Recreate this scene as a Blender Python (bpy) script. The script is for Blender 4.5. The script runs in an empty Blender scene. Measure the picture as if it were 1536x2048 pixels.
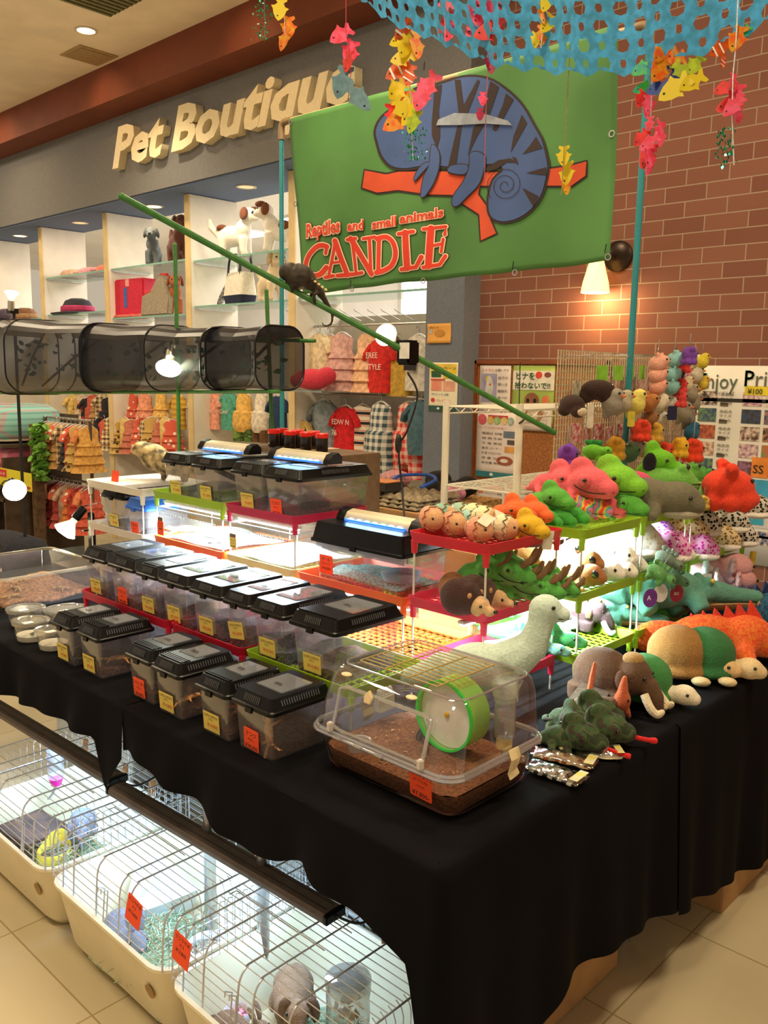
import bpy, bmesh, math, random
from mathutils import Vector, Matrix, Euler
random.seed(7)
S = bpy.context.scene
COL = S.collection
PI = math.pi
R = math.radians
# ---------------------------------------------------------------- camera
YAW, PITCH, ROLL, FPX, EYE = R(43.44), R(9.04), R(.944), 1740.0, 1.55
_f = Vector((math.cos(YAW)*math.cos(PITCH), math.sin(YAW)*math.cos(PITCH), -math.sin(PITCH)))
_r0 = Vector((math.sin(YAW), -math.cos(YAW), 0)); _u0 = _r0.cross(_f)
_r = _r0*math.cos(ROLL) + _u0*math.sin(ROLL); _u = _u0*math.cos(ROLL) - _r0*math.sin(ROLL)
cd = bpy.data.cameras.new('camera'); cam = bpy.data.objects.new('camera', cd); COL.objects.link(cam)
cam.matrix_world = Matrix(((_r.x, _u.x, -_f.x, 0), (_r.y, _u.y, -_f.y, 0), (_r.z, _u.z, -_f.z, EYE), (0, 0, 0, 1)))
cd.sensor_fit = 'VERTICAL'; cd.sensor_height = 36; cd.lens = FPX/2048*36; cd.clip_start = .02
S.camera = cam
# ---------------------------------------------------------------- world, light, exposure
S.view_settings.view_transform = 'Standard'; S.view_settings.look = 'None'
S.view_settings.gamma = 1; S.view_settings.use_curve_mapping = False
S.view_settings.exposure = 0.16
S.cycles.transparent_max_bounces = 32
S.cycles.max_bounces = 7; S.cycles.diffuse_bounces = 3; S.cycles.glossy_bounces = 3
S.cycles.sample_clamp_indirect = 4.0
W = bpy.data.worlds.new('hall'); S.world = W; W.use_nodes = True
W.node_tree.nodes['Background'].inputs[0].default_value = (1.0, .83, .62, 1)
W.node_tree.nodes['Background'].inputs[1].default_value = .48

def light(name, kind, loc, power, color=(1, 1, 1), size=.2, size_y=None, aim=None, spot=None, blend=.6):
    d = bpy.data.lights.new(name, kind); o = bpy.data.objects.new(name, d); COL.objects.link(o)
    d.energy = power; d.color = color; o.location = loc
    if kind == 'AREA':
        d.size = size
        if size_y: d.shape = 'RECTANGLE'; d.size_y = size_y
    else:
        d.shadow_soft_size = size
    if kind == 'SPOT': d.spot_size = spot or R(90); d.spot_blend = blend
    if aim is not None:
        o.rotation_euler = (Vector(aim) - Vector(loc)).to_track_quat('-Z', 'Y').to_euler()
    return o
WARM = (1.0, .81, .55)
# the hall's ceiling downlights, also those behind the camera
for i, (x, y, p) in enumerate(((2.2, 2.6, 42), (.2, 1.0, 48), (2.4, .0, 44), (-.6, 4.2, 46), (1.6, 6.2, 40), (2.6, 8.6, 34))):
    light('hall_downlight_lamp', 'AREA', (x, y, 3.78), p, WARM, .5)
# pools on the brown bulkhead and fascia
for y in (4.6, 6.4, 8.2, 10.0):
    light('bulkhead_lamp', 'SPOT', (3.15, y, 3.79), 9, (1, .62, .3), .05, aim=(3.9, y, 3.1), spot=R(95), blend=.9)
# white light inside the shop
for y in (3.9, 5.6, 7.4, 9.2):
    light('shop_lamp', 'AREA', (5.6, y, 2.95), 36, (1, .93, .84), 1.0)
for y in (4.1, 5.4, 6.6, 7.9):
    light('shelf_spot_lamp', 'AREA', (4.0, y, 2.88), 3, (1, .84, .6), .1)

# ---------------------------------------------------------------- pixel ray helpers: a photo point dropped on a real plane
def ray(px, py): return _f + _r*((px-768)/FPX) - _u*((py-1024)/FPX)
def at(px, py, x=None, y=None, z=None):
    d = ray(px, py); o = Vector((0, 0, EYE))
    if z is not None: t = (z-EYE)/d.z
    elif x is not None: t = x/d.x
    else: t = y/d.y
    return o + d*t

# ---------------------------------------------------------------- materials
def lin(h):
    if not isinstance(h, str): return tuple(h)[:3]
    v = [int(h[i:i+2], 16)/255 for i in (0, 2, 4)]
    return tuple(c/12.92 if c <= .04045 else ((c+.055)/1.055)**2.4 for c in v)
_mc = {}
def nd(m, t, **kw):
    n = m.node_tree.nodes.new(t)
    for k, v in kw.items(): setattr(n, k, v)
    return n
def mat(color, rough=.6, var=.12, scale=40., bump=0., metal=0., emit=0., sheen=0., coat=0., spec=None, color2=None, key=None, ecol=None, detail=3):
    k = key or (color, rough, var, scale, bump, metal, emit, sheen, coat, spec, color2, ecol)
    if k in _mc: return _mc[k]
    m = bpy.data.materials.new('mat_%d' % len(_mc)); m.use_nodes = True; _mc[k] = m
    b = m.node_tree.nodes['Principled BSDF']; L = m.node_tree.links
    c = lin(color)
    b.inputs['Roughness'].default_value = rough; b.inputs['Metallic'].default_value = metal
    if spec is not None: b.inputs['Specular IOR Level'].default_value = spec
    if coat: b.inputs['Coat Weight'].default_value = coat
    if sheen: b.inputs['Sheen Weight'].default_value = sheen; b.inputs['Sheen Roughness'].default_value = .5
    tc = nd(m, 'ShaderNodeTexCoord'); nz = nd(m, 'ShaderNodeTexNoise')
    nz.inputs['Scale'].default_value = scale; nz.inputs['Detail'].default_value = detail
    L.new(tc.outputs['Object'], nz.inputs['Vector'])
    rp = nd(m, 'ShaderNodeValToRGB')
    c2 = lin(color2) if color2 else tuple(x*(1-var*2) for x in c)
    c1 = c if color2 else tuple(min(1, x*(1+var)) for x in c)
    rp.color_ramp.elements[0].position = .38; rp.color_ramp.elements[1].position = .62
    rp.color_ramp.elements[0].color = (*c2, 1); rp.color_ramp.elements[1].color = (*c1, 1)
    L.new(nz.outputs['Fac'], rp.inputs['Fac']); L.new(rp.outputs['Color'], b.inputs['Base Color'])
    if bump:
        bp = nd(m, 'ShaderNodeBump'); bp.inputs['Strength'].default_value = bump; bp.inputs['Distance'].default_value = .004
        L.new(nz.outputs['Fac'], bp.inputs['Height']); L.new(bp.outputs['Normal'], b.inputs['Normal'])
    if emit:
        b.inputs['Emission Color'].default_value = (*(lin(ecol) if ecol else c), 1); b.inputs['Emission Strength'].default_value = emit
    return m
def film(c, c2=None):
    k = ('film', c, c2)
    if k in _mc: return _mc[k]
    m = mat(c, .45, .1, 60., color2=c2, key=('f0',)+k); N = m.node_tree.nodes; L = m.node_tree.links; _mc[k] = m
    t = nd(m, 'ShaderNodeBsdfTranslucent'); mx = nd(m, 'ShaderNodeMixShader'); mx.inputs[0].default_value = .4
    L.new([n for n in N if n.type == 'VALTORGB'][0].outputs['Color'], t.inputs['Color'])
    L.new(N['Principled BSDF'].outputs[0], mx.inputs[1]); L.new(t.outputs[0], mx.inputs[2]); L.new(mx.outputs[0], N['Material Output'].inputs[0]); return m
def plastic(c, rough=.35): return mat(c, rough, .03, 6.)
def mixhex(a, b, k): return tuple(x*(1-k)+y*k for x, y in zip(lin(a), lin(b)))
def plush(c, c2=None): return mat(c, .95, .05, 160., .5, sheen=.1, color2=c2)
def fur(c, c2=None): return mat(c, .95, .12, 260., 1.0, sheen=.08, color2=mixhex(c, c2, .45) if c2 else None, detail=6)
def clear(tint=(.93, .94, .95), gloss=.09, rough=.06, haze=0.0, hazecol=(.8, .8, .82)):
    k = ('clear', tint, gloss, rough, haze, hazecol)
    if k in _mc: return _mc[k]
    m = bpy.data.materials.new('mat_%d' % len(_mc)); m.use_nodes = True; _mc[k] = m
    N = m.node_tree.nodes; L = m.node_tree.links; N.remove(N['Principled BSDF']); out = N['Material Output']
    t = nd(m, 'ShaderNodeBsdfTransparent'); t.inputs[0].default_value = (*tint, 1)
    g = nd(m, 'ShaderNodeBsdfGlossy'); g.inputs['Roughness'].default_value = rough
    lw = nd(m, 'ShaderNodeLayerWeight'); lw.inputs['Blend'].default_value = .35
    ma = nd(m, 'ShaderNodeMath', operation='MULTIPLY_ADD'); ma.inputs[1].default_value = .45; ma.inputs[2].default_value = gloss
    L.new(lw.outputs['Facing'], ma.inputs[0])
    mx = nd(m, 'ShaderNodeMixShader'); L.new(ma.outputs[0], mx.inputs[0]); L.new(t.outputs[0], mx.inputs[1]); L.new(g.outputs[0], mx.inputs[2])
    last = mx
    if haze:
        d = nd(m, 'ShaderNodeBsdfDiffuse'); d.inputs[0].default_value = (*hazecol, 1)
        m2 = nd(m, 'ShaderNodeMixShader'); m2.inputs[0].default_value = haze
        L.new(mx.outputs[0], m2.inputs[1]); L.new(d.outputs[0], m2.inputs[2]); last = m2
    L.new(last.outputs[0], out.inputs[0])
    return m
def pattern(kind, cols, scale=1., rough=.9, key=None, axes='XZ'):
    """cloth and print patterns: check, stripe, plaid, leopard, rainbow, camo, dots, zigzag"""
    k = ('pat', kind, tuple(cols), scale, rough, axes)
    if k in _mc: return _mc[k]
    m = bpy.data.materials.new('mat_%d' % len(_mc)); m.use_nodes = True; _mc[k] = m
    b = m.node_tree.nodes['Principled BSDF']; L = m.node_tree.links; b.inputs['Roughness'].default_value = rough
    tc = nd(m, 'ShaderNodeTexCoord'); vec = tc.outputs['Object']
    cs = [(*lin(c), 1) for c in cols]
    def ramp(src, stops, interp='CONSTANT'):
        r_ = nd(m, 'ShaderNodeValToRGB'); r_.color_ramp.interpolation = interp
        e = r_.color_ramp.elements
        while len(e) < len(stops): e.new(.5)
        for el, (p, c) in zip(e, stops): el.position = p; el.color = c
        L.new(src, r_.inputs['Fac']); return r_.outputs['Color']
    def wave(axis, sc, distort=0., prof='SIN'):
        w = nd(m, 'ShaderNodeTexWave', bands_direction=axis, wave_profile=prof)
        w.inputs['Scale'].default_value = sc; w.inputs['Distortion'].default_value = distort; w.inputs['Detail Scale'].default_value = 2
        L.new(vec, w.inputs['Vector']); return w.outputs['Fac']
    def mixc(fac, a, c, mode='MIX'):
        mx = nd(m, 'ShaderNodeMix', data_type='RGBA', blend_type=mode)
        if isinstance(fac, float): mx.inputs[0].default_value = fac
        else: L.new(fac, mx.inputs[0])
        for s, v in ((6, a), (7, c)):
            if isinstance(v, tuple): mx.inputs[s].default_value = v
            else: L.new(v, mx.inputs[s])
        return mx.outputs[2]
    if kind == 'stripe':
        col = ramp(wave(axes[0], scale), [(i/len(cs), c) for i, c in enumerate(cs)])
    elif kind in ('check', 'plaid'):
        a = ramp(wave(axes[0], scale), [(0, cs[0]), (.5 if kind == 'check' else .72, cs[1])])
        c = ramp(wave(axes[1], scale), [(0, cs[0]), (.5 if kind == 'check' else .72, cs[-1])])
        col = mixc(.5, a, c)
    elif kind == 'leopard':
        v = nd(m, 'ShaderNodeTexVoronoi'); v.inputs['Scale'].default_value = scale; L.new(vec, v.inputs['Vector'])
        col = ramp(v.outputs['Distance'], [(0, cs[1]), (.22, cs[2]), (.42, cs[0])])
    elif kind == 'dots':
        v = nd(m, 'ShaderNodeTexVoronoi'); v.inputs['Scale'].default_value = scale; L.new(vec, v.inputs['Vector'])
        col = ramp(v.outputs['Distance'], [(0, cs[1]), (.3, cs[0])])
    elif kind == 'rainbow':
        w = wave(axes[0], scale, 6.)
        col = ramp(w, [(i/(len(cs)-1), c) for i, c in enumerate(cs)], 'LINEAR')
    else:
        n = nd(m, 'ShaderNodeTexNoise'); n.inputs['Scale'].default_value = scale; n.inputs['Detail'].default_value = 1.5; L.new(vec, n.inputs['Vector'])
        stp = [.0, .42, .5, .58, .66][:len(cs)]
        col = ramp(n.outputs['Fac'], list(zip(stp, cs)))
    L.new(col, b.inputs['Base Color'])
    return m

# ---------------------------------------------------------------- mesh builder
class MB:
    def __init__(s): s.v = []; s.f = []; s.m = []
    def add(s, vs, fs, m=0, M=None):
        n = len(s.v)
        s.v += [tuple(M @ Vector(p)) if M else tuple(p) for p in vs]
        s.f += [tuple(i+n for i in f) for f in fs]; s.m += [m]*len(fs); return s
    def box(s, c, d, m=0, M=None):
        x, y, z = c; a, b, e = d[0]/2, d[1]/2, d[2]/2
        vs = [(x+i*a, y+j*b, z+k*e) for i in (-1, 1) for j in (-1, 1) for k in (-1, 1)]
        return s.add(vs, [(0, 1, 3, 2), (4, 6, 7, 5), (0, 4, 5, 1), (2, 3, 7, 6), (0, 2, 6, 4), (1, 5, 7, 3)], m, M)
    def rings(s, rings, m=0, M=None, cap=(True, True), closed=False):
        n = len(rings[0]); vs = [p for r_ in rings for p in r_]; fs = []
        K = len(rings)
        for i in range(K if closed else K-1):
            a, b = i*n, ((i+1) % K)*n
            for j in range(n):
                j2 = (j+1) % n; fs.append((a+j, a+j2, b+j2, b+j))
        if not closed:
            if cap[0]: fs.append(tuple(range(n-1, -1, -1)))
            if cap[1]: fs.append(tuple(range((K-1)*n, K*n)))
        return s.add(vs, fs, m, M)
    def tube(s, pts, r, n=6, m=0, M=None, closed=False, flat=None, up=None):
        """swept tube; r a number or list; flat = height/width ratio"""
        P = [Vector(p) for p in pts]; K = len(P); rs = r if isinstance(r, (list, tuple)) else [r]*K
        T = []
        for i in range(K):
            a = P[i-1] if (i > 0 or closed) else P[0]; b = P[(i+1) % K] if (i < K-1 or closed) else P[-1]
            t = b-a; T.append(t.normalized() if t.length > 1e-9 else Vector((0, 0, 1)))
        nrm = Vector(up) if up else (Vector((0, 0, 1)) if abs(T[0].z) < .9 else Vector((1, 0, 0)))
        out = []
        for i in range(K):
            nrm = (nrm - T[i]*nrm.dot(T[i]))
            nrm = nrm.normalized() if nrm.length > 1e-6 else T[i].orthogonal().normalized()
            bi = T[i].cross(nrm); fl = (flat[i] if isinstance(flat, (list, tuple)) else flat) or 1
            out.append([P[i] + bi*(math.cos(2*PI*j/n)*rs[i]) + nrm*(math.sin(2*PI*j/n)*rs[i]*fl) for j in range(n)])
        return s.rings(out, m, M, closed=closed)
    def ell(s, c, r, m=0, M=None, nu=14, nv=9, rot=None):
        r = (r, r, r) if not isinstance(r, (list, tuple)) else r
        E = Matrix.Translation(c) @ (Euler(rot).to_matrix().to_4x4() if rot else Matrix())
        rr = [[(r[0]*math.sin(PI*(i+.0001)/nv)*math.cos(2*PI*j/nu), r[1]*math.sin(PI*(i+.0001)/nv)*math.sin(2*PI*j/nu), -r[2]*math.cos(PI*i/nv)) for j in range(nu)] for i in range(nv+1)]
        return s.rings(rr, m, (M @ E) if M else E)
    def lathe(s, prof, n=20, m=0, M=None, cap=(True, True), closed=False):
        return s.rings([[(r_*math.cos(2*PI*j/n), r_*math.sin(2*PI*j/n), z) for j in range(n)] for r_, z in prof], m, M, cap, closed)
    def cyl(s, a, b, r, n=12, m=0, M=None): return s.tube([a, b], r, n, m, M)
    def prism(s, poly, h, m=0, M=None, z0=0.):
        n = len(poly); vs = [(x, y, z0) for x, y in poly] + [(x, y, z0+h) for x, y in poly]
        fs = [tuple(range(n-1, -1, -1)), tuple(range(n, 2*n))] + [(i, (i+1) % n, n+(i+1) % n, n+i) for i in range(n)]
        return s.add(vs, fs, m, M)
    def sheet(s, f, nu, nv, m=0, th=0.):
        """grid surface f(u,v) with u,v in 0..1"""
        vs = [f(i/nu, j/nv) for j in range(nv+1) for i in range(nu+1)]
        fs = [(j*(nu+1)+i, j*(nu+1)+i+1, (j+1)*(nu+1)+i+1, (j+1)*(nu+1)+i) for j in range(nv) for i in range(nu)]
        return s.add(vs, fs, m)
    def build(s, name, mats, parent=None, smooth=35, bevel=0., sub=0, solid=0.):
        me = bpy.data.meshes.new(name); me.from_pydata(s.v, [], s.f)
        for x in (mats if isinstance(mats, (list, tuple)) else [mats]): me.materials.append(x)
        me.polygons.foreach_set('material_index', s.m)
        bm = bmesh.new(); bm.from_mesh(me); bmesh.ops.recalc_face_normals(bm, faces=bm.faces)
        if bevel:
            bmesh.ops.bevel(bm, geom=[e for e in bm.edges if len(e.link_faces) == 2 and e.calc_face_angle(0) > .6], offset=bevel, segments=2, affect='EDGES', clamp_overlap=True)
        bm.to_mesh(me); bm.free()
        if smooth: 
            me.shade_smooth(); me.set_sharp_from_angle(angle=R(smooth))
        me.update()
        o = bpy.data.objects.new(name, me); COL.objects.link(o)
        if solid:
            md = o.modifiers.new('thickness', 'SOLIDIFY'); md.thickness = solid; md.offset = 0
        if sub:
            md = o.modifiers.new('subdivision', 'SUBSURF'); md.levels = sub; md.render_levels = sub
        if parent: o.parent = parent
        return o
    def soft(s, name, mats, parent=None, voxel=.006, it=6):
        """fuse the shapes into one soft skin"""
        o = s.build(name, mats, None, smooth=0)
        a = o.modifiers.new('r', 'REMESH'); a.mode = 'VOXEL'; a.voxel_size = voxel; a.use_smooth_shade = True
        b = o.modifiers.new('s', 'SMOOTH'); b.iterations = it; b.factor = .5
        dg = bpy.context.evaluated_depsgraph_get()
        me = bpy.data.meshes.new_from_object(o.evaluated_get(dg)); me.name = name
        old = o.data; o.modifiers.clear(); o.data = me; bpy.data.meshes.remove(old)
        if not me.materials:
            for x in (mats if isinstance(mats, (list, tuple)) else [mats]): me.materials.append(x)
        me.shade_smooth()
        if parent: o.parent = parent
        return o
def thing(name, label, cat, loc=(0, 0, 0), rz=0, group=None, scale=1, rot=None):
    o = bpy.data.objects.new(name, None); COL.objects.link(o)
    o.location = loc; o.rotation_euler = rot or (0, 0, rz); o.scale = (scale,)*3; o.empty_display_size = .05
    o['label'] = label; o['category'] = cat
    if group: o['group'] = group
    return o
def tag(o, label, cat, group=None, kind=None):
    o['label'] = label; o['category'] = cat
    if group: o['group'] = group
    if kind: o['kind'] = kind
    return o
def struct(o): o['kind'] = 'structure'; return o
def kids(o): return [c for c in COL.objects if c.parent == o]
_kid = {}
def dup(root, label=None, loc=None, rz=None, group=None, scale=None, mats=None, rot=None, flip=False):
    """copy a thing with its parts; mats = {part name: material}"""
    if root.name not in _kid: _kid[root.name] = [(c, kids(c)) for c in kids(root)]
    def paint(c):
        st = c.name.split('.')[0]
        if mats and st in mats and c.type == 'MESH':
            for s_ in c.material_slots: s_.link = 'OBJECT'; s_.material = mats[st]
    r_ = root.copy(); COL.objects.link(r_); paint(r_)
    if loc is not None: r_.location = loc
    if rz is not None: r_.rotation_euler = (0, 0, rz)
    if rot is not None: r_.rotation_euler = rot
    if scale is not None: r_.scale = scale if isinstance(scale, (tuple, list)) else (scale,)*3
    if label: r_['label'] = label
    if group: r_['group'] = group
    for ch, gs in _kid[root.name]:
        c = ch.copy(); COL.objects.link(c); c.parent = r_; paint(c)
        for g in gs:
            d = g.copy(); COL.objects.link(d); d.parent = c; paint(d)
    return r_
def text(body, size, m, parent, M, extrude=.0004, offset=0., shear=0., align='LEFT', name='lettering', spacing=1., width=None, weight=None):
    cu = bpy.data.curves.new(name, 'FONT'); cu.body = body; cu.size = size; cu.extrude = extrude; cu.offset = offset
    cu.shear = shear; cu.align_x = align; cu.space_character = spacing; cu.resolution_u = 2
    o = bpy.data.objects.new(name, cu); COL.objects.link(o)
    dg = bpy.context.evaluated_depsgraph_get()
    me = bpy.data.meshes.new_from_object(o.evaluated_get(dg)); me.name = name
    COL.objects.unlink(o); bpy.data.objects.remove(o); bpy.data.curves.remove(cu)
    if width and me.vertices:
        w = max(v.co.x for v in me.vertices)-min(v.co.x for v in me.vertices)
        if w > 1e-6: M = M @ Matrix.Diagonal((width/w, 1, 1, 1))
    me.transform(M); me.materials.clear(); me.materials.append(m)
    o = bpy.data.objects.new(name, me); COL.objects.link(o)
    if parent: o.parent = parent
    return o
def frame(o, xd, yd, zd=None):
    """4x4 with columns xd, yd, normal at origin o"""
    x = Vector(xd).normalized(); y = Vector(yd).normalized(); z = Vector(zd).normalized() if zd else x.cross(y)
    return Matrix(((x.x, y.x, z.x, o[0]), (x.y, y.y, z.y, o[1]), (x.z, y.z, z.z, o[2]), (0, 0, 0, 1)))
T = Matrix.Translation
def RZ(a): return Matrix.Rotation(a, 4, 'Z')
def RX(a): return Matrix.Rotation(a, 4, 'X')
def RY(a): return Matrix.Rotation(a, 4, 'Y')
def rrect(w, d, r, n=4):
    pts = []
    for cx, cy, a0 in ((w/2-r, d/2-r, 0), (-w/2+r, d/2-r, 90), (-w/2+r, -d/2+r, 180), (w/2-r, -d/2+r, 270)):
        for i in range(n+1):
            a = R(a0+90*i/n); pts.append((cx+r*math.cos(a), cy+r*math.sin(a)))
    return pts
def rr3(w, d, r, z, n=4, ox=0, oy=0): return [(x+ox, y+oy, z) for x, y in rrect(w, d, r, n)]
def smooth_curve(pts, n=6, closed=False):
    """Catmull-Rom through points"""
    P = [Vector(p) for p in pts]; K = len(P); out = []
    for i in range(K if closed else K-1):
        p0 = P[i-1] if (i > 0 or closed) else P[0]; p1 = P[i]; p2 = P[(i+1) % K]; p3 = P[(i+2) % K] if (i+2 < K or closed) else P[-1]
        for j in range(n):
            t = j/n
            out.append(.5*((2*p1)+(p2-p0)*t+(2*p0-5*p1+4*p2-p3)*t*t+(3*p1-p0-3*p2+p3)*t*t*t))
    if not closed: out.append(P[-1])
    return out
WHITE = mat('f4f2ee', .5, .02); BLACK = mat('161514', .45, .1, 20); STEEL = mat('b8b8b6', .3, .05, metal=.9)
CREAM = plastic('efe3c4'); EYE_M = mat('0a0808', .12, .0, coat=.5); WOOD = mat('8a5a34', .7, .25, 12)
PAPER = mat('efece4', .8, .02); INK = mat('2a2622', .8, .0)
CLEAR = clear()
CARD = mat('b58a58', .85, .06, 12)
# ================================================================ the setting
def slab(name, lo, hi, m, bevel=0):
    o = MB().box([(a+b)/2 for a, b in zip(lo, hi)], [b-a for a, b in zip(lo, hi)]).build(name, m, smooth=0, bevel=bevel)
    return struct(o)
# floor tiles
fm = mat('d9c9a0', .35, .05, 3., key='floor'); N = fm.node_tree.nodes; L = fm.node_tree.links
br = nd(fm, 'ShaderNodeTexBrick'); br.offset = 0; br.inputs['Scale'].default_value = 1; br.inputs['Brick Width'].default_value = .45; br.inputs['Row Height'].default_value = .45
br.inputs['Mortar Size'].default_value = .0025; br.inputs['Color1'].default_value = (*lin('d8c9a4'), 1); br.inputs['Color2'].default_value = (*lin('cfc09a'), 1); br.inputs['Mortar'].default_value = (*lin('a8966c'), 1)
tcn = [n for n in N if n.type == 'TEX_COORD'][0]; L.new(tcn.outputs['Object'], br.inputs['Vector'])
nz2 = nd(fm, 'ShaderNodeTexNoise'); nz2.inputs['Scale'].default_value = 2.2; L.new(tcn.outputs['Object'], nz2.inputs['Vector'])
mx = nd(fm, 'ShaderNodeMix', data_type='RGBA', blend_type='MULTIPLY'); mx.inputs[0].default_value = .35
L.new(br.outputs['Color'], mx.inputs[6]); L.new(nz2.outputs['Fac'], mx.inputs[7]); L.new(mx.outputs[2], N['Principled BSDF'].inputs['Base Color'])
slab('floor', (-4, -5, -.1), (9, 14, 0), fm)
slab('ceiling', (-4, -5, 3.81), (3.6, 14, 3.9), mat('f6e6cc', .9, .03, 4))
# brick wall
bm_ = mat('8a4d34', .85, .1, key='brick'); N = bm_.node_tree.nodes; L = bm_.node_tree.links
br = nd(bm_, 'ShaderNodeTexBrick'); br.inputs['Scale'].default_value = 1; br.inputs['Brick Width'].default_value = .2; br.inputs['Row Height'].default_value = .0715
br.inputs['Mortar Size'].default_value = .0028; br.inputs['Mortar Smooth'].default_value = .2; br.inputs['Color1'].default_value = (*lin('8c5a46'), 1); br.inputs['Color2'].default_value = (*lin('7e4e3e'), 1); br.inputs['Mortar'].default_value = (*lin('a8927c'), 1)
tcn = [n for n in N if n.type == 'TEX_COORD'][0]; sx = nd(bm_, 'ShaderNodeSeparateXYZ'); cx = nd(bm_, 'ShaderNodeCombineXYZ')
L.new(tcn.outputs['Object'], sx.inputs[0]); L.new(sx.outputs['Y'], cx.inputs['X']); L.new(sx.outputs['Z'], cx.inputs['Y']); L.new(cx.outputs[0], br.inputs['Vector'])
L.new(br.outputs['Color'], N['Principled BSDF'].inputs['Base Color'])
bp = nd(bm_, 'ShaderNodeBump'); bp.inputs['Strength'].default_value = .5; bp.inputs['Distance'].default_value = .004; bp.invert = True
L.new(br.outputs['Fac'], bp.inputs['Height']); L.new(bp.outputs['Normal'], N['Principled BSDF'].inputs['Normal'])
slab('wall_right', (4.0, -5, 0), (4.2, 3.07, 3.6), bm_)
GREY = mat('6f7580', .8, .04, 60., .15)
slab('trim_1', (3.6, -5, 3.55), (4.4, 14, 3.9), mat('7a3a1e', .7, .05, 5))
slab('wall_left', (3.855, 3.07, 2.92), (4.5, 14, 3.56), mat('767574', .85, .04, 60., .1))
slab('trim_2', (3.87, 3.08, 2.905), (4.5, 14, 2.92), mat('5d6e8e', .8, .03))
slab('trim_3', (3.855, 3.07, 0), (4.2, 3.345, 2.905), GREY)
PANEL = mat('ece4d6', .6, .02, 8); EDGE = mat('e2c78f', .6, .05, 8)
for i, y in enumerate((4.742, 5.995, 7.26, 8.505, 9.76)):
    o = MB().box((4.275, y, 1.45), (.45, .06, 2.9), 0).box((4.045, y, 1.45), (.012, .066, 2.9), 1).build('trim_%d' % (i+4), [PANEL, EDGE], smooth=0); struct(o)
slab('wall_back', (8, 2, 0), (8.2, 14, 3.1), mat('e9e6e2', .8, .03, 2))
slab('wall_shop', (4.5, 2.9, 0), (8, 3.0, 3.1), mat('e4ddd2', .8, .03, 2))
slab('ceiling_shop', (4.5, 2.9, 3.1), (8.2, 14, 3.2), mat('f0eeea', .8, .02, 2))
# ceiling fittings
DOWN_HOT = mat('fff0d0', .5, 0, emit=14, ecol='ffd79a'); DOWN_DIM = mat('e8d8b0', .5, 0, emit=.5, ecol='ffe0a8'); RIM = mat('d8cfc0', .4, .02)
def downlight(p, r, hot, label, grp):
    t = thing('downlight', label, 'ceiling light', p, group=grp)
    MB().lathe([(r, 0), (r*1.02, -.006), (r*.8, -.008), (r*.74, .0)], 24, cap=(False, False), closed=True).build('trim_ring', RIM, t)
    MB().lathe([(r*.76, -.001), (r*.76, -.004), (.001, -.005)], 20).build('lamp_disc', DOWN_HOT if hot else DOWN_DIM, t)
p = at(172, 60, z=3.81); downlight(p, .075, True, 'glowing round downlight in the cream ceiling', None)
light('ceiling_downlight_lamp', 'SPOT', (p.x, p.y, 3.78), 60, WARM, .05, aim=(p.x, p.y, 0), spot=R(120))
for (px, py), lb in zip(((40, 471), (160, 445), (308, 412), (493, 373)), ('lit small downlight in the blue soffit, leftmost of four', 'unlit downlight in the blue soffit, second from the left', 'yellow lit downlight in the blue soffit above the green pole', 'unlit downlight in the blue soffit nearest the green banner')):
    downlight(at(px, py, z=2.905), .075, 'lit' in lb.split() , lb, 'soffit downlights')
p = at(178, 110, z=3.81); o = thing('ceiling_vent', 'small square beige vent in the ceiling below the downlight', 'vent', p)
MB().box((0, 0, -.004), (.3, .3, .008)).build('plate', mat('b39668', .7, .05), o)
MB().box((0, 0, -.01), (.24, .24, .006)).build('panel', mat('a88b5e', .7, .05), o)
p = at(225, 30, z=3.81); o = thing('ceiling_grille', 'large greenish slatted air grille at the top edge', 'air grille', (p.x-.65, p.y-.65, 3.81))
g = MB()
for i in range(26): g.box((0, -.62+i*.05, -.012), (1.26, .02, .02))
g.build('slat_panel', mat('7c7a50', .6, .05), o)
MB().box((0, 0, -.002), (1.3, 1.3, .004)).build('backing', mat('4c4a30', .8, .05), o)
# shop sign letters
sg = thing('shop_sign', 'cream raised slanted letters spelling Pet Boutique on grey fascia', 'sign', (3.855, 0, 0))
SGM = mat('f0dfb4', .5, .02)
def letter_row(parent, s, y_left, z, size, y_right):
    Mx = frame((-.034, y_left, z), (0, -1, 0), (0, 0, 1))
    o = text(s, size, SGM, parent, Mx, extrude=.032, offset=size*.034, shear=.28, name='letters', width=y_left-y_right)
    return o
a = at(238, 345, x=3.855); b = at(722, 182, x=3.855)
letter_row(sg, 'Pet Boutique', a.y, at(222, 343, x=3.855).z, .405, b.y)
# wall sconce on the bricks
c = at(1238, 513, x=4.0)
sc = thing('wall_sconce', 'wall lamp with glowing frosted glass shade on brick wall', 'wall lamp', (4.0, c.y, c.z))
DK = mat('3a2c22', .35, .05, metal=.6)
MB().lathe([(.075, 0), (.075, .012), (.055, .028), (.02, .032), (.001, .033)], 28, M=RY(-PI/2)).build('backplate', DK, sc)
MB().tube([(-.02, 0, 0), (-.09, .04, .004), (-.115, .055, -.02)], .011, 10).build('arm', DK, sc)
s0 = Vector((-.115, .055, -.03))
MB().lathe([(.035, 0), (.048, -.05), (.062, -.1), (.07, -.15), (.066, -.15), (.058, -.1), (.044, -.05), (.031, -.004)], 28, M=T(s0), closed=True, cap=(False, False)).build('lamp_shade', mat('ffe6b0', .5, 0, emit=2.6, ecol='ffca70'), sc)
MB().ell((s0.x, s0.y, s0.z-.09), .028).build('bulb', mat('fff2d0', .5, 0, emit=14, ecol='ffdc98'), sc)
MB().lathe([(.037, 0), (.037, .02), (.015, .03)], 20, M=T(s0)).build('cap', DK, sc)
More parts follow.
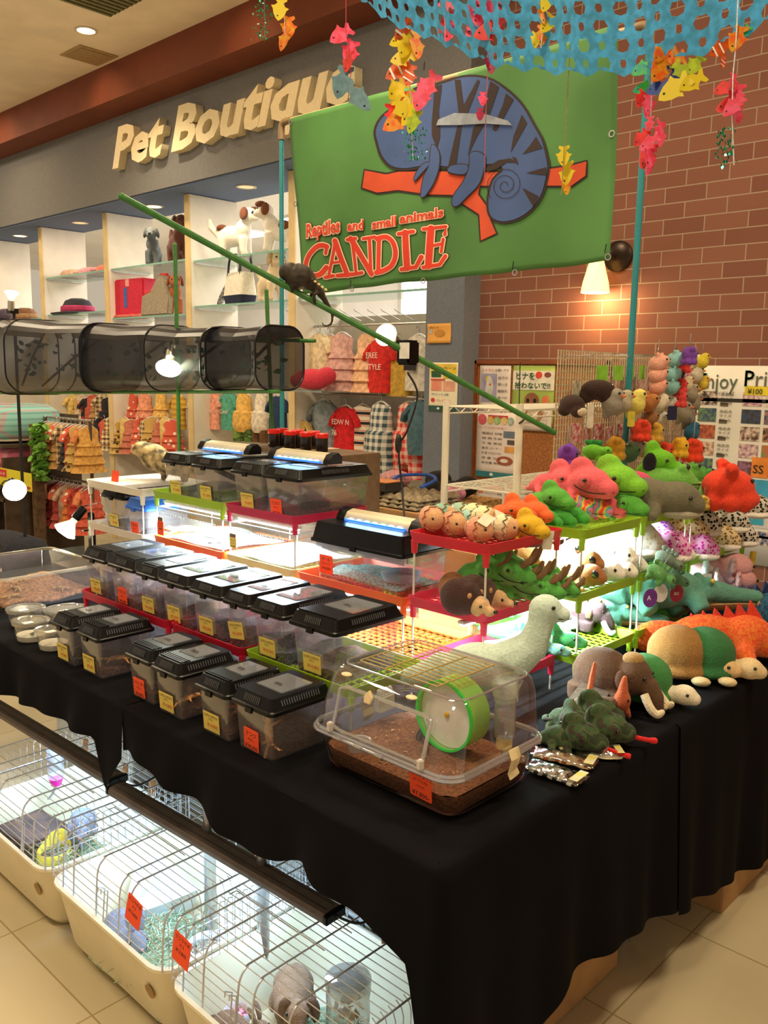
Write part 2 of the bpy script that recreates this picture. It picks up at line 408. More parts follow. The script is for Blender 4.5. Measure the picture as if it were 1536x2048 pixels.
light('sconce_lamp', 'POINT', Vector((4.0, c.y, c.z))+s0+Vector((0, 0, -.17)), 6, (1, .68, .34), .03)
# ================================================================ tables, cloths, boxes under them
CLOTH = mat('0d0c0f', .95, .15, 3., .0, spec=.12)
def folding_table(label, x0, x1, y0, y1, legs):
    t = thing('folding_table', label, 'table', ((x0+x1)/2, (y0+y1)/2, 0), group=None)
    w, d = x1-x0, y1-y0
    MB().box((0, 0, .677), (w, d, .03)).build('table_top', mat('b9ab94', .6, .05), t, bevel=.004)
    MB().box((0, 0, .64), (w-.16, d-.16, .04)).build('apron', STEEL, t, smooth=0)
    for sx, sy in legs:
        MB().cyl((sx*(w/2-.1), sy*(d/2-.1), .64), (sx*(w/2-.1), sy*(d/2-.1), 0), .016, 12).build('leg', STEEL, t)
folding_table('long folding table along the left side holding the reptile boxes', 1.12, 1.95, 1.66, 3.6, ((-1, -1), (-1, 1), (1, -1), (1, 1)))
folding_table('folding table under the soft toys on the right side', 1.98, 3.32, .92, 1.6, ((-1, -1), (-1, 1), (1, -1), (1, 1)))
folding_table('corner folding table under the hamster cage', 1.12, 1.95, .92, 1.64, ((-1, -1), (-1, 1), (1, -1), (1, 1)))
def interp(h, s):
    for (a, za), (b, zb) in zip(h, h[1:]):
        if s <= b: return za+(zb-za)*max(0, min(1, (s-a)/max(1e-6, b-a)))
    return h[-1][1]
def cloth(label, path, hem, top, seed, nu=120):
    """path: corners in plan along which the skirt hangs (outward on the right); hem: (arc length, z)"""
    rnd = random.Random(seed); ph = [rnd.uniform(0, 6.28) for _ in range(4)]
    P = [Vector((*p, 0)) for p in path]
    # dense plan path with rounded corners
    pts = []
    for i in range(len(P)-1):
        n = max(2, int((P[i+1]-P[i]).length/.012))
        pts += [P[i].lerp(P[i+1], j/n) for j in range(n)]
    pts.append(P[-1])
    for _ in range(3): pts = [pts[0]]+[(pts[i-1]+pts[i]*2+pts[i+1])/4 for i in range(1, len(pts)-1)]+[pts[-1]]
    S_ = [0]
    for a, b in zip(pts, pts[1:]): S_.append(S_[-1]+(b-a).length)
    V = 22; mb = MB(); rows = []
    for i, p in enumerate(pts):
        a = pts[max(0, i-1)]; b = pts[min(len(pts)-1, i+1)]; t = (b-a).normalized(); n = Vector((t.y, -t.x, 0))
        z1 = interp(hem, S_[i]); col = []
        col.append(p - n*.02 + Vector((0, 0, .7005)))
        for j in range(V+1):
            v = j/V
            if v < .04: off, z = -.006+v*.1, .7-v*.1
            else:
                fall = (v-.04)
                off = .004 + fall*.02 + fall*(.010*math.sin(S_[i]*21+ph[0])+.008*math.sin(S_[i]*37+ph[1])+.005*math.sin(S_[i]*9+ph[2]))
                z = .696+(z1-.696)*fall/.96
            col.append(p + n*off + Vector((0, 0, z)))
        rows.append(col)
    K = V+2
    mb.add([q for c in rows for q in c], [(i*K+j, i*K+j+1, (i+1)*K+j+1, (i+1)*K+j) for i in range(len(rows)-1) for j in range(K-1)])
    x0, x1, y0, y1 = top
    mb.box(((x0+x1)/2, (y0+y1)/2, .6965), (x1-x0, y1-y0, .007))
    o = mb.build('table_cloth', CLOTH, smooth=60)
    tag(o, label, 'tablecloth'); return o
cloth('black tablecloth on the left table with a drooping swagged hem and hanging tip', [(1.085, 3.62), (1.085, 1.93)],
      [(0, .52), (.96, .539), (1.22, .57), (1.36, .574), (1.525, .58), (1.555, .58), (1.575, .50), (1.60, .44), (1.62, .47), (1.69, .56)], (1.1, 1.96, 1.93, 3.62), 3)
cloth('black tablecloth around the near table corner under the hamster cage', [(1.085, 1.935), (1.085, .878), (2.02, .878)],
      [(0, .58), (.03, .592), (.18, .583), (.24, .572), (.33, .574), (.41, .558), (.45, .542), (.56, .534), (.63, .541), (.71, .576), (.77, .555), (.86, .539), (.94, .528), (1.0, .50), (1.04, .33), (1.08, .12), (1.2, .17), (1.36, .22), (1.45, .265), (1.57, .27), (1.69, .258), (1.88, .22), (2.0, .2)], (1.1, 2.0, .89, 1.935), 5)
cloth('black tablecloth over the far right table beneath the turtle toys', [(2.0, .872), (3.36, .872), (3.36, 1.66)],
      [(0, .20), (.1, .182), (.33, .13), (.49, .10), (.65, .07), (1.35, .06), (2.1, .06)], (2.0, 3.35, .885, 1.66), 8)
def carton(label, x0, x1, y0, y1, z0, z1, m=CARD, flap=False, name='cardboard_box'):
    t = thing(name, label, 'box', ((x0+x1)/2, (y0+y1)/2, z0))
    w, d, h = x1-x0, y1-y0, z1-z0
    MB().box((0, 0, h/2), (w, d, h)).build('box_body', m, t, smooth=0, bevel=.003)
    MB().box((0, 0, h+.0006), (w*.995, .05, .0012)).build('packing_tape', mat('c9a468', .35, .03), t, smooth=0)
    return t
carton('brown cardboard box on the floor under the right table, its corner sticking out', 2.39, 2.95, .875, 1.2, 0, .3)
carton('brown cardboard box standing under the near table corner', 1.62, 1.97, .98, 1.5, 0, .33)
carton('tall beige cardboard box under the left table behind the light bar', 1.5, 1.85, 2.62, 3.2, 0, .56, mat('b7a888', .8, .05))
carton('beige cardboard box under the left table beside the table leg', 1.5, 1.86, 1.72, 2.2, 0, .5, mat('c8bca0', .8, .05))
o = carton('white printed carton under the table behind the near rabbit cage', 1.44, 1.6, 1.02, 1.62, 0, .36, mat('d8d2c4', .8, .05))
for i, s in enumerate(('FOOD', '12 x 500', '取扱注意')):
    text(s, .05, INK, o, frame((-.0808, .22, .27-.07*i), (0, -1, 0), (0, 0, 1)), name='print')

# ================================================================ stacking trays
def tray(label, colour, x0, x1, y0, y1, z, drop=.163, grid=True, cap=True):
    """z is the rim height; drop the leg length below the rim"""
    m = plastic(colour, .4)
    t = thing('stacking_tray', label, 'tray', ((x0+x1)/2, (y0+y1)/2, z-drop)); w, d = x1-x0-.006, y1-y0-.006
    mb = MB(); H = drop
    ro = [rr3(w-.012, d-.012, .014, H-.026), rr3(w, d, .016, H), rr3(w-.005, d-.005, .014, H), rr3(w-.017, d-.017, .012, H-.0235)]
    mb.rings(ro, cap=(False, False)); mb.build('rim', m, t, smooth=50)
    g = MB(); z1 = H-.0255
    if grid:
        nx, ny = max(6, int(w/.026)), max(6, int(d/.026))
        for i in range(nx+1): g.box((-w/2+.008+(w-.016)*i/nx, 0, z1), (.004, d-.016, .004))
        for i in range(ny+1): g.box((0, -d/2+.008+(d-.016)*i/ny, z1), (w-.016, .004, .004))
    else: g.box((0, 0, z1), (w-.014, d-.014, .003))
    g.build('floor_grid', m, t, smooth=0)
    for sx in (-1, 1):
        for sy in (-1, 1):
            X, Y = sx*(w/2-.014), sy*(d/2-.014)
            l = MB().cyl((X, Y, 0.0), (X, Y, H-.03), .0028, 8).build('leg', mat('dcd8cc', .3, .02), t)
            MB().tube([(X, Y, H-.058), (X, Y, H-.024)], [.0075, .0095], 8).build('socket', m, l)
    return t
RED, LIME, ORANGE, CRIM, WHT, YEL = 'd0203c', '9cc428', 'f0641e', 'c02048', 'efe8d8', 'e8dc8c'
Z1, Z2, Z3 = .805, .967, 1.13
tray('lime tray holding the three nearest gecko boxes of the middle row', LIME, 1.312, 1.585, 1.335, 1.735, .845, .141)
tray('red tray in the middle row between the lime tray and another red tray', RED, 1.312, 1.585, 1.74, 2.08, .845, .141)
tray('red tray at the left end of the middle row of gecko boxes', RED, 1.312, 1.585, 2.085, 2.60, .845, .141)
tray('empty orange mesh tray on the table under the snake tank', 'f06a28', 1.66, 1.97, 1.485, 1.92, Z1, .101)
tray('orange tray carrying the long black-lidded snake tank', ORANGE, 1.65, 1.97, 1.485, 1.925, Z2)
tray('pale yellow tray under the white sand case in the middle', YEL, 1.65, 1.97, 1.93, 2.28, Z2)
tray('orange tray under the left white sand case with the lizards', ORANGE, 1.65, 1.97, 2.285, 2.71, Z2)
tray('white tray carrying the blue-lidded box', WHT, 1.62, 1.95, 2.72, 3.13, Z2)
tray('yellow tray on the table below the sand case', YEL, 1.66, 1.97, 1.93, 2.28, Z1, .101, False)
tray('white tray on the table with red bottle caps', WHT, 1.64, 1.96, 2.3, 3.1, Z1, .101, False)
tray('lime top tray carrying two tall gecko boxes under a light bar', LIME, 1.65, 1.97, 2.285, 2.71, Z3)
tray('dark pink top tray carrying two black-lidded boxes', CRIM, 1.65, 1.97, 1.925, 2.28, Z3)
tray('white top tray at the left end with the driftwood', WHT, 1.62, 1.95, 2.72, 3.13, Z3)
# soft toy stacks
for z, n in ((Z1, 'bottom pink tray of the red stack with the dinosaur toys'), (.979, 'middle pink tray of the red stack with the hedgehogs'), (1.15, 'top red tray with the hatching egg toys')):
    tray(n, 'dc2a50' if z < 1.1 else 'd82838', 1.645, 1.99, 1.215, 1.48, z, .101 if z == Z1 else .17)
for k, (a, b, nm) in enumerate(((2.0, 2.335, 'near'), (2.34, 2.665, 'middle'))):
    for z, n in ((Z1, 'bottom lime tray of the %s lime stack'), (.979, 'middle lime tray of the %s lime stack'), (1.15, 'top lime tray of the %s lime stack')):
        tray(n % nm + (' by the mammoth' if nm == 'near' and z == Z1 else ' by the crocodiles' if z == Z1 else ' under the leopard toys' if nm == 'middle' and z < 1.1 else ' holding tan geckos' if z < 1.1 else ' with chameleon toys' if nm == 'near' else ' with frog toys'), LIME, a, b, 1.165, 1.46, z, .101 if z == Z1 else .17)
for z, n in ((Z1, 'bottom'), (.979, 'middle'), (1.15, 'top')):
    tray('%s lime tray of the farthest lime stack by the brick wall' % n, LIME, 2.67, 3.15, 1.165, 1.46, z, .101 if z == Z1 else .17)
# LED strips below the trays
LED = mat('ffffff', .5, 0, emit=26, ecol='e4f4ff')
def led(label, x0, y0, x1, y1, z, power, color=(.78, .95, 1.0), aimd=None):
    a, b = Vector((x0, y0, z)), Vector((x1, y1, z)); c = (a+b)/2; d = (b-a).length
    t = thing('led_strip', label, 'light strip', c, math.atan2(y1-y0, x1-x0), group='white LED strips under the trays')
    MB().box((0, 0, .006), (d, .022, .008)).build('housing', WHITE, t, bevel=.002)
    MB().box((0, 0, -.001), (d*.97, .014, .006)).build('diffuser', LED, t, bevel=.002)
    o = light('led_strip_lamp', 'AREA', c+Vector((0, 0, -.008)), power*2.7, color, d*.95, .02)
    o.rotation_euler = (0, 0, math.atan2(y1-y0, x1-x0)); return t
led('white light strip under the dark pink top tray above the sand case', 1.70, 1.96, 1.70, 2.26, Z3-.05, 5)
led('white light strip under the lime top tray above the lizard case', 1.70, 2.31, 1.70, 2.69, Z3-.05, 5)
led('white light strip under the orange snake tank tray', 1.72, 1.52, 1.72, 1.9, Z2-.05, 4, (1, .86, .95))
led('white light strip under the pale yellow tray behind the gecko boxes', 1.72, 1.96, 1.72, 2.7, Z2-.05, 5, (1, .88, .96))
led('white light strip under the middle pink tray above the long-necked dinosaur', 1.67, 1.31, 1.97, 1.31, .979-.05, 2.6)
led('white light strip under the top lime tray above the leopard geckos', 2.05, 1.30, 2.62, 1.30, 1.15-.05, 6)
led('white light strip under the middle lime tray above the mammoth', 2.03, 1.30, 2.31, 1.30, .979-.05, 2.6)
led('white light strip under the middle lime trays above the crocodiles', 2.36, 1.30, 2.64, 1.30, .979-.05, 3.6)
led('white light strip under the middle tray by the axolotls', 2.70, 1.29, 2.9, 1.29, .979-.05, 2.2)
led('white light strip under the farthest top lime tray', 2.7, 1.38, 3.1, 1.38, 1.15-.05, 1.5)
# ================================================================ reptile boxes, animals, price cards
SOIL = mat('6a4430', .95, .3, 120., 1.0); SAND = mat('f4f0e8', .95, .05, 200., .4); GREYSOIL = mat('4a423c', .95, .4, 160., 1.0)
TEALGRIT = mat('7fb0a4', .9, .3, 140., 1.0); LIDB = mat('09090b', .33, .04, 30., spec=.25); SLOT = mat('47474a', .5, .1)
YCARD = mat('e2c860', .85, .04, 10); RCARD = mat('ff5424', .7, .02, 8); REDINK = mat('c8501c', .8, 0)
WINDOW = clear((.8, .83, .86), .22, .05, .12, (.75, .78, .82))
TANK = clear((.9, .89, .91), .07, .08, .11, (.66, .62, .66)); TANKB = clear((.86, .85, .85), .06, .1, .17, (.52, .47, .44))
def price_card(parent, kind, w, h, M, lines, tilt=0):
    c = MB().prism(rrect(w, h, .004 if kind == 'r' else .0015, 3), .0012, M=M @ RZ(tilt)).build('price_card', RCARD if kind == 'r' else YCARD, parent, smooth=0)
    y = h/2
    for s, k, m in lines:
        y -= k*1.35
        if kind == 'y' and m is not INK: al, x = 'RIGHT', w/2-.006
        else: al, x = 'CENTER', 0
        wd = w*.86 if len(s) > 8 else None
        text(s, k, m, c, M @ RZ(tilt) @ T((x, y, .0013)), align='CENTER' if wd else al, width=wd, extrude=.0002)
    return c
GECKO_TXT = 'ヒョウモントカゲモドキ'
def ylines(price, w=.06): return ((GECKO_TXT, .0085, INK), ('アルビノ', .005, INK), (price, .0125, REDINK))
def rlines(a, b): return ((a, .013, INK), ('ベビー', .009, INK), (b, .0135, INK))
def keeper(label, w, d, h, loc, lid=LIDB, soil=SOIL, soil_h=.025, card=('y', '¥14,800'), tank=TANK, group=None, rz=0, vent=True, win=True, slats=0, frame_lid=False, tilt=0, cy=None, cz=None, lidh=.027):
    """w along y, d along x; front faces -x"""
    t = thing('reptile_box', label, 'reptile box', loc, rz, group)
    k = .86; mb = MB()
    rings = [rr3(d*.9, w*.88, .008, 0), rr3(d*.92, w*.9, .01, .004), rr3(d, w, .012, h), rr3(d+.006, w+.006, .013, h), rr3(d+.006, w+.006, .013, h+.003)]
    mb.rings(rings, cap=(True, False)); mb.build('tank', tank, t, smooth=50)
    # soil with a bumpy top
    sm = MB(); nu = 14; rnd = random.Random(int(loc[1]*1000))
    a = rnd.uniform(0, 6)
    def top(u, v):
        x = (u-.5)*d*.89; y = (v-.5)*w*.87
        return (x, y, soil_h+.006*math.sin(u*7+a)+.005*math.cos(v*6+a*2)+rnd.uniform(-.0012, .0012))
    sm.sheet(top, nu, nu)
    n = nu+1; edge = [i for i in range(n)]+[n*j+n-1 for j in range(1, n)]+[n*(n-1)+i for i in range(n-2, -1, -1)]+[n*j for j in range(n-2, 0, -1)]
    base = len(sm.v); sm.v += [(sm.v[i][0]*.98, sm.v[i][1]*.98, .003) for i in edge]
    E_ = len(edge); sm.f += [(edge[i], edge[(i+1) % E_], base+(i+1) % E_, base+i) for i in range(E_)]+[tuple(base+i for i in range(E_))]; sm.m += [0]*(E_+1)
    sm.build('substrate', soil, t, smooth=60)
    # lid
    W_, D_ = w+.018, d+.018; z = h+.002; hw, hd = W_/2, D_/2
    ins = .015; l = MB()
    inner_d = D_-2*ins-.004; inner_w = W_-2*ins-.004
    win_w, win_d = (inner_w*.80, inner_d*(.62 if not slats else .52)); ox = D_*.04 if not slats else D_*.09
    r0 = rr3(D_, W_, .014, z-.008); r1 = rr3(D_, W_, .014, z); r2 = rr3(D_-.008, W_-.008, .012, z+.002); r3 = rr3(D_-2*ins, W_-2*ins, .01, z+lidh)
    if win:
        r4 = [(x+ox, y, zz) for x, y, zz in rr3(win_d, win_w, .004, z+lidh)]; r5 = [(x+ox, y, zz-.006) for x, y, zz in r4[:0]] or [(x, y, zz-.006) for x, y, zz in r4]
        l.rings([r0, r1, r2, r3, r4, r5], cap=(False, False))
    else: l.rings([r0, r1, r2, r3], cap=(False, True))
    for sx in (-1,):   # front latch tabs
        l.box((sx*(hd+.001), 0, z-.008), (.006, .022, .012))
    for i in range(slats): l.box((-D_/2+ins+.008+i*.0075, 0, z+lidh+.0015), (.004, inner_w*.94, .003))
    L_ = l.build('lid', lid, t, smooth=30)
    if win: 
        wn = MB().box((ox, 0, z+lidh-.0035), (win_d, win_w, .002)).box((ox, 0, z+lidh+.001), (win_d*.96, win_w*.94, .0015)).build('lid_window', WINDOW, L_, smooth=0)
        MB().box((ox-win_d*.2, 0, z+lidh+.003), (.012, .02, .004)).build('window_catch', clear((.8, .8, .82), .3), L_, smooth=0, bevel=.001)
    if vent:
        s = MB(); q = math.atan2(lidh-.002, ins-.004)
        Mf = T((-D_/2+ins*.5+.002, 0, z+lidh*.52)) @ RY(-(PI/2-q)+PI/2-0)
        for i in range(9): s.box((0, (i-4)*.0062, 0), (.016, .0028, .002), M=T((-D_/2+ins*.5+.001, 0, z+lidh*.56)) @ RY(-q))
        s.build('front_vent', SLOT, L_, smooth=0)
        s = MB()
        for i in range(16): s.box(((i-8)*.0072, 0, 0), (.003, .013, .002), M=T((0, -W_/2+ins*.5+.001, z+lidh*.56)) @ RX(q))
        s.build('side_vent', SLOT, L_, smooth=0)
    if card:
        cw, chh = (.062, .046) if card[0] == 'y' else (.052, .05)
        sl = math.atan2((d-d*.9)/2, h); zc = cz if cz is not None else h*.30
        xf = -(d*.46+(d*.04)*zc/h)-.003
        M = frame((xf-.001, cy if cy is not None else .005, zc), (0, -1, 0), (-math.sin(sl), 0, math.cos(sl)))
        price_card(t, card[0], cw, chh, M, ylines(card[1]) if card[0] == 'y' else rlines(card[2] if len(card) > 2 else 'アダルト', card[1]), tilt)
    return t
# front row on the table, from the corner outwards
GF = 'reptile boxes of the front row'
X0 = 1.225
keeper('large front row gecko box next to the hamster cage with a red price card', .135, .172, .115, (1.228, 1.475, .7), card=('r', '¥38,000', 'テンジ'), group=GF, slats=0, tank=TANKB, soil_h=.03, tilt=-.05)
keeper('second front row box from the hamster cage, with a climbing orange gecko', .115, .165, .115, (1.2175, 1.617, .7), card=('y', '¥14,800'), group=GF, slats=2, tank=TANKB)
keeper('third front row box from the hamster cage, gecko behind its yellow card', .115, .165, .115, (1.2125, 1.80, .7), card=('y', '¥14,800'), group=GF, slats=4, tank=TANKB)
keeper('fourth front row box from the hamster cage with a small red card', .115, .165, .115, (1.2175, 1.935, .7), card=('r', '¥6,800', 'スベヒタイ'), group=GF, slats=4, tank=TANKB)
keeper('fifth front row box from the hamster cage with wide clear window and yellow card', .115, .165, .115, (1.2175, 2.20, .7), card=('y', '¥9,800'), group=GF, slats=4, soil=SOIL)
keeper('leftmost front row box beside the round plastic tubs', .105, .165, .115, (1.2125, 2.345, .7), card=('y', '¥9,800'), group=GF, slats=3, soil=GREYSOIL)
# middle row on the red and lime trays
GM = 'reptile boxes of the middle row'; zt = .8215
mids = [(1.495, 'at the right end of the middle row by the hamster cage', 'y', '¥14,800', 1, 0.155),
        (1.665, 'second from the right end of the middle row', 'y', '¥18,000', 0, 0.122),
        (1.793, 'third from the right in the middle row, price card leaning out', 'y', '¥14,800', 0, 0.1),
        (1.93, 'fourth from the right in the middle row', 'y', '¥28,000', 0, 0.138),
        (2.088, 'middle of the middle row, on the red tray', 'y', '¥22,000', 0, 0.135),
        (2.224, 'third from the left in the middle row', 'y', '¥14,800', 3, 0.105),
        (2.37, 'in the middle row with the only red card there', 'r', '¥9,800', 5, 0.148),
        (2.535, 'leftmost of the middle row behind the round tubs', 'y', '¥6,800', 3, 0.14)]
for i, (y, lb, kind, pr, sl, w) in enumerate(mids):
    keeper('black-lidded gecko box, '+lb, w, .225, .13, (1.452, y, zt), card=(kind, pr), group=GM, slats=sl, soil=GREYSOIL if i % 2 else SOIL, soil_h=.024+.006*(i % 3), tilt=.14 if i == 2 else 0, cz=.055 if i == 2 else None)
# top row
GT = 'tall boxes on the top trays'
zt = Z3-.0235
keeper('clear box at the right end of the top trays with a red price card', .165, .30, .128, (1.83, 2.02, zt), card=('r', '¥9,700', 'ビルマ'), group=GT, soil=GREYSOIL, soil_h=.022, cy=.03, cz=.035)
keeper('box with a plant on the dark pink top tray, left of the red-carded one', .15, .29, .128, (1.83, 2.195, zt), card=('y', '¥6,800'), group=GT, soil=GREYSOIL, soil_h=.03)
keeper('box with slanting bark on the lime top tray, right one of two', .15, .29, .128, (1.83, 2.42, zt), card=('y', '¥12,800'), group=GT, soil=GREYSOIL, soil_h=.035)
keeper('box on the lime top tray, left one of two beside the driftwood', .15, .29, .128, (1.83, 2.60, zt), card=('y', '¥12,800'), group=GT, soil=GREYSOIL, soil_h=.03)
zt = Z2-.0235
keeper('black-lidded box standing on the white tray at the left end', .16, .26, .13, (1.79, 2.985, zt), card=('y', '¥4,800'), soil=GREYSOIL, soil_h=.02, group=None)
keeper('small insect box with a bright blue lid on the white tray', .125, .19, .11, (1.74, 2.80, zt), lid=mat('1e5ec0', .35, .04), card=('r', '¥2,800'), soil=GREYSOIL, soil_h=.014, win=False, vent=False, cy=.01, lidh=.03)
sn = keeper('long snake tank with a black lid and teal grit on the orange tray', .355, .2, .125, (1.785, 1.705, zt), card=None, soil=TEALGRIT, soil_h=.032, vent=False, win=False, lidh=.05)
price_card(sn, 'r', .055, .055, frame((-.0985, .12, .055), (0, -1, 0), (-.05, 0, 1)), (('ボール', .012, INK), ('パイソン', .009, INK), ('¥18,000', .011, INK)))
MB().rings([rr3(.182, .325, .01, .004), rr3(.184, .328, .01, .021)]).build('soil_layer', mat('8a4a34', .95, .25, 90., .8), sn)
MB().box((-.074, 0, .108), (.002, .33, .03)).build('frosted_band', clear((.8, .85, .88), .1, .3, .45, (.8, .85, .88)), sn, smooth=0)
d = thing('water_dish', 'round pale blue water dish sunk in the teal grit of the snake tank', 'dish', (1.78, 1.615, zt+.03))
MB().lathe([(.05, 0), (.058, .022), (.055, .024), (.048, .014), (.03, .006), (.001, .006)], 28, cap=(True, True)).build('bowl', mat('9cc4d4', .3, .1, 12), d)
MB().lathe([(.046, .013), (.0, .0131)], 24).build('water', clear((.85, .92, .95), .15), d)
# light bars
def light_bar(label, c, ln, rz=0, w=.05, glow=.22):
    t = thing('aquarium_light', label, 'light', c, rz)
    mb = MB(); prof = [(-w/2, .0), (-w/2, .008), (-w*.25, .026), (w*.2, .032), (w/2, .02), (w/2, 0)]
    mb.rings([[(x, y, z) for x, z in prof] for y in (-ln*.4, ln*.4)]); mb.build('aluminium_shade', mat('d9cfae', .35, .04, 5., metal=.3), t, smooth=40)
    for s in (-1, 1):
        mb = MB(); mb.rings([[(x*1.06, y, z*1.08) for x, z in prof] for y in (s*ln*.4, s*ln*.5)]); mb.build('end_cap', LIDB, t, smooth=40)
    MB().box((-w*.55, 0, .004), (.012, ln*.74, .006)).build('blue_led_row', mat('2a6aff', .4, 0, emit=1.3, ecol='2f6cff'), t)
    for k in range(7): MB().ell((-w*.56, (k-3)*ln*.1, .006), (.005, .012, .005), nu=8, nv=6).build('led', mat('d8f4ff', .4, 0, emit=3, ecol='20c8b8' if k in (2, 3, 4) else '90a8ff'), t)
    MB().box((w*.3, -ln*.3, .0265), (.012, .05, .002)).build('badge', INK, t, smooth=0)
    light('aquarium_lamp', 'AREA', Vector(c)+Vector((-w*.62, 0, .008)), glow, (.35, .7, 1), ln*.7, .02, aim=Vector(c)+Vector((-w*.62-.05, 0, -.03)))
    return t
light_bar('aquarium light bar on the lid of the long snake tank', (1.785, 1.70, zt+.125+.052), .32)
light_bar('aquarium light bar lying over the two right boxes of the top trays', (1.84, 2.10, Z3+.141), .30)
light_bar('aquarium light bar lying over the two left boxes of the top trays', (1.84, 2.50, Z3+.141), .30)
# acrylic cases with white sand
ACR = clear((.96, .97, .98), .07, .03)
def sand_case(label, y0, y1, card, price):
    d, w, h = .285, y1-y0, .128
    t = thing('acrylic_case', label, 'display case', (1.805, (y0+y1)/2, Z2-.0235))
    MB().rings([rr3(d, w, .004, .0), rr3(d, w, .004, h)], cap=(True, False)).build('case_wall', ACR, t, smooth=30)
    f = MB().rings([rr3(d+.004, w+.004, .005, h-.006), rr3(d+.004, w+.004, .005, h+.002), rr3(d-.012, w-.012, .004, h+.002), rr3(d-.012, w-.012, .004, h-.006)], cap=(False, False)).build('top_rim', clear((.9, .92, .93), .2, .1, .12), t, smooth=30)
    s = MB()
    for i in range(22): s.cyl((-d/2-.0006, -w*.44+i*w*.88/21, h-.022), (-d/2-.0016, -w*.44+i*w*.88/21, h-.022), .0022, 8)
    s.build('vent_holes', SLOT, t)
    s = MB(); rnd = random.Random(4)
    s.sheet(lambda u, v: ((u-.5)*(d-.006), (v-.5)*(w-.006), .022+.006*math.sin(u*5+v*4)+.004*math.cos(v*9)), 16, 16); s.build('white_sand', SAND, t, solid=.006)
    MB().box((-d/2-.0012, w/2-.025, h-.05), (.001, .032, .026)).build('care_sticker', mat('2e6a3a', .6, .3, 90., color2='8a3030'), t, smooth=0)
    price_card(t, card, .04 if card == 'r' else .034, .05 if card == 'r' else .034, frame((-d/2-.0015, w/2-.028, .053 if card == 'r' else .062), (0, -1, 0), (0, 0, 1)), (('サンド', .009, INK), ('フィッシュ', .006, INK), (price, .008, INK)))
    return t
sand_case('acrylic case of white sand with a lizard and red price card', 2.305, 2.69, 'r', '¥5,800')
sand_case('empty looking acrylic case of white sand with a small yellow card', 1.95, 2.265, 'y', '¥4,800')
# ---------------------------------------------------------------- lizards
def gecko(label, loc, rz, col, col2, ln=.13, rot=None, name='gecko', bend=.5, group=None):
    t = thing(name, label, 'gecko', loc, rz, group, rot=rot)
    s = ln/.13; mb = MB()
    P = smooth_curve([(.062, 0, .010), (.05, .002, .012), (.038, .003, .011), (.02, .004*bend, .012), (-.005, -.006*bend, .012), (-.022, -.004*bend, .010), (-.045, .012*bend, .007), (-.072, .03*bend, .004)], 3)
    rr_ = [.0045, .007, .0085, .009, .009, .008, .0066, .007, .009, .0105, .0112, .011, .0105, .0098, .0085, .007, .006, .0064, .0066, .006, .004, .0015]
    mb.tube([p*s for p in P], [r_*s for r_ in rr_[:len(P)]]+[.002*s]*max(0, len(P)-len(rr_)), 10, flat=.75)
    for sx, sy, fx in ((.028, 1, .012), (.028, -1, .012), (-.016, 1, -.012), (-.016, -1, -.012)):
        kx = sx+fx*.6
        mb.tube([Vector((sx, sy*.006, .010))*s, Vector((kx, sy*.019, .009))*s, Vector((kx+fx*.6, sy*.026, .002))*s], [.0042*s, .0034*s, .0026*s], 7)
        for a in (-.6, -.2, .2, .6): mb.tube([Vector((kx+fx*.6, sy*.026, .002))*s, Vector((kx+fx*.6+.008*math.cos(a)*(1 if fx > 0 else .4), sy*(.026+.006+.004*abs(math.sin(a))), .0012))*s], [.0016*s, .0008*s], 5)
    mb.build('body', mat(col, .7, .3, 90., .3, color2=col2), t, smooth=80)
    for sy in (-1, 1): MB().ell(Vector((.051, sy*.0078, .0165))*s, .0022*s, nu=8, nv=6).build('eye', EYE_M, t)
    return t
gecko('pale orange gecko climbing the front wall of the red-carded corner box', (1.166, 1.437, .752), 0, 'd8a878', 'c08050', .125, rot=(0, -PI*.47, .2))
gecko('orange gecko leaning up inside the second front row box', (1.19, 1.585, .752), 0, 'd89040', 'a86020', .12, rot=(0, -.65, -2.4))
gecko('light brown gecko behind the yellow card of the third front row box', (1.155, 1.755, .74), 0, 'cf9a66', '96603a', .10, rot=(0, -.45, -1.2))
gecko('tan gecko lying on soil in the fifth front row box', (1.20, 2.165, .735), -.7, 'c89860', '8a6038', .11)
gecko('brown lizard with long tail lying on the white sand, left lizard', (1.73, 2.58, Z2+.008), 2.2, 'a89070', '8a7456', .2, name='lizard')
gecko('small grey lizard on the white sand near the case corner', (1.71, 2.36, Z2+.008), 2.7, '6a625c', '4a4440', .11, name='lizard')
# plants and bark in the top boxes
pl = thing('plastic_plant', 'dark leafy plant in the box on the dark pink top tray', 'plant', (1.83, 2.17, Z3+.004))
rnd = random.Random(2); LEAF = mat('2c4a44', .5, .2, 20)
for i in range(11):
    a = rnd.uniform(0, 6.28); l = rnd.uniform(.04, .075); mb = MB(); up = rnd.uniform(.5, 1.1)
    mb.sheet(lambda u, v: (math.cos(a)*l*v*.6-math.sin(a)*(u-.5)*.018*math.sin(PI*min(1, v*.96+.04)), math.sin(a)*l*v*.5+math.cos(a)*(u-.5)*.018*math.sin(PI*min(1, v*.96+.04)), l*up*v-.03*v*v), 2, 6)
    mb.build('leaf', LEAF, pl, solid=.0008)
o = MB().tube([(1.76, 2.47, Z3+.085), (1.82, 2.42, Z3+.05), (1.88, 2.37, Z3+.01)], [.018, .021, .018], 9, flat=.5).build('cork_bark', mat('4a382a', .95, .4, 60., 1.), smooth=60); tag(o, 'dark slab of bark slanting inside the right box of the lime top tray', 'bark')
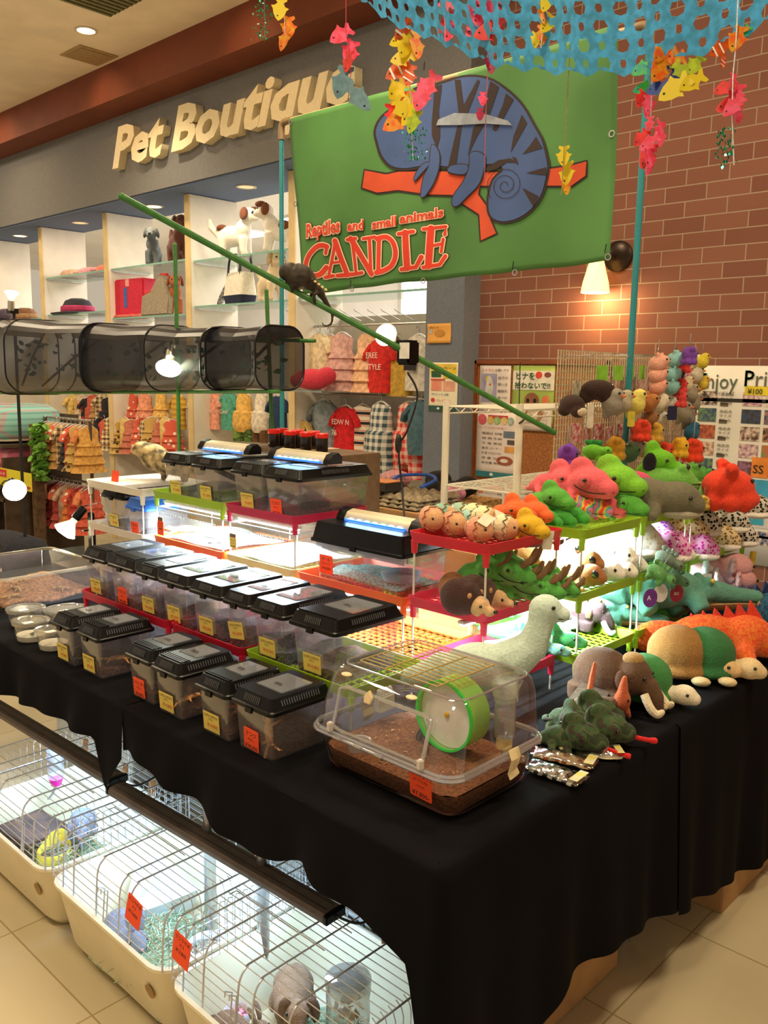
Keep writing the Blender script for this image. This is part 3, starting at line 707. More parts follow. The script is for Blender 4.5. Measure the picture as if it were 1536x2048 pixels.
# deli tubs at the left end
FOAM = mat('f0ead8', .8, .05)
def tub(label, x, y, r=.055, h=.06, lit=True, moss=None):
    t = thing('round_tub', label, 'tub', (x, y, .7), group='round clear tubs at the left end')
    MB().lathe([(r*.82, 0), (r*.86, .004), (r, h), (r+.004, h+.001)], 30, cap=(True, False)).build('cup', clear((.92, .91, .88), .08, .08, .05), t)
    MB().lathe([(r+.006, h-.004), (r+.006, h+.004), (r*.9, h+.005), (r*.86, h+.002), (.0, h+.002)], 30, cap=(False, False)).build('snap_lid', clear((.94, .92, .86), .16, .08, .10, (.9, .85, .7)), t)
    MB().lathe([(r*.80, .003), (r*.86, .02), (r*.5, .024), (0, .022)], 20).build('paper_bedding', FOAM if moss is None else mat(moss, .9, .3, 70., .8), t)
    MB().box((-.018, -.02, h+.0035), (.03, .022, .001)).build('sticker', PAPER, t, smooth=0)
    return t
tub('round tub with a glowing yellow lid rim at the left edge', 1.225, 2.80, .058, .055, moss='8a7a50')
tub('round tub with white bedding and moss, in front of the others', 1.165, 2.63, .052, .06)
tub('round tub with white bedding half behind the leftmost front box', 1.175, 2.50, .05, .058)
tub('wide round tub with a white sticker standing behind the front tubs', 1.325, 2.715, .068, .05, moss='6a5a44')
for i, (x, y, c) in enumerate(((1.165, 2.615, 'c8a83c'), (1.155, 2.60, '78b0a8'), (1.22, 2.80, '5a5040'))):
    gecko(('tiny yellow frog in the front round tub', 'tiny blue frog in the front round tub', 'small dark frog in the left edge tub')[i], (x, y, .7235), 3.4+i, c, '3a3428', .03, name='small_frog')
# big clear storage tank on the left
tk = thing('storage_tank', 'big clear plastic tank with wood chips at the left edge', 'tank', (1.41, 3.2, .7))
A_ = MB(); A_.rings([rr3(.36, .40, .03, .0), rr3(.39, .43, .035, .115), rr3(.40, .44, .035, .117)], cap=(True, False)); A_.build('tank_wall', clear((.9, .88, .84), .09, .08, .06), tk)
A_ = MB(); A_.rings([rr3(.40, .44, .03, .112), rr3(.415, .455, .03, .114), rr3(.415, .455, .03, .122), rr3(.38, .42, .03, .123)], cap=(False, False)); A_.build('rim', clear((.93, .9, .8), .3, .1, .2, (.9, .8, .6)), tk)
rnd = random.Random(9); A_ = MB(); A_.sheet(lambda u, v: ((u-.5)*.355, (v-.5)*.395, .018+.006*math.sin(u*9)*math.cos(v*7)+rnd.uniform(-.003, .003)), 30, 30); A_.build('wood_chips', mat('9a7050', .95, .25, 90., 1.), tk, solid=.01)
for i in range(4):
    x, y = 1.30+.06*i, 3.08+.1*((i*7) % 3)
    gecko(('small tan gecko on the wood chips near the tank front', 'small tan gecko on the wood chips in the middle of the big tank', 'pale gecko on the wood chips by the far side of the big tank', 'small gecko on the wood chips at the back of the big tank')[i], (x, y, .726), i*1.7, 'b89a6a', '8a6a44', .09)
pc = thing('small_clear_box', 'small clear box with dark soil standing behind the big tank under the lamp', 'box', (1.78, 3.44, .7))
MB().rings([rr3(.2, .24, .01, 0), rr3(.22, .26, .012, .075)], cap=(True, False)).build('box_wall', clear((.9, .88, .84), .09, .08, .05), pc)
MB().rings([rr3(.19, .22, .01, .003), rr3(.195, .23, .01, .022)]).build('soil', mat('3a2c22', .95, .3, 60., .8), pc)
# ---------------------------------------------------------------- hamster cage
hc = thing('hamster_cage', 'large clear hamster cage with green wheel on the near table corner', 'hamster cage', (1.352, 1.145, .7035))
HC = clear((.96, .96, .97), .05, .03)
mb = MB(); mb.rings([rr3(.24, .34, .03, 0), rr3(.262, .365, .035, .008), rr3(.30, .385, .04, .092)], cap=(True, False)); mb.build('base_tub', clear((.95, .94, .93), .05, .05), hc, smooth=60)
def loopring(w, d, r, z, rad, name, m, ox=0, oy=0, n=8): return MB().tube([(x+ox, y+oy, z) for x, y, _ in rr3(w, d, r, 0, 6)], rad, n, closed=True).build(name, m, hc)
RIMC = clear((.86, .87, .9), .34, .06, .14, (.85, .85, .9))
loopring(.325, .405, .045, .092, .0045, 'tub_rim', RIMC); loopring(.318, .398, .044, .099, .004, 'cover_rim', RIMC)
cv = MB(); cv.rings([rr3(.318, .398, .044, .098, 6), rr3(.286, .372, .042, .195, 6, .016), rr3(.262, .352, .036, .222, 6, .022), rr3(.235, .325, .03, .229, 6, .026), rr3(.185, .20, .01, .229, 6, .026, .035)], cap=(False, False)); cv.build('cover', HC, hc, smooth=70)
MB().tube([(x+.026, y, .2275) for x, y, _ in rr3(.243, .333, .034, 0, 6)], .0022, 6, closed=True).build('cover_edge', RIMC, hc)
GOLD = mat('c8b070', .4, .05, metal=.4)
lt = MB()
for i in range(12): lt.cyl((.026-.0925+i*.0168, .135, .2305), (.026-.0925+i*.0168, -.085, .2305), .0013, 6)
for y in (.135, .06, -.01, -.085): lt.cyl((.026-.094, y, .2318), (.026+.094, y, .2318), .0016, 6)
lt.build('roof_grid', GOLD, hc)
# front door
def fx(z): return -.159+(z-.098)*(.032-.0)/.097*.5+.0
dp = [(-.1585, .125, .108), (-.1585, -.125, .108), (-.138, -.13, .198), (-.138, .12, .198)]
dr = []
for i in range(4):
    a, b, c = Vector(dp[i-1]), Vector(dp[i]), Vector(dp[(i+1) % 4])
    dr += [b.lerp(a, .08), b+((a-b).normalized()+(c-b).normalized())*.004, b.lerp(c, .08)]
dd = MB().tube(dr, .0042, 8, closed=True).build('front_door', RIMC, hc)
TAB = plastic('e8d0a0')
for y in (.125, -.127): MB().box((-.165, y, .112), (.012, .012, .02)).build('door_hinge', plastic('d8d0c4'), dd, bevel=.002)
MB().prism([(-.009, -.012), (.009, -.012), (.012, .002), (0, .016), (-.012, .002)], .006, M=frame((-.145, .03, .196), (0, -1, 0), (.3, 0, 1))).build('door_latch', TAB, dd, bevel=.0015)
for y in (.125, -.06): MB().ell((-.118, y, .215), (.010, .013, .004)).build('roof_tab', TAB, hc)
for s in (-1, 1): MB().tube([(.03, s*.205, .108), (.03, s*.212, .09), (.032, s*.203, .06), (.034, s*.208, .048)], [.017]*4, 8, flat=.16, up=(0, s, 0)).build('side_clip', plastic('ead6a4'), hc)
for k in range(3): MB().box((-.166, .1-.06*k, .0955), (.01, .02, .004)).build('rim_clip', RIMC, hc, smooth=0)
price_card(hc, 'r', .055, .06, frame((-.152, -.118, .062), (0, -1, 0), (-.18, 0, 1)), (('シマクサマウス', .009, INK), ('(アフリカ)', .008, INK), ('━━', .010, INK), ('¥7,800-', .0145, INK)), -.06)
rnd = random.Random(12); bd = MB()
bd.rings([rr3(.232, .332, .03, .003), rr3(.252, .352, .034, .010), rr3(.274, .37, .036, .048)], cap=(True, False))
def bed(u, v):
    a = 2*PI*u; q = rr3(.268, .366, .036, 0, 6); p = q[int(u*len(q)) % len(q)]; return (p[0]*v, p[1]*v, .048+(1-v)*.014*(1+.5*math.sin(a*3))+rnd.uniform(-.002, .002))
bd.sheet(bed, 28, 8); bd.build('bedding', mat('8c5c3c', .95, .3, 150., 1., color2='6a4028'), hc, smooth=60)
fl = MB()
for i in range(70):
    a, q = rnd.uniform(0, 6.28), rnd.random()**.5; x, y = .125*q*math.cos(a), .175*q*math.sin(a); l = rnd.uniform(.004, .011); b = rnd.uniform(0, 3)
    fl.box((0, 0, 0), (l, .0025, .0006), M=T((x, y, .0475+(1-q)*.014+.004)) @ RZ(b) @ RX(rnd.uniform(-.4, .4)))
o = fl.build('wood_flakes', mat('c8a070', .9, .2), hc, smooth=0); o['kind'] = 'stuff'
# wheel
wl = thing('exercise_spinner', 'green and white exercise wheel inside the hamster cage', 'wheel', (1.38, 1.095, .716))
Mw = T((0, 0, .128)) @ RZ(-PI/2) @ RX(PI/2)
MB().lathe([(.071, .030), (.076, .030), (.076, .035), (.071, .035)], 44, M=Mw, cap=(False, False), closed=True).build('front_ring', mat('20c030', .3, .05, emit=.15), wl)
MB().lathe([(.073, .028), (.075, .028), (.075, -.03), (.073, -.03)], 44, M=Mw, cap=(False, False), closed=True).build('running_track', clear((.55, .85, .25), .08, .2, .45, (.5, .85, .2)), wl)
MB().lathe([(0, .0), (.072, .0), (.072, .003), (0, .004)], 44, M=Mw @ T((0, 0, .016))).build('white_disc', mat('f0ece4', .5, .02), wl)
MB().ell((0, 0, 0), (.006, .006, .004), M=Mw @ T((0, 0, .022))).build('hub_cap', mat('e0b010', .4, 0), wl)
MB().lathe([(.0, -.034), (.068, -.034), (.07, -.03), (.0, -.03)], 30, M=Mw).build('back_plate', mat('d8c8a0', .5, .05), wl)
wb = thing('water_bottle', 'clear drinking bottle hanging in the corner of the hamster cage', 'bottle', (1.42, .99, .7035))
MB().lathe([(.012, .10), (.021, .108), (.023, .125), (.022, .19), (.027, .196), (.027, .21), (.034, .226), (.034, .23)], 24, cap=(False, False)).build('bottle', clear((.9, .91, .93), .14, .05, .08), wb)
MB().lathe([(.0, .106), (.0205, .109), (.021, .16), (0, .1605)], 20).build('water', clear((.82, .86, .92), .12, .05, .08), wb)
MB().lathe([(.016, .082), (.017, .083), (.017, .102), (.012, .104)], 20).build('cap', plastic('ecd090'), wb)
MB().cyl((0, 0, .083), (-.004, 0, .05), .004, 10).build('spout', STEEL, wb)
hu = thing('hide_mound', 'dark rough wooden mound on the bedding in the hamster cage', 'hide', (1.395, 1.17, .745))
MB().ell((0, 0, .004), (.032, .034, .042), nu=22, nv=12).build('mound', mat('4a3a2e', .95, .5, 80., 1.), hu)
fb = thing('food_cup', 'translucent white cup at the front wall of the hamster cage', 'cup', (1.25, 1.245, .745))
MB().lathe([(.022, -.008), (.025, .028), (.026, .03), (.023, .028), (.02, -.006)], 20, cap=(True, True)).build('cup_wall', clear((.8, .8, .74), .1, .2, .35), fb)
fb = thing('feeder_box', 'frosted feeder clipped to the left end wall of the hamster cage', 'feeder', (1.39, 1.305, .805))
MB().box((0, 0, .0), (.05, .024, .04)).build('hopper', clear((.85, .86, .82), .1, .3, .5, (.85, .84, .78)), fb, bevel=.004)
for k in range(4): MB().ell((-.018+k*.012, 0, .025), (.005, .008, .010)).build('comb_tooth', clear((.88, .88, .85), .2, .2, .4), fb)
# ---------------------------------------------------------------- things at the left back trays
dw = thing('driftwood_skull', 'pale gnarled driftwood on the white top tray', 'driftwood', (1.83, 2.86, Z3+.03))
rnd = random.Random(5); mb = MB(); mb.tube(smooth_curve([(-.06, .14, .09), (-.05, .10, .085), (-.02, .04, .05), (0, -.03, .03), (.02, -.10, .03), (.03, -.18, .02)], 4), [.018, .022, .03, .032, .036, .042, .05, .052, .05, .046, .04, .036, .034, .03, .03, .028, .026, .022, .02, .016, .014], 10)
mb.ell((-.06, .12, .085), (.03, .035, .024)); mb.tube([(0, .02, .04), (.0, .03, -.0), (-.01, .035, -.028)], [.02, .016, .01], 7); mb.tube([(.02, -.06, .03), (.02, -.07, -.028)], [.02, .014], 7)
mb.soft('wood', mat('c8b07c', .9, .4, 30., 1., color2='54462f'), dw, .007, 2)
fo = MB().rings([rr3(.30, .20, .02, 0), rr3(.31, .21, .03, .016), rr3(.29, .19, .03, .024)]).build('foam_pad', WHITE, smooth=50); fo.location = (1.78, 3.0, Z3-.02); tag(fo, 'white foam pad lying on the white top tray beside the driftwood', 'foam pad')
pc = MB().prism(rrect(.05, .05, .003), .0012, M=frame((1.655, 2.955, Z3+.02), (0, -1, 0), (.15, 0, 1))).build('price_card', RCARD, smooth=0); tag(pc, 'orange price card standing on the lid of the black-lidded left box', 'price card')
for i, (y, z) in enumerate(((2.93, .78), (2.83, .78))):
    o = MB().lathe([(.04, 0), (.042, .004), (.04, .016), (.03, .03), (.012, .036), (0, .036)], 26).build('red_cap', mat('e01830', .3, .04, emit=.05), smooth=40); o.location = (1.73, y, z+.004)
    tag(o, ('shiny red round lid on the low white tray, left one', 'shiny red round lid on the low white tray, right one')[i], 'lid', 'red lids on the low white tray')
# ================================================================ rabbit cages on the floor
TUBM = mat('f2e4bc', .45, .03, 6); WIRE = mat('cfcfd2', .35, .05, metal=.55); HAY = mat('c2cca4', .9, .2, 60., color2='98ac8c')
BAR = mat('6e5e52', .6, .06, 40)
def cage(label, y0, y1, tags, doors):
    w = y1-y0; D = .45
    t = thing('rabbit_cage', label, 'cage', (.945+D/2, (y0+y1)/2, 0), group=None)
    mb = MB(); mb.rings([rr3(D-.12, w-.07, .05, 0.002), rr3(D-.075, w-.045, .06, .03), rr3(D-.02, w-.012, .05, .195), rr3(D, w, .055, .197), rr3(D, w, .055, .205), rr3(D-.02, w-.02, .05, .206), rr3(D-.035, w-.028, .05, .19), rr3(D-.09, w-.06, .06, .035), rr3(D-.13, w-.08, .05, .012)], cap=(True, True))
    tub_ = mb.build('base_tub', TUBM, t, smooth=60)
    MB().lathe([(.018, 0), (.018, .002), (.0, .003)], 20, M=frame((-D/2+.018, -w*.36, .12), (0, -1, 0), (-.2, 0, 1))).build('moulded_logo', mat('a88444', .5, .1), tub_)
    # wire hood profile in x,z
    prof = [(-D/2+.012, .205), (-D/2+.018, .30), (-D/2+.026, .332), (-D/2+.045, .348), (-D/2+.07, .351), (.16, .353), (D/2-.03, .351), (D/2-.012, .335), (D/2-.008, .205)]
    pv = smooth_curve([(x, 0, z) for x, z in prof], 4)
    L_ = [0]
    for a, b in zip(pv, pv[1:]): L_.append(L_[-1]+(b-a).length)
    def pt(s):
        for i in range(len(pv)-1):
            if s <= L_[i+1]: return pv[i].lerp(pv[i+1], (s-L_[i])/(L_[i+1]-L_[i]+1e-9))
        return pv[-1]
    hw = w/2-.012
    def longs(s0, s1, step, ya, yb, r=.0012):
        g = MB(); s = s0
        while s <= s1:
            p = pt(s); g.cyl((p.x, ya, p.z), (p.x, yb, p.z), r, 5); s += step
        return g
    Lf = L_[10]
    longs(.012, .13, .021, -hw, hw).build('front_grid', WIRE, t)
    g = longs(.16, L_[-1]-.15, .0215, -hw, hw); g.build('roof_grid', WIRE, t)
    longs(L_[-1]-.13, L_[-1], .021, -hw, hw).build('back_grid', WIRE, t)
    fr = MB()
    for k, y in enumerate([-hw, -w*.22, w*.06, w*.27, hw]):
        fr.tube([(p.x, y, p.z+.0016) for p in pv], .0022, 6)
    fr.build('hoop_frame', WIRE, t)
    for s in (-1, 1):
        g = MB(); n = 19
        for i in range(n):
            x = -D/2+.03+i*(D-.05)/(n-1)
            zt = .345 if .02 < i/(n-1) < .97 else .33
            b = .012 if s < 0 else -.012
            g.tube([(x, s*hw, .206), (x, s*hw, zt-.02), (x, s*(hw-.006), zt-.004), (x, s*(hw-.02), zt+.004)], .0011, 5)
        g.cyl((-D/2+.015, s*hw, .27), (D/2-.01, s*hw, .27), .0014, 5)
        g.build('end_grid', WIRE, t)
    # front door with bent latch wires
    d = MB(); ya, yb = doors
    d.tube([(p.x-.003, ya, p.z+.004) for p in pv[:26]], .002, 6); d.tube([(p.x-.003, yb, p.z+.004) for p in pv[:26]], .002, 6)
    for q in (.3, .38):
        p = pt(q); d.tube([(p.x, ya-.03, p.z+.006), (p.x, yb+.03, p.z+.006), (p.x-.02, yb+.03, p.z+.006)], .0016, 6)
    for q in (ya+.05, ya+.065): d.tube([(-D/2+.004, q, .215), (-D/2+.012, q, .30), (-D/2-.006, q, .312), (-D/2-.006, q, .30)], .0016, 6)
    d.build('door_wire', WIRE, t)
    for kind, x, y, z, rz in tags:
        if kind == 'r':
            price_card(t, 'r', .062, .066, frame((x, y, z), (0, -1, .0), (.12, 0, 1)) @ RZ(rz), (('ミニウサギ', .011, INK), ('オス', .009, INK), ('¥13,800', .012, INK)))
        else:
            MB().prism(rrect(.034, .05, .003), .001, M=T((x, y, z)) @ RZ(rz) @ RY(.5) @ RX(PI/2-.2)).build('hanging_tag', mat('cc8a54', .7, .08), t, smooth=0)
    return t
D_ = .45/2
cage('rabbit cage in the middle with a white corner toilet and green hay', 1.56, 2.115, [('r', -D_+.006, -.16, .31, -.15), ('o', .17, .05, .29, .3), ('o', .17, -.13, .29, .2)], (-.08, .2))
cage('left rabbit cage with a yellow bowl and grey chinchilla', 2.135, 2.69, [('o', .15, .2, .30, .5), ('o', .17, -.02, .28, .4), ('o', .17, -.18, .28, .3), ('o', .17, .1, .29, .2)], (-.2, .08))
cage('nearest rabbit cage with brown rabbits and a glass jar', .985, 1.545, [('r', -D_+.006, .217, .31, -.1), ('o', .17, .16, .28, .4), ('o', .17, -.02, .28, .3)], (-.02, .22))
# light bars over the cages
def cage_bar(label, a, b):
    a, b = Vector(a), Vector(b); c = (a+b)/2; d = b-a; rz = math.atan2(d.y, d.x)
    t = thing('cage_light_bar', label, 'light bar', c, rz)
    ln = d.length
    mb = MB(); prof = [(-.029, 0), (-.030, .012), (-.024, .021), (.0, .023), (.024, .021), (.030, .012), (.029, 0)]
    mb.rings([[(x, y, z) for y, z in prof] for x in (-ln/2, ln/2)]); mb.build('housing', BAR, t, smooth=30)
    for y in (-.012, .012): MB().box((0, y, .0225), (ln*.98, .004, .0016)).build('rib', mat('4a3e36', .5, .05), t, smooth=0)
    for s in (-1, 1): MB().box((s*(ln/2+.006), 0, .010), (.014, .062, .024)).build('end_cap', LIDB, t, bevel=.003)
    MB().box((0, 0, -.002), (ln*.96, .036, .004)).build('diffuser', mat('ffffff', .5, 0, emit=8, ecol='d4ecff'), t, smooth=0)
    MB().tube(smooth_curve([(ln/2+.01, 0, .01), (ln/2+.06, .03, .0), (ln/2+.08, .1, .02), (ln/2+.05, .2, .0)], 5), .003, 6).build('cable', BLACK, t)
    o = light('cage_bar_lamp', 'AREA', c+Vector((0, 0, -.006)), 4.6, (.38, .62, 1), ln*.95, .04); o.rotation_euler = (0, 0, rz)
    return t
cage_bar('brown LED light bar over the middle and near rabbit cages', (1.178, 2.15, .356), (1.212, 1.285, .356))
cage_bar('brown LED light bar over the left rabbit cage', (1.19, 3.06, .356), (1.205, 2.2, .356))
# cage contents
def hay(label, cx, cy, rx, ry, n, seed):
    rnd = random.Random(seed); mb = MB()
    mb.sheet(lambda u, v: (cx+(u-.5)*2*rx, cy+(v-.5)*2*ry, .035+.035*math.sin(PI*u)*math.sin(PI*v)+.008*math.sin(u*11+v*5)), 14, 14)
    for i in range(n):
        a, q = rnd.uniform(0, 6.28), rnd.random()**.6; x, y = cx+rx*q*math.cos(a), cy+ry*q*math.sin(a); b = rnd.uniform(0, PI); l = rnd.uniform(.03, .07); z = .045+.045*(1-q)+rnd.uniform(0, .02)
        dx, dy = math.cos(b)*l/2, math.sin(b)*l/2; k = rnd.uniform(-.012, .012)
        mb.tube([(x-dx, y-dy, z+rnd.uniform(-.008, .012)), (x-k, y+k, z+.008), (x+dx, y+dy, z+rnd.uniform(-.01, .01))], .0011, 3)
    o = mb.build('hay', HAY, smooth=0); tag(o, label, 'hay', kind='stuff'); return o
hay('green hay in the middle rabbit cage', 1.12, 1.80, .14, .17, 700, 1)
hay('green hay in the nearest rabbit cage', 1.15, 1.24, .15, .15, 520, 2)
hay('green hay around the yellow bowl in the left rabbit cage', 1.13, 2.36, .14, .17, 520, 3)
def rabbit(label, loc, rz, col, col2, s=1., lop=False, pose=0, name='rabbit', headturn=.2):
    t = thing(name, label, 'rabbit' if name == 'rabbit' else 'chinchilla', loc, rz, scale=s)
    mb = MB(); mb.ell((-.02, 0, .052), (.085, .058, .052)); mb.ell((-.055, 0, .055), (.055, .06, .055)); mb.ell((.045, 0, .055), (.04, .042, .045))
    hx, hy, hz = .085, .03*headturn*5, .078+.02*pose
    mb.ell((hx, hy, hz), (.038, .031, .033)); mb.ell((hx+.028, hy+.004, hz-.010), (.02, .019, .017))
    for sy in (-1, 1):
        mb.ell((.07, sy*.024, .012), (.028, .012, .012)); mb.ell((-.035, sy*.05, .02), (.045, .018, .02))
    mb.soft('body', fur(col, col2), t, .006, 5)
    for sy in (-1, 1):
        if lop: P = [(hx-.012, hy+sy*.022, hz+.026), (hx-.014, hy+sy*.04, hz+.018), (hx-.01, hy+sy*.046, hz-.01), (hx-.004, hy+sy*.044, hz-.03)]
        elif name == 'chinchilla': P = [(hx-.012, hy+sy*.02, hz+.022), (hx-.02, hy+sy*.03, hz+.035), (hx-.024, hy+sy*.036, hz+.044), (hx-.026, hy+sy*.038, hz+.05)]
        else: P = [(hx-.014, hy+sy*.012, hz+.026), (hx-.022, hy+sy*.017, hz+.05), (hx-.034, hy+sy*.02, hz+.072), (hx-.044, hy+sy*.021, hz+.086)]
        MB().tube(smooth_curve(P, 4), [.008, .011, .0125, .013, .0135, .0135, .0135, .013, .012, .011, .009, .006, .003], 10, flat=.4, up=(1, 0, .4)).build('ear', fur(col2 if lop else col, col2), t, smooth=80)
        MB().ell((hx+.012, hy+sy*.0285, hz+.006), .0055, nu=10, nv=7).build('eye', EYE_M, t)
    MB().ell((hx+.047, hy+.004, hz-.006), (.004, .006, .004)).build('nose', mat('c89084', .7, .1), t)
    MB().ell((-.112, 0, .06), .018).build('tail', fur(col2, col), t)
    return t
rabbit('large fluffy brown rabbit lying in the nearest cage', (1.19, 1.40, .06), -2.4, '9a7450', '7a5a40', .84, lop=True)
rabbit('small brown rabbit with upright ears at the front of the nearest cage', (1.065, 1.44, .035), -1.3, '9a7658', '70523c', .62)
rabbit('grey rabbit at the front of the middle cage beside the hay', (1.05, 1.91, .045), -1.9, '8a8a96', '6a6a76', .78)
rabbit('pale brown rabbit half hidden behind the jar in the nearest cage', (1.20, 1.17, .05), 2.2, 'b08a6a', '8a6248', .7)
rabbit('grey chinchilla resting on top of the dark wooden hut', (1.19, 2.41, .10), -2.3, '8e8e9c', '6c6c7a', .72, name='chinchilla')
def bowl(name, label, loc, r, h, col, rz=0, tall=False, fill=None):
    t = thing(name, label, 'bowl', loc, rz); mb = MB(); n = 32
    def ring(rad, z, k=0.): return [(rad*math.cos(2*PI*j/n), rad*math.sin(2*PI*j/n), z + (k*max(0, math.cos(2*PI*j/n))**1.5 if k else 0)) for j in range(n)]
    k = h*.9 if tall else 0
    mb.rings([ring(r*.9, 0), ring(r, h*.2), ring(r, h, k), ring(r*.94, h+.003, k), ring(r*.88, h, k), ring(r*.84, .008)]); mb.build('dish', mat(col, .25, .03), t, smooth=70)
    if fill: MB().lathe([(r*.86, h*.6), (r*.5, h*.72), (0, h*.74)], 24).build('feed', mat(fill, .95, .4, 120., 1.), t)
    return t
bowl('feeding_bowl', 'yellow high-backed bowl in the left rabbit cage', (1.10, 2.40, .06), .05, .045, 'ecd84c', .6, True, '6a5a3c')
bowl('feeding_bowl', 'round white bowl of brown feed at the right end of the middle cage', (1.17, 1.70, .06), .055, .045, 'eceef4', 0, False, '8a7a64')
bowl('feeding_bowl', 'small white dish with pink feed in the nearest cage', (1.10, 1.49, .045), .032, .028, 'f4f0f0', 0, False, 'e08a90')
ct = thing('corner_toilet', 'white triangular corner toilet in the middle rabbit cage', 'toilet tray', (1.21, 2.0, .04), .5)
tri = [(-.085, .0), (.03, -.09), (.055, -.085), (.085, .06), (.07, .085), (-.05, .06)]
pv = [(p.x, p.y) for p in smooth_curve([(x, y, 0) for x, y in tri], 5, True)]
mb = MB(); n = len(pv)
def tr(s, z, k): return [(x*s, y*s, z+k*max(0, (x+y+.02)*4)) for x, y in pv]
mb.rings([tr(.85, 0, 0), tr(1, .05, .09), tr(1.04, .054, .1), tr(.95, .052, .09), tr(.8, .01, 0)]); mb.build('pan', mat('f2f4f4', .3, .02), ct, smooth=60)
hu = thing('wooden_hut', 'dark wooden slatted hut in the left rabbit cage', 'hut', (1.10, 2.535, .04), .1)
for k in range(6): MB().box((-.07, 0, .008+k*.0125), (.008, .17, .010)).build('slat', mat('4a3428', .8, .3, 20), hu, bevel=.002)
MB().box((0, 0, .083), (.15, .18, .010)).build('roof', mat('5a4030', .8, .3, 20), hu, bevel=.002)
MB().box((.0, .08, .04), (.13, .01, .075)).build('side_wall', mat('4a3428', .8, .3, 20), hu, bevel=.002)
bt = thing('cage_bottle', 'drinking bottle with a pink cap hanging in the left rabbit cage', 'bottle', (1.20, 2.58, .22), 0)
MB().lathe([(.0, .02), (.024, .022), (.026, .03), (.026, .12), (.02, .13), (0, .132)], 20).build('bottle', clear((.85, .9, .96), .15, .05, .12), bt)
MB().lathe([(.0, -.004), (.016, -.004), (.023, .02), (.0, .022)], 20).build('cap', mat('f02aa0', .35, .04), bt)
MB().tube([(0, 0, 0), (-.012, 0, -.03), (-.03, 0, -.045)], .004, 8).build('spout', STEEL, bt)
jr = thing('glass_jar', 'clear wrinkled plastic jar with brown flakes in the nearest cage', 'jar', (1.02, 1.085, .206))
jr.location = (1.19, 1.21, .05)
mb = MB(); rnd = random.Random(3); n = 28; rr_ = []
for z, r_ in ((0, .04), (.01, .046), (.05, .047), (.09, .044), (.12, .047), (.16, .046), (.19, .047), (.198, .044)):
    rr_.append([((r_+.003*math.sin(j*3+z*60))*math.cos(2*PI*j/n), (r_+.003*math.sin(j*3+z*60))*math.sin(2*PI*j/n), z) for j in range(n)])
mb.rings(rr_); mb.build('jar_wall', clear((.9, .89, .86), .2, .04, .05), jr)
MB().lathe([(.049, .192), (.05, .196), (.05, .212), (.044, .215), (.0, .21)], 30, cap=(True, True)).build('lid', clear((.9, .87, .8), .25, .04, .12), jr)
fl = MB()
for i in range(60):
    a, q, z = rnd.uniform(0, 6.28), rnd.random()**.5*.034, rnd.uniform(.01, .15); fl.box((0, 0, 0), (.018, .012, .001), M=T((q*math.cos(a), q*math.sin(a), z)) @ Euler((rnd.uniform(0, 3), rnd.uniform(0, 3), rnd.uniform(0, 3))).to_matrix().to_4x4())
o = fl.build('flakes', mat('b08a60', .9, .3), jr, smooth=0); o['kind'] = 'stuff'
# ================================================================ banner on its pole frame
PL, PR, PZ = Vector((2.75, 3.30, 0)), Vector((2.80, 1.49, 0)), 2.69
BD = (PR-PL).normalized(); BN = Vector((BD.y, -BD.x, 0)); BN = BN if BN.dot(Vector((-1, -1, 0))) > 0 else -BN
TEAL = plastic('2c8890', .4); PIPE = plastic('c8ae84', .45); ELB = plastic('8a7252', .5)
fr = thing('banner_stand', 'teal pole frame with beige top pipe carrying the green banner', 'banner stand', (PL.x, PL.y, 0))
O_ = Vector((PL.x, PL.y, 0))
MB().cyl((0, 0, 0), (0, 0, PZ-.05), .011, 14).build('pole', TEAL, fr); q = PR-PL
MB().cyl((q.x, q.y, .0), (q.x, q.y, PZ-.05), .011, 14).build('pole', TEAL, fr)
MB().cyl((0, 0, PZ), (q.x, q.y, PZ), .012, 14).build('top_pipe', PIPE, fr)
for v, s in ((Vector((0, 0, 0)), 1), (q, -1)):
    MB().tube(smooth_curve([v+Vector((0, 0, PZ-.075)), v+Vector((0, 0, PZ-.02)), v+Vector((0, 0, PZ))+BD*s*.02, v+Vector((0, 0, PZ))+BD*s*.07], 4), .016, 12).build('elbow', ELB, fr)
BO = PL + BN*.028
def bp(px, py):
    d = ray(px, py); e = Vector((0, 0, EYE)); t = (BO-e).dot(BN)/d.dot(BN); p = e+d*t
    return ((p-BO).dot(BD), p.z)
def wave(s, z): return .012*math.sin(s*5.2+z*2.1)+.007*math.sin(s*12-z*7)+.006*math.sin(z*6+s*2)
def bw(s, z, off=0.): 
    p = BO + BD*s + BN*(wave(s, z)+off); return Vector((p.x, p.y, z))
tl, tr_, brr, bl = bp(579, 238), bp(1243, 52), bp(1223, 521), bp(603, 588)
bn = thing('shop_banner', 'green cloth banner with a blue chameleon and red CANDLE lettering', 'banner', (BO.x, BO.y, 0))
inv = Vector((BO.x, BO.y, 0))
mb = MB()
def bsurf(u, v):
    s = (tl[0]*(1-u)+tr_[0]*u)*(1-v)+(bl[0]*(1-u)+brr[0]*u)*v; z = (tl[1]*(1-u)+tr_[1]*u)*(1-v)+(bl[1]*(1-u)+brr[1]*u)*v
    return bw(s, z-.004*math.sin(PI*u*5)**2*v)-inv
mb.sheet(bsurf, 60, 36); mb.build('cloth', mat('4a7e3c', .7, .08, 2.5), bn, smooth=180, solid=.001)
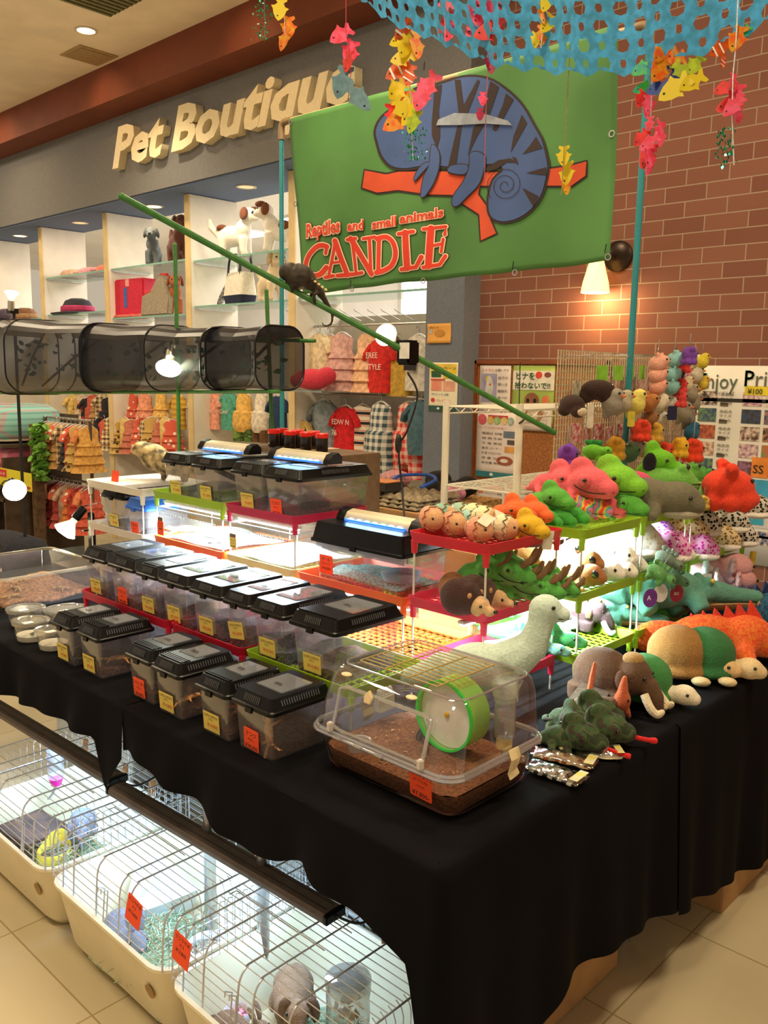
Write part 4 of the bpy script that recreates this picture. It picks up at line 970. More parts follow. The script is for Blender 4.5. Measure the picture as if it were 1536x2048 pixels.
def decal(polys, layer, m, name, parent=bn):
    bm = bmesh.new()
    for poly in polys:
        vs = []
        for px, py in poly:
            s, z = bp(px, py); vs.append(bm.verts.new((s, z, 0)))
        try: bm.faces.new(vs)
        except Exception: pass
    bmesh.ops.triangulate(bm, faces=bm.faces[:])
    for _ in range(4):
        lg = [e for e in bm.edges if e.calc_length() > .06]
        if not lg: break
        bmesh.ops.subdivide_edges(bm, edges=lg, cuts=1, use_grid_fill=False)
        bmesh.ops.triangulate(bm, faces=[f for f in bm.faces if len(f.verts) > 3])
    for v in bm.verts:
        v.co = bw(v.co.x, v.co.y, .0025+.0012*layer)-inv
    me = bpy.data.meshes.new(name); bm.to_mesh(me); bm.free(); me.materials.append(m)
    for f in me.polygons: f.use_smooth = True
    o = bpy.data.objects.new(name, me); COL.objects.link(o); o.parent = parent; return o
def cr(pts, sc=2.743, ox=700, oy=100, n=0, closed=True):
    P = [(ox+x/sc, oy+y/sc) for x, y in pts]
    if n: P = [(p.x, p.y) for p in smooth_curve([(x, y, 0) for x, y in P], n, closed)]
    return P
def grow(poly, d):
    a = sum(x0*y1-x1*y0 for (x0, y0), (x1, y1) in zip(poly, poly[1:]+poly[:1])); sg = 1 if a > 0 else -1; out = []
    for i, (x, y) in enumerate(poly):
        p, q_ = Vector(poly[i-1]), Vector(poly[(i+1) % len(poly)]); t = (q_-p); t = t.normalized() if t.length > 1e-6 else Vector((1, 0))
        out.append((x+sg*t.y*d, y-sg*t.x*d))
    return out
BLUEC, DARKC, REDB, REDT, CRM = mat('3c5488', .8, .04, 8), mat('2c1c1a', .8, .05), mat('c84a26', .8, .06, 8), mat('dc3c26', .8, .06, 8), mat('f0d2b0', .8, .03)
branch = cr([(98, 665), (205, 685), (270, 668), (430, 668), (800, 665), (1090, 655), (1200, 640), (1300, 612), (1292, 690), (1215, 745), (1100, 745), (700, 740), (690, 790), (735, 850), (760, 925), (800, 1005), (715, 1045), (700, 900), (610, 840), (580, 795), (440, 795), (270, 770), (160, 785), (85, 760)])
decal([grow(branch, 4)], 0, DARKC, 'branch_outline'); decal([branch], 1, REDB, 'branch')
body = cr([(155, 450), (180, 385), (230, 335), (300, 300), (350, 215), (440, 195), (520, 172), (600, 150), (690, 148), (780, 170), (870, 235), (940, 310), (1000, 410), (1050, 490), (1075, 570), (1088, 640), (1075, 720), (1050, 800), (1000, 870), (930, 920), (850, 940), (785, 925), (755, 880), (752, 800), (775, 710), (830, 650), (760, 620), (650, 640), (540, 640), (440, 630), (370, 640), (300, 650), (230, 635), (185, 580), (165, 510)], n=3)
decal([grow(body, 5)], 2, DARKC, 'chameleon_outline'); decal([body], 3, BLUEC, 'chameleon_body')
st = [[(565, 160), (600, 160), (620, 300), (700, 160), (712, 170), (640, 350), (615, 380), (580, 640), (540, 640), (585, 420), (590, 330)], [(450, 195), (492, 185), (478, 330), (490, 420), (492, 480), (478, 540), (445, 470), (440, 400)], [(770, 170), (815, 200), (770, 320), (745, 380), (690, 470), (640, 580), (670, 430), (720, 350)], [(850, 235), (890, 268), (820, 390), (790, 440), (770, 430), (830, 300)], [(935, 350), (965, 400), (905, 500), (870, 560), (885, 470)], [(1020, 475), (1060, 540), (940, 570), (985, 520)], [(965, 675), (1082, 645), (1082, 690)], [(945, 755), (1040, 805), (1010, 860)], [(740, 640), (800, 600), (870, 590), (905, 615), (850, 612), (790, 650), (740, 665)], [(880, 580), (905, 590), (920, 630), (890, 610)]]
decal([cr(s) for s in st], 4, DARKC, 'chameleon_stripe')
legs = [[(450, 520), (490, 560), (495, 640), (470, 730), (430, 800), (405, 805), (415, 700), (440, 640)], [(660, 560), (730, 580), (705, 720), (640, 800), (590, 855), (565, 850), (570, 800), (620, 720), (650, 640)], [(410, 625), (445, 625), (400, 680), (365, 722), (370, 680)], [(560, 635), (640, 630), (625, 680), (545, 670)]]
decal([grow(cr(s, n=3), 2) for s in legs], 5, DARKC, 'leg_outline'); decal([cr(s, n=3) for s in legs], 6, BLUEC, 'chameleon_leg')
def ribbon(pts, w):
    P = [Vector((x, y)) for x, y in pts]; L1, L2 = [], []
    for i, p in enumerate(P):
        t = (P[min(i+1, len(P)-1)]-P[max(i-1, 0)]).normalized(); n = Vector((-t.y, t.x)); L1.append(p+n*w/2); L2.append(p-n*w/2)
    return [tuple(a) for q_ in zip(L1, L1[1:], L2[1:], L2) for a in []] or [[tuple(L1[i]), tuple(L1[i+1]), tuple(L2[i+1]), tuple(L2[i])] for i in range(len(P)-1)]
c0 = cr([(845, 740)])[0]
decal(ribbon([(c0[0]+(4+a*2.05)*math.cos(a*1.0)*1.05, c0[1]-(4+a*2.05)*math.sin(a*1.0)) for a in [i*.35 for i in range(48)]], 1.2), 5, DARKC, 'tail_spiral')
decal([cr([(480, 380), (570, 345), (740, 350), (860, 385), (880, 410), (740, 402), (600, 412), (470, 412)])], 7, mat('8c94a0', .8, .1, 20), 'belly_band')
# CANDLE drawn in thick serif strokes
LET = [[(388, 500), (340, 488), (285, 505), (215, 570), (182, 650), (200, 720), (260, 752), (320, 735), (372, 680)], 46], [[(388, 498), (372, 560)], 30], [[(465, 440), (440, 560), (385, 760)], 26], [[(462, 450), (500, 590), (552, 745)], 48], [[(425, 640), (505, 630)], 22], [[(355, 768), (428, 752)], 30], [[(462, 752), (600, 740)], 36], \
    [[(598, 432), (690, 590), (785, 740)], 50], [[(612, 470), (632, 725)], 30], [[(762, 430), (778, 720)], 34], [[(568, 440), (640, 428)], 30], [[(705, 432), (812, 415)], 28], [[(580, 745), (692, 728)], 32], \
    [[(852, 440), (850, 720)], 42], [[(830, 432), (920, 418), (985, 470), (1008, 570), (975, 665), (900, 712), (830, 728)], 44], [[(1090, 380), (1105, 690)], 56], [[(1030, 392), (1158, 370)], 34], [[(1058, 702), (1175, 680), (1222, 590)], 38], \
    [[(1300, 340), (1275, 670)], 58], [[(1240, 348), (1415, 322), (1408, 390)], 30], [[(1310, 492), (1385, 472)], 26], [[(1395, 430), (1378, 545)], 24], [[(1235, 682), (1365, 655), (1412, 580)], 34]
for add, layer, m, nm in ((30, 0, mat('4a3a1c', .8, .05), 'lettering_dark_outline'), (19, 1, CRM, 'lettering_outline'), (0, 2, REDT, 'lettering')):  # dark brown printed outline lies beneath the cream one
    polys = []
    for pts, w in LET:
        P = [(570+x/4.389, 380+y/4.389) for x, y in pts]; W_ = (w*.92+add)/4.389
        if len(P) > 3: P = [(p.x, p.y) for p in smooth_curve([(x, y, 0) for x, y in P], 4)]
        polys += ribbon(P, W_)
        for e in (P[0], P[-1]): polys.append([(e[0]+W_*.5*math.cos(a*PI/5), e[1]+W_*.5*math.sin(a*PI/5)) for a in range(10)])
        for e in P[1:-1]: polys.append([(e[0]+W_*.5*math.cos(a*PI/4), e[1]+W_*.5*math.sin(a*PI/4)) for a in range(8)])
    decal(polys, layer, m, nm)
def word(s, a, b, hpx):
    A, B, H = (bw(*bp(570+x/4.389, 380+y/4.389), .0)-inv for x, y in (a, b, (a[0]+4, a[1]-hpx)))
    w = (B-A).length; size = (H-A).length*1.38
    for off, z, m, nm in ((.30, .004, mat('4a3a1c', .8, .05), 'small_letter_dark_outline'), (.20, .0055, CRM, 'small_letter_outline'), (.05, .007, REDT, 'small_letters')):  # small words carry the same dark brown printed outline
        text(s, size, m, bn, frame(A+BN*(z+.003), B-A, (0, 0, 1), BN), offset=size*off*.42, width=w*(1+off*.25), name=nm, extrude=.0001)
word('Reptiles', (190, 420), (505, 375), 120); word('and', (580, 365), (715, 348), 85); word('small', (790, 350), (1008, 318), 85); word('animals', (1045, 302), (1398, 238), 85)
for px, py in ((583, 245), (589, 408), (1225, 268), (1221, 515), (1030, 545), (850, 562), (704, 578)):
    s, z = bp(px, py)
    MB().lathe([(.008, 0), (.012, 0), (.012, .002), (.008, .002)], 16, M=frame(bw(s, z, .003)-inv, BD, (0, 0, 1), BN), cap=(False, False), closed=True).build('grommet', STEEL, bn)
for px, py in ((1216, 508), (1028, 540), (704, 575), (846, 140)):
    s, z = bp(px, py); MB().tube([bw(s, z, .012)-inv, bw(s+.006, z+.03, .016)-inv], .002, 6).build('cable_tie', BLACK, bn)

# ================================================================ green garden stakes, lamps, chameleon
STAKE = mat('3d7a34', .5, .08, 60)
def stake(label, a, b, r=.008):
    a, b = Vector(a), Vector(b); t = thing('garden_stake', label, 'stake', a); d = b-a
    n = int(d.length/.06); mb = MB(); mb.tube([d*(i/n) for i in range(n+1)], [r*(1.06 if i % 2 else .98) for i in range(n+1)], 9); mb.build('stick', STAKE, t)
    MB().ell((0, 0, 0), r*1.1, nu=8, nv=6).build('end_plug', STAKE, t); return t
sa, sb = at(243, 393, x=1.18), at(1110, 866, x=2.34)
stake('long green stake slanting from upper left down to the white wire shelf', sa, sb, .0085)
def onstick(px): 
    best = min((abs((lambda p: 768+FPX*(p-Vector((0,0,EYE))).dot(_r)/(p-Vector((0,0,EYE))).dot(_f))(sa.lerp(sb, i/400))-px), i) for i in range(401)); return sa.lerp(sb, best[1]/400)
stake('upright green stake left, behind the top boxes with a lamp clamped on', at(350, 490, x=2.02), (at(358, 862, x=2.02).x, at(358, 862, x=2.02).y, .70))
stake('upright green stake near the teal pole behind the mesh cages', at(533, 582, x=2.2), (2.2, at(556, 860, x=2.2).y, .70))
stake('horizontal green stake under the mesh cages', at(-40, 786, x=2.06), at(560, 783, x=2.06), .007)
stake('horizontal green stake running through the mesh cages at the right', at(470, 678, x=2.22), at(630, 682, x=2.22), .007)
def heat_lamp(label, base, aim, kind='silver', watt=5, col=(1, .95, .8), glow='fff4d0', estr=18, r=.036, ln=.1):
    base, aim = Vector(base), Vector(aim); z = (aim-base).normalized()
    t = thing('heat_lamp', label, 'lamp', base); Q = z.to_track_quat('Z', 'Y').to_matrix().to_4x4()
    sm = mat('c8c2b4', .3, .05, metal=.8) if kind == 'silver' else LIDB
    MB().lathe([(.012, -.02), (.019, -.014), (.02, .03), (.019, .042), (.014, .044)], 22, M=Q).build('socket', sm, t)
    MB().lathe([(.0145, .04), (.0145, ln*.5), (.02, ln*.58), (r*.8, ln*.82), (r, ln*.95)], 26, M=Q, cap=(True, False)).build('bulb_neck', clear((.9, .92, .85), .3, .06, .25, (.9, .9, .8)), t)
    MB().lathe([(r, ln*.95), (r*.96, ln), (r*.6, ln*1.08), (0, ln*1.1)], 28, M=Q, cap=(False, True)).build('bulb_face', mat('fffbe8', .4, 0, emit=estr, ecol=glow), t)
    light('heat_lamp_light', 'SPOT', base+z*(ln*1.14), watt, col, .03, aim=aim+z, spot=R(130), blend=.8)
    return t
p = at(343, 700, x=1.98)
hl = heat_lamp('silver spotlight glowing white clamped on the upright green stake', p, at(326, 775, x=1.86)+Vector((0, 0, -.05)), 'silver', 9, (.95, 1, .85), 'f4ffd8', 22, .05, .10)
MB().box((.045, -.045, .012), (.09, .03, .016), M=RZ(-.4)).build('clamp', mat('b8b4a8', .35, .05, metal=.7), hl, bevel=.003)
p = onstick(775)+Vector((0, 0, .03))
q = at(755, 655, x=1.9)
hl = heat_lamp('bare warm bulb glaring on the long green stake', at(792, 688, x=2.0), at(752, 652, x=1.86), 'black', 14, (1, .72, .36), 'ffd890', 60, .034, .085)
cl = onstick(815)
MB().box(cl-Vector(hl.location)+Vector((0, 0, .0)), (.05, .05, .07)).build('clamp', LIDB, hl, bevel=.006)
MB().box(cl-Vector(hl.location)+Vector((-.026, -.01, .005)), (.004, .035, .045)).build('warning_label', PAPER, hl, smooth=0)
pts = smooth_curve([at(815, 745, x=2.05), at(835, 790, x=2.1), at(815, 860, x=2.12), at(798, 900, x=2.12), at(806, 1000, x=2.13), Vector((2.15, 1.9, .72))], 6)
c0 = MB(); c0.tube([p_-Vector(hl.location) for p_ in pts], .0035, 7); c0.build('cable', BLACK, hl)
sw = at(797, 887, x=2.12)-Vector(hl.location); MB().ell(sw, (.012, .012, .033)).build('cord_switch', BLACK, hl)
hl = heat_lamp('round glowing bulb at the left edge by the stuffed hat', at(22, 615, x=2.3), at(24, 560, x=2.3), 'silver', 10, (1, .75, .4), 'ffd68a', 40, .04, .09)
MB().cyl((.03, .03, -.02), (.03, .03, -hl.location.z), .010, 8).build('stand_pole', BLACK, hl); MB().box((.015, .015, -.02), (.05, .05, .03)).build('clamp', LIDB, hl)
hl = heat_lamp('white reflector lamp on a gooseneck at the left edge', at(24, 965, x=1.75), at(48, 1035, x=1.62), 'black', 7, (1, .98, .75), 'fffbd0', 24, .052, .11)
b_ = Vector(hl.location); MB().tube(smooth_curve([(0, 0, 0), at(4, 968, x=1.78)-b_, at(-12, 1040, x=1.8)-b_, at(20, 1150, x=1.8)-b_], 5), .004, 7).build('gooseneck', BLACK, hl)
hl = heat_lamp('reflector bulb in a black socket shining down into the small clear box', at(163, 1022, x=1.78), at(112, 1085, x=1.68), 'black', 6, (1, .97, .75), 'fffbd0', 22, .05, .115)
b_ = Vector(hl.location); MB().tube(smooth_curve([(.01, 0, .02), at(178, 1010, x=1.8)-b_, at(196, 1006, x=1.8)-b_], 5), .0025, 6).build('cable', BLACK, hl)
MB().box(at(180, 1040, x=1.8)-b_+Vector((0, -.01, -.05)), (.02, .03, .17)).build('clamp', LIDB, hl, bevel=.004)
MB().box(at(176, 1060, x=1.8)-b_, (.05, .02, .006), ).build('clamp_jaw', LIDB, hl, bevel=.002)
# live chameleon
c1, c2 = onstick(585), onstick(650); ax = (c2-c1).normalized()
ch = thing('chameleon', 'dark live chameleon with pale side stripe climbing the long green stake', 'chameleon', c1)
up = Vector((0, 0, 1)); up = (up-ax*up.dot(ax)).normalized(); sd = ax.cross(up)
def cp(a, b, c=0): return ax*a+up*b+sd*c
mb = MB(); mb.tube(smooth_curve([cp(-.055, .03), cp(-.035, .034), cp(-.015, .034), cp(.01, .042), (cp(.04, .04)), cp(.07, .03), cp(.10, .012), cp(.125, -.005), cp(.135, -.03), cp(.12, -.045), cp(.108, -.038)], 4), [0.0078, 0.0156, 0.0208, 0.0221, 0.0234, 0.0221, 0.0247, 0.0286, 0.0325, 0.0351, 0.0364, 0.0364, 0.0351, 0.0325, 0.0286, 0.0247, 0.0208, 0.0182, 0.0156, 0.0137, 0.0123, 0.0111, 0.0086, 0.0078, 0.0069, 0.0063, 0.0057, 0.0053, 0.0048, 0.0046, 0.0044, 0.0041, 0.0039, 0.0037, 0.0034, 0.0032, 0.003, 0.0028, 0.0025, 0.0023, 0.0023], 12, flat=1.0)
mb.ell(cp(-.028, .05), (.018, .012, .016))
for a in (-.005, .065):
    for s in (-1, 1): mb.tube([cp(a, .03, s*.008), cp(a-.012, .014, s*.016), cp(a-.002, .0, s*.010), cp(a+.006, -.006, s*.003)], [.007, .0055, .005, .0045], 7)
mb.soft('body', mat('3a3020', .7, .35, 70., .5, color2='241c14'), ch, .0032, 2)
for s in (-1, 1): MB().ell(cp(-.034, .038, s*.013), .0065).build('eye', mat('5a4a30', .6, .1), ch)
sp = MB()
for i in range(9): [sp.ell(cp(-.02+i*.012, .046-.003*abs(i-4)*.5, sg*(.0235-.0008*abs(i-4))), (.0058, .0025, .0032), nu=8, nv=6) for sg in (-1, 1)]
sp.build('pale_stripe', mat('d8c890', .7, .1), ch)
# ================================================================ black pop-up mesh cages
def mesh_mat(a):
    k = ('mesh', a)
    if k in _mc: return _mc[k]
    m = bpy.data.materials.new('mat_%d' % len(_mc)); m.use_nodes = True; _mc[k] = m
    N = m.node_tree.nodes; L = m.node_tree.links; b = N['Principled BSDF']; b.inputs['Base Color'].default_value = (.012, .012, .018, 1); b.inputs['Roughness'].default_value = .35
    t = nd(m, 'ShaderNodeBsdfTransparent'); mx = nd(m, 'ShaderNodeMixShader'); mx.inputs[0].default_value = a
    L.new(t.outputs[0], mx.inputs[1]); L.new(b.outputs[0], mx.inputs[2]); L.new(mx.outputs[0], N['Material Output'].inputs[0]); return m
NET, SOLID, HOOP = mesh_mat(.62), mesh_mat(.96), mat('0c0c10', .35, .02)
LEAF2 = mat('1e5a34', .5, .2, 30)
def mesh_cage(label, hoops, seed):
    t = thing('mesh_cage', label, 'mesh cage', (hoops[0][0], hoops[0][1], hoops[0][2])); o0 = Vector(hoops[0][:3]); rnd = random.Random(seed)
    def sq(h, k=1.):
        x, y, z, s = h; return [Vector((x, y, z))-o0+Vector((px_*k, 0, py_*k)) for px_, py_ in rrect(s, s, s*.3, 6)]
    for a, b in zip(hoops, hoops[1:]):
        m_ = tuple((u+v)/2 for u, v in zip(a, b)); ra, rm, rb = sq(a), sq(m_, .93), sq(b); n = len(ra)
        top, side = MB(), MB()
        for R1, R2 in ((ra, rm), (rm, rb)):
            for j in range(n):
                j2 = (j+1) % n; mid = (R1[j].z+R1[j2].z)/2+o0.z-a[2]
                (top if mid > a[3]*.30 else side).add([R1[j], R1[j2], R2[j2], R2[j]], [(0, 1, 2, 3)])
        top.build('top_panel', SOLID, t); side.build('net_wall', NET, t)
        br_ = MB(); c_ = Vector(m_[:3])-o0
        br_.tube([c_+Vector((rnd.uniform(-.03, .03), -(b[1]-a[1])*.45, -a[3]*.38)), c_, c_+Vector((rnd.uniform(-.05, .05), (b[1]-a[1])*.42, a[3]*.34))], .006, 6); br_.build('branch', mat('6a4c34', .8, .2), t)
        lf = MB()
        for i in range(26):
            p_ = c_+Vector((rnd.uniform(-.06, .06), rnd.uniform(-.4, .4)*(b[1]-a[1]), rnd.uniform(-.09, .08))); M_ = T(p_) @ Euler((rnd.uniform(0, 3), rnd.uniform(0, 3), rnd.uniform(0, 6))).to_matrix().to_4x4()
            lf.add([(0, -.016, 0), (.011, -.004, .003), (.008, .010, .002), (0, .02, 0), (-.008, .010, .002), (-.011, -.004, .003)], [(0, 1, 2, 3, 4, 5)], 0, M_)
        lf.build('vine_leaf', LEAF2, t, smooth=0, solid=.0006)
    for h in hoops: MB().tube(sq(h), .0042, 7, closed=True).build('wire_hoop', HOOP, t)
    for h in (hoops[0], hoops[-1]): MB().rings([sq(h), sq(h, .02)], cap=(False, True)).build('end_net', NET, t)
    return t
zz = lambda px, py, x: at(px, py, x=x)
def hp(px, x, top, bot): 
    a, b = at(px, top, x=x), at(px, bot, x=x); return (x, (a.y+b.y)/2, (a.z+b.z)/2, abs(a.z-b.z))
mesh_cage('black mesh pop-up cage on the left with branches crossing inside', [hp(48, 2.06, 640, 788), hp(82, 2.06, 640, 788), hp(222, 2.06, 648, 784)], 1)
mesh_cage('black mesh pop-up cage in the middle behind the silver spotlight', [hp(226, 2.08, 648, 784), hp(345, 2.08, 652, 782), hp(452, 2.08, 656, 780)], 2)
mesh_cage('black mesh pop-up cage on the right, end facing out', [hp(462, 2.12, 655, 779), hp(560, 2.12, 652, 780)], 3)
# ================================================================ blue honeycomb garland and fish mobiles
GX = 1.62
edge = [(700, -30), (735, 8), (790, 48), (860, 75), (920, 100), (985, 127), (1080, 140), (1180, 146), (1270, 142), (1340, 125), (1420, 98), (1500, 62), (1580, 25)]
ge = [at(x, y, x=GX) for x, y in edge]
gs = smooth_curve(ge, 12)
cum = [0]
for a, b in zip(gs, gs[1:]): cum.append(cum[-1]+(b-a).length)
def gpt(s, h):
    s = max(0, min(cum[-1]-1e-4, s))
    i = max(j for j in range(len(cum)-1) if cum[j] <= s)
    p = gs[i].lerp(gs[i+1], (s-cum[i])/(cum[i+1]-cum[i]))
    return p+Vector((-.30*h-.012*math.sin(s*34)*min(1, h*6+.3), 0, h))
cw, chh = .040, .031; NX, NY = int(cum[-1]/cw), 15; mb = MB()
for j in range(NY):
    for i in range(NX):
        big = (i+j) % 2 == 0; rx, rz = (.36, .40) if big else (.17, .26)
        cs = [(-.5, -.5), (0, -.5), (.5, -.5), (.5, 0), (.5, .5), (0, .5), (-.5, .5), (-.5, 0)]
        hs = [(-.75, -.75), (0, -1), (.75, -.75), (1, .1), (.55, .9), (0, .8), (-.55, .9), (-1, .1)]
        if j == 0: cs[1] = (0, -.15 if big else -.75)
        P = [gpt((i+.5+x)*cw, (j+.5+z)*chh) for x, z in cs]+[gpt((i+.5+x*rx)*cw, (j+.5+z*rz)*chh) for x, z in hs]
        mb.add(P, [(k, (k+1) % 8, 8+(k+1) % 8, 8+k) for k in range(8)])
o = mb.build('paper_garland', film('62c4f0'), smooth=0, solid=.0004); tag(o, 'bright blue honeycomb paper garland draped across the top right', 'garland')
FISH = [(-.5, .02), (-.38, .16), (-.2, .27), (.0, .33), (.12, .42), (.16, .27), (.28, .16), (.42, .30), (.52, .26), (.46, .05), (.54, -.2), (.42, -.24), (.28, -.08), (.14, -.2), (.1, -.36), (-.02, -.26), (-.2, -.22), (-.38, -.12)]
FC = {'y': 'f0e030', 'o': 'f87828', 'p': 'f8709c', 'r': 'f04848', 'g': '58d860', 'b': '2a50b0', 's': '6a9aa8', 'c': 'e86a20', 't': '1e7a80', 'm': 'c02858', 'l': 'c8e040'}
def fish_mobile(label, x, fish, string, scol='d8d0d0', tinsel=(), n=0):
    top = at(*string[0], x=x); t = thing('fish_mobile', label, 'mobile', top); o0 = Vector(top)
    MB().tube([Vector((0, 0, 3.81-o0.z))]+[at(px, py, x=x)-o0 for px, py in string], .0011, 5).build('string', mat(scol, .4, .1, 200.), t)
    rnd = random.Random(len(label))
    for px, py, s, c, rot in fish:
        m_ = at(px, py, x=x)-o0; k = (at(px+s, py, x=x)-at(px, py, x=x)).length*1.05; yaw = rnd.uniform(-.7, .7)
        M = T(m_+Vector((rnd.uniform(-.02, .02), 0, 0))) @ RZ(yaw) @ frame((0, 0, 0), _r, _u, -_f) @ RZ(rot)
        f = MB().prism([(a*k, b*k) for a, b in FISH], .0008, M=M).build('clownfish' if c == 'c' else 'fish', film(FC[c], {'o': 'f0c030', 'y': 'f0e030', 'p': 'f04868', 'g': '30c0a0'}.get(c)), t, smooth=0)
        MB().ell((0, 0, 0), .035*k, M=M @ T((-.28*k, .08*k, .0006)), nu=8, nv=6).build('eye', EYE_M, f)
        if c == 'c':
            for q in (-.22, .08): MB().prism([(q*k-.03*k, -.2*k), (q*k+.03*k, -.2*k), (q*k+.05*k, .26*k), (q*k-.02*k, .26*k)], .0012, M=M, z0=-.0002).build('white_band', PAPER, f, smooth=0)
    for cx, cy, w, h, c in tinsel:
        g = MB()
        for i in range(90):
            p_ = at(cx+rnd.gauss(0, w*.3), cy+rnd.uniform(-h/2, h/2), x=x+rnd.uniform(-.03, .03))-o0; l = .004
            g.add([(-l, 0, 0), (0, -l*.7, 0), (l, 0, 0), (0, l*.7, 0)], [(0, 1, 2, 3)], 0, T(p_) @ Euler((rnd.uniform(0, 6), rnd.uniform(0, 6), 0)).to_matrix().to_4x4())
        g.build('tinsel', mat(c, .2, .4, 300., metal=.8, color2='40d890'), t, smooth=0)
fish_mobile('dark teal glitter tinsel hanging at the top left of the brown trim', 1.75, [], [(528, -40), (530, 75)], '2a6a70', [(526, 40, 34, 84, '1e6a70')])
fish_mobile('orange and yellow fish seen edge-on beside the teal tinsel', 1.75, [(567, 22, 28, 'y', 1.4), (569, 52, 28, 'o', 1.5), (570, 80, 28, 'o', 1.3)], [(566, -40), (571, 92)])
fish_mobile('pink fish above a grey-blue fish in front of the shop sign', 1.72, [(688, 74, 34, 'p', .6), (692, 102, 34, 'p', 1.2), (698, 125, 28, 'r', 1.4), (690, 168, 44, 's', 1.3), (708, 190, 46, 's', 2.4)], [(692, -40), (692, 60), (702, 145), (696, 200)], 'c03050')
fish_mobile('large mixed yellow, orange and pink fish cluster with clownfish and teal tinsel', 1.66,
    [(812, 58, 40, 'c', .9), (806, 82, 34, 'y', .3), (818, 98, 34, 'y', 1.2), (812, 120, 36, 'y', .2), (835, 92, 40, 'o', 1.5), (798, 143, 40, 'c', .5), (822, 152, 34, 'c', 1.2), (798, 182, 40, 'y', .8), (846, 172, 46, 'p', .9), (788, 212, 46, 'o', 1.2), (822, 200, 42, 'y', .4), (852, 200, 40, 'p', 1.3), (812, 218, 36, 'y', 2.2), (830, 228, 44, 'y', .9), (800, 245, 46, 'o', .5), (790, 232, 36, 'r', 1.8), (838, 248, 34, 'l', 1.2)], [(818, -40), (818, 120), (826, 320)], 'd0c8c0', [(830, 288, 46, 70, '1e8068')])
fish_mobile('two pink fish hanging high in front of the blue garland', 1.6, [(884, 42, 34, 'r', .8), (898, 58, 36, 'p', 1.1), (885, 8, 26, 'p', .2)], [(882, -40), (892, 70)], 'e090a0')
fish_mobile('pink fish cluster on a long red string in front of the banner', 1.62, [(975, 8, 52, 'p', .4), (960, 28, 44, 'p', 1.4), (948, 50, 44, 'p', .9), (998, 42, 40, 'r', 1.2), (980, 66, 46, 'r', .3), (955, 80, 34, 'p', .1), (978, 125, 34, 'm', 1.5), (970, 200, 22, 'p', 1.5), (969, 232, 20, 'm', 1.5)], [(968, -40), (978, 90), (972, 220), (969, 370)], 'b05a74')
fish_mobile('narrow yellow and orange fish strip hanging over the blue garland', 1.6, [(1098, 10, 30, 'y', 1.2), (1090, 30, 34, 'o', 1.5), (1094, 48, 34, 'y', 1.0), (1082, 70, 34, 'o', 1.5), (1080, 86, 26, 'y', 1.4)], [(1094, -40), (1082, 96)])
fish_mobile('thin string with a yellow tassel fish in front of the banner right part', 1.66, [(1126, 312, 34, 'y', 1.55), (1125, 345, 40, 'y', 1.57), (1123, 372, 26, 'o', 1.5)], [(1140, 100), (1132, 240), (1123, 390)], '9a8a50')
fish_mobile('multicoloured fish cluster of green, orange, blue and yellow before the brick wall', 1.62,
    [(1285, 138, 40, 'g', .4), (1282, 176, 46, 'g', .1), (1300, 160, 30, 's', 1.2), (1328, 112, 40, 'o', .9), (1352, 118, 56, 'o', .2), (1328, 146, 50, 'o', 1.0), (1352, 142, 44, 'b', 2.1), (1322, 182, 40, 'b', .2), (1366, 142, 40, 'l', 2.3), (1390, 132, 42, 'l', .9), (1358, 184, 62, 'y', .6), (1388, 168, 50, 'y', .5), (1330, 172, 30, 'o', 1.4), (1283, 200, 34, 'r', 1.1), (1296, 208, 36, 'p', 1.6), (1290, 222, 26, 'p', 1.4),
     (1304, 250, 26, 'p', 1.5), (1312, 265, 50, 'p', 1.3), (1288, 280, 34, 'r', .9), (1306, 290, 40, 'p', .5), (1286, 310, 46, 'r', 1.2), (1304, 316, 48, 'p', 1.1), (1290, 332, 28, 'p', 1.5)], [(1300, -40), (1305, 120), (1302, 230), (1292, 342)], 'b0a8a0')
fish_mobile('pink fish with a clownfish and blue tinsel at the right edge', 1.6, [(1474, 78, 50, 'o', 1.2), (1482, 62, 30, 'g', .8), (1443, 102, 44, 'c', .5), (1440, 122, 26, 'c', 1.2), (1465, 165, 36, 'p', 1.5), (1450, 178, 40, 'r', .4), (1468, 188, 44, 'p', 1.2), (1452, 208, 50, 'r', .2), (1470, 216, 46, 'p', .8), (1474, 230, 32, 'p', 1.4)], [(1478, -40), (1472, 90), (1466, 150), (1464, 230), (1468, 330)], 'e8e8ec', [(1450, 296, 34, 80, '1e5a78')])
# ================================================================ soft toys
TOP, MIDT, LOWT, TAB_ = 1.128, .957, .783, .7035
def eyes(t, pts, r=.006, m=EYE_M, parent=None):
    for p in pts: MB().ell(p, r, nu=10, nv=7).build('eye', m, parent or t)
def put(proto, px, py, h, label, rz, scale=1, mats=None, floor=TOP, tilt=0, group=None, roll=0):
    """stand a copy so that its head point (height h above the floor times scale) lies behind photo point px,py"""
    p = at(px, py, z=floor+h*scale); return dup(proto, label, (p.x, p.y, floor), None, group, scale, mats, rot=(roll, tilt, rz))
def retire(t):
    for c in kids(t):
        for g in kids(c): bpy.data.objects.remove(g)
        bpy.data.objects.remove(c)
    bpy.data.objects.remove(t)
protos = []
def proto(name, cat):
    t = thing(name, 'soft toy', cat, (0, 0, -20)); protos.append(t); return t
MOUTH = mat('1c2414', .9, 0)
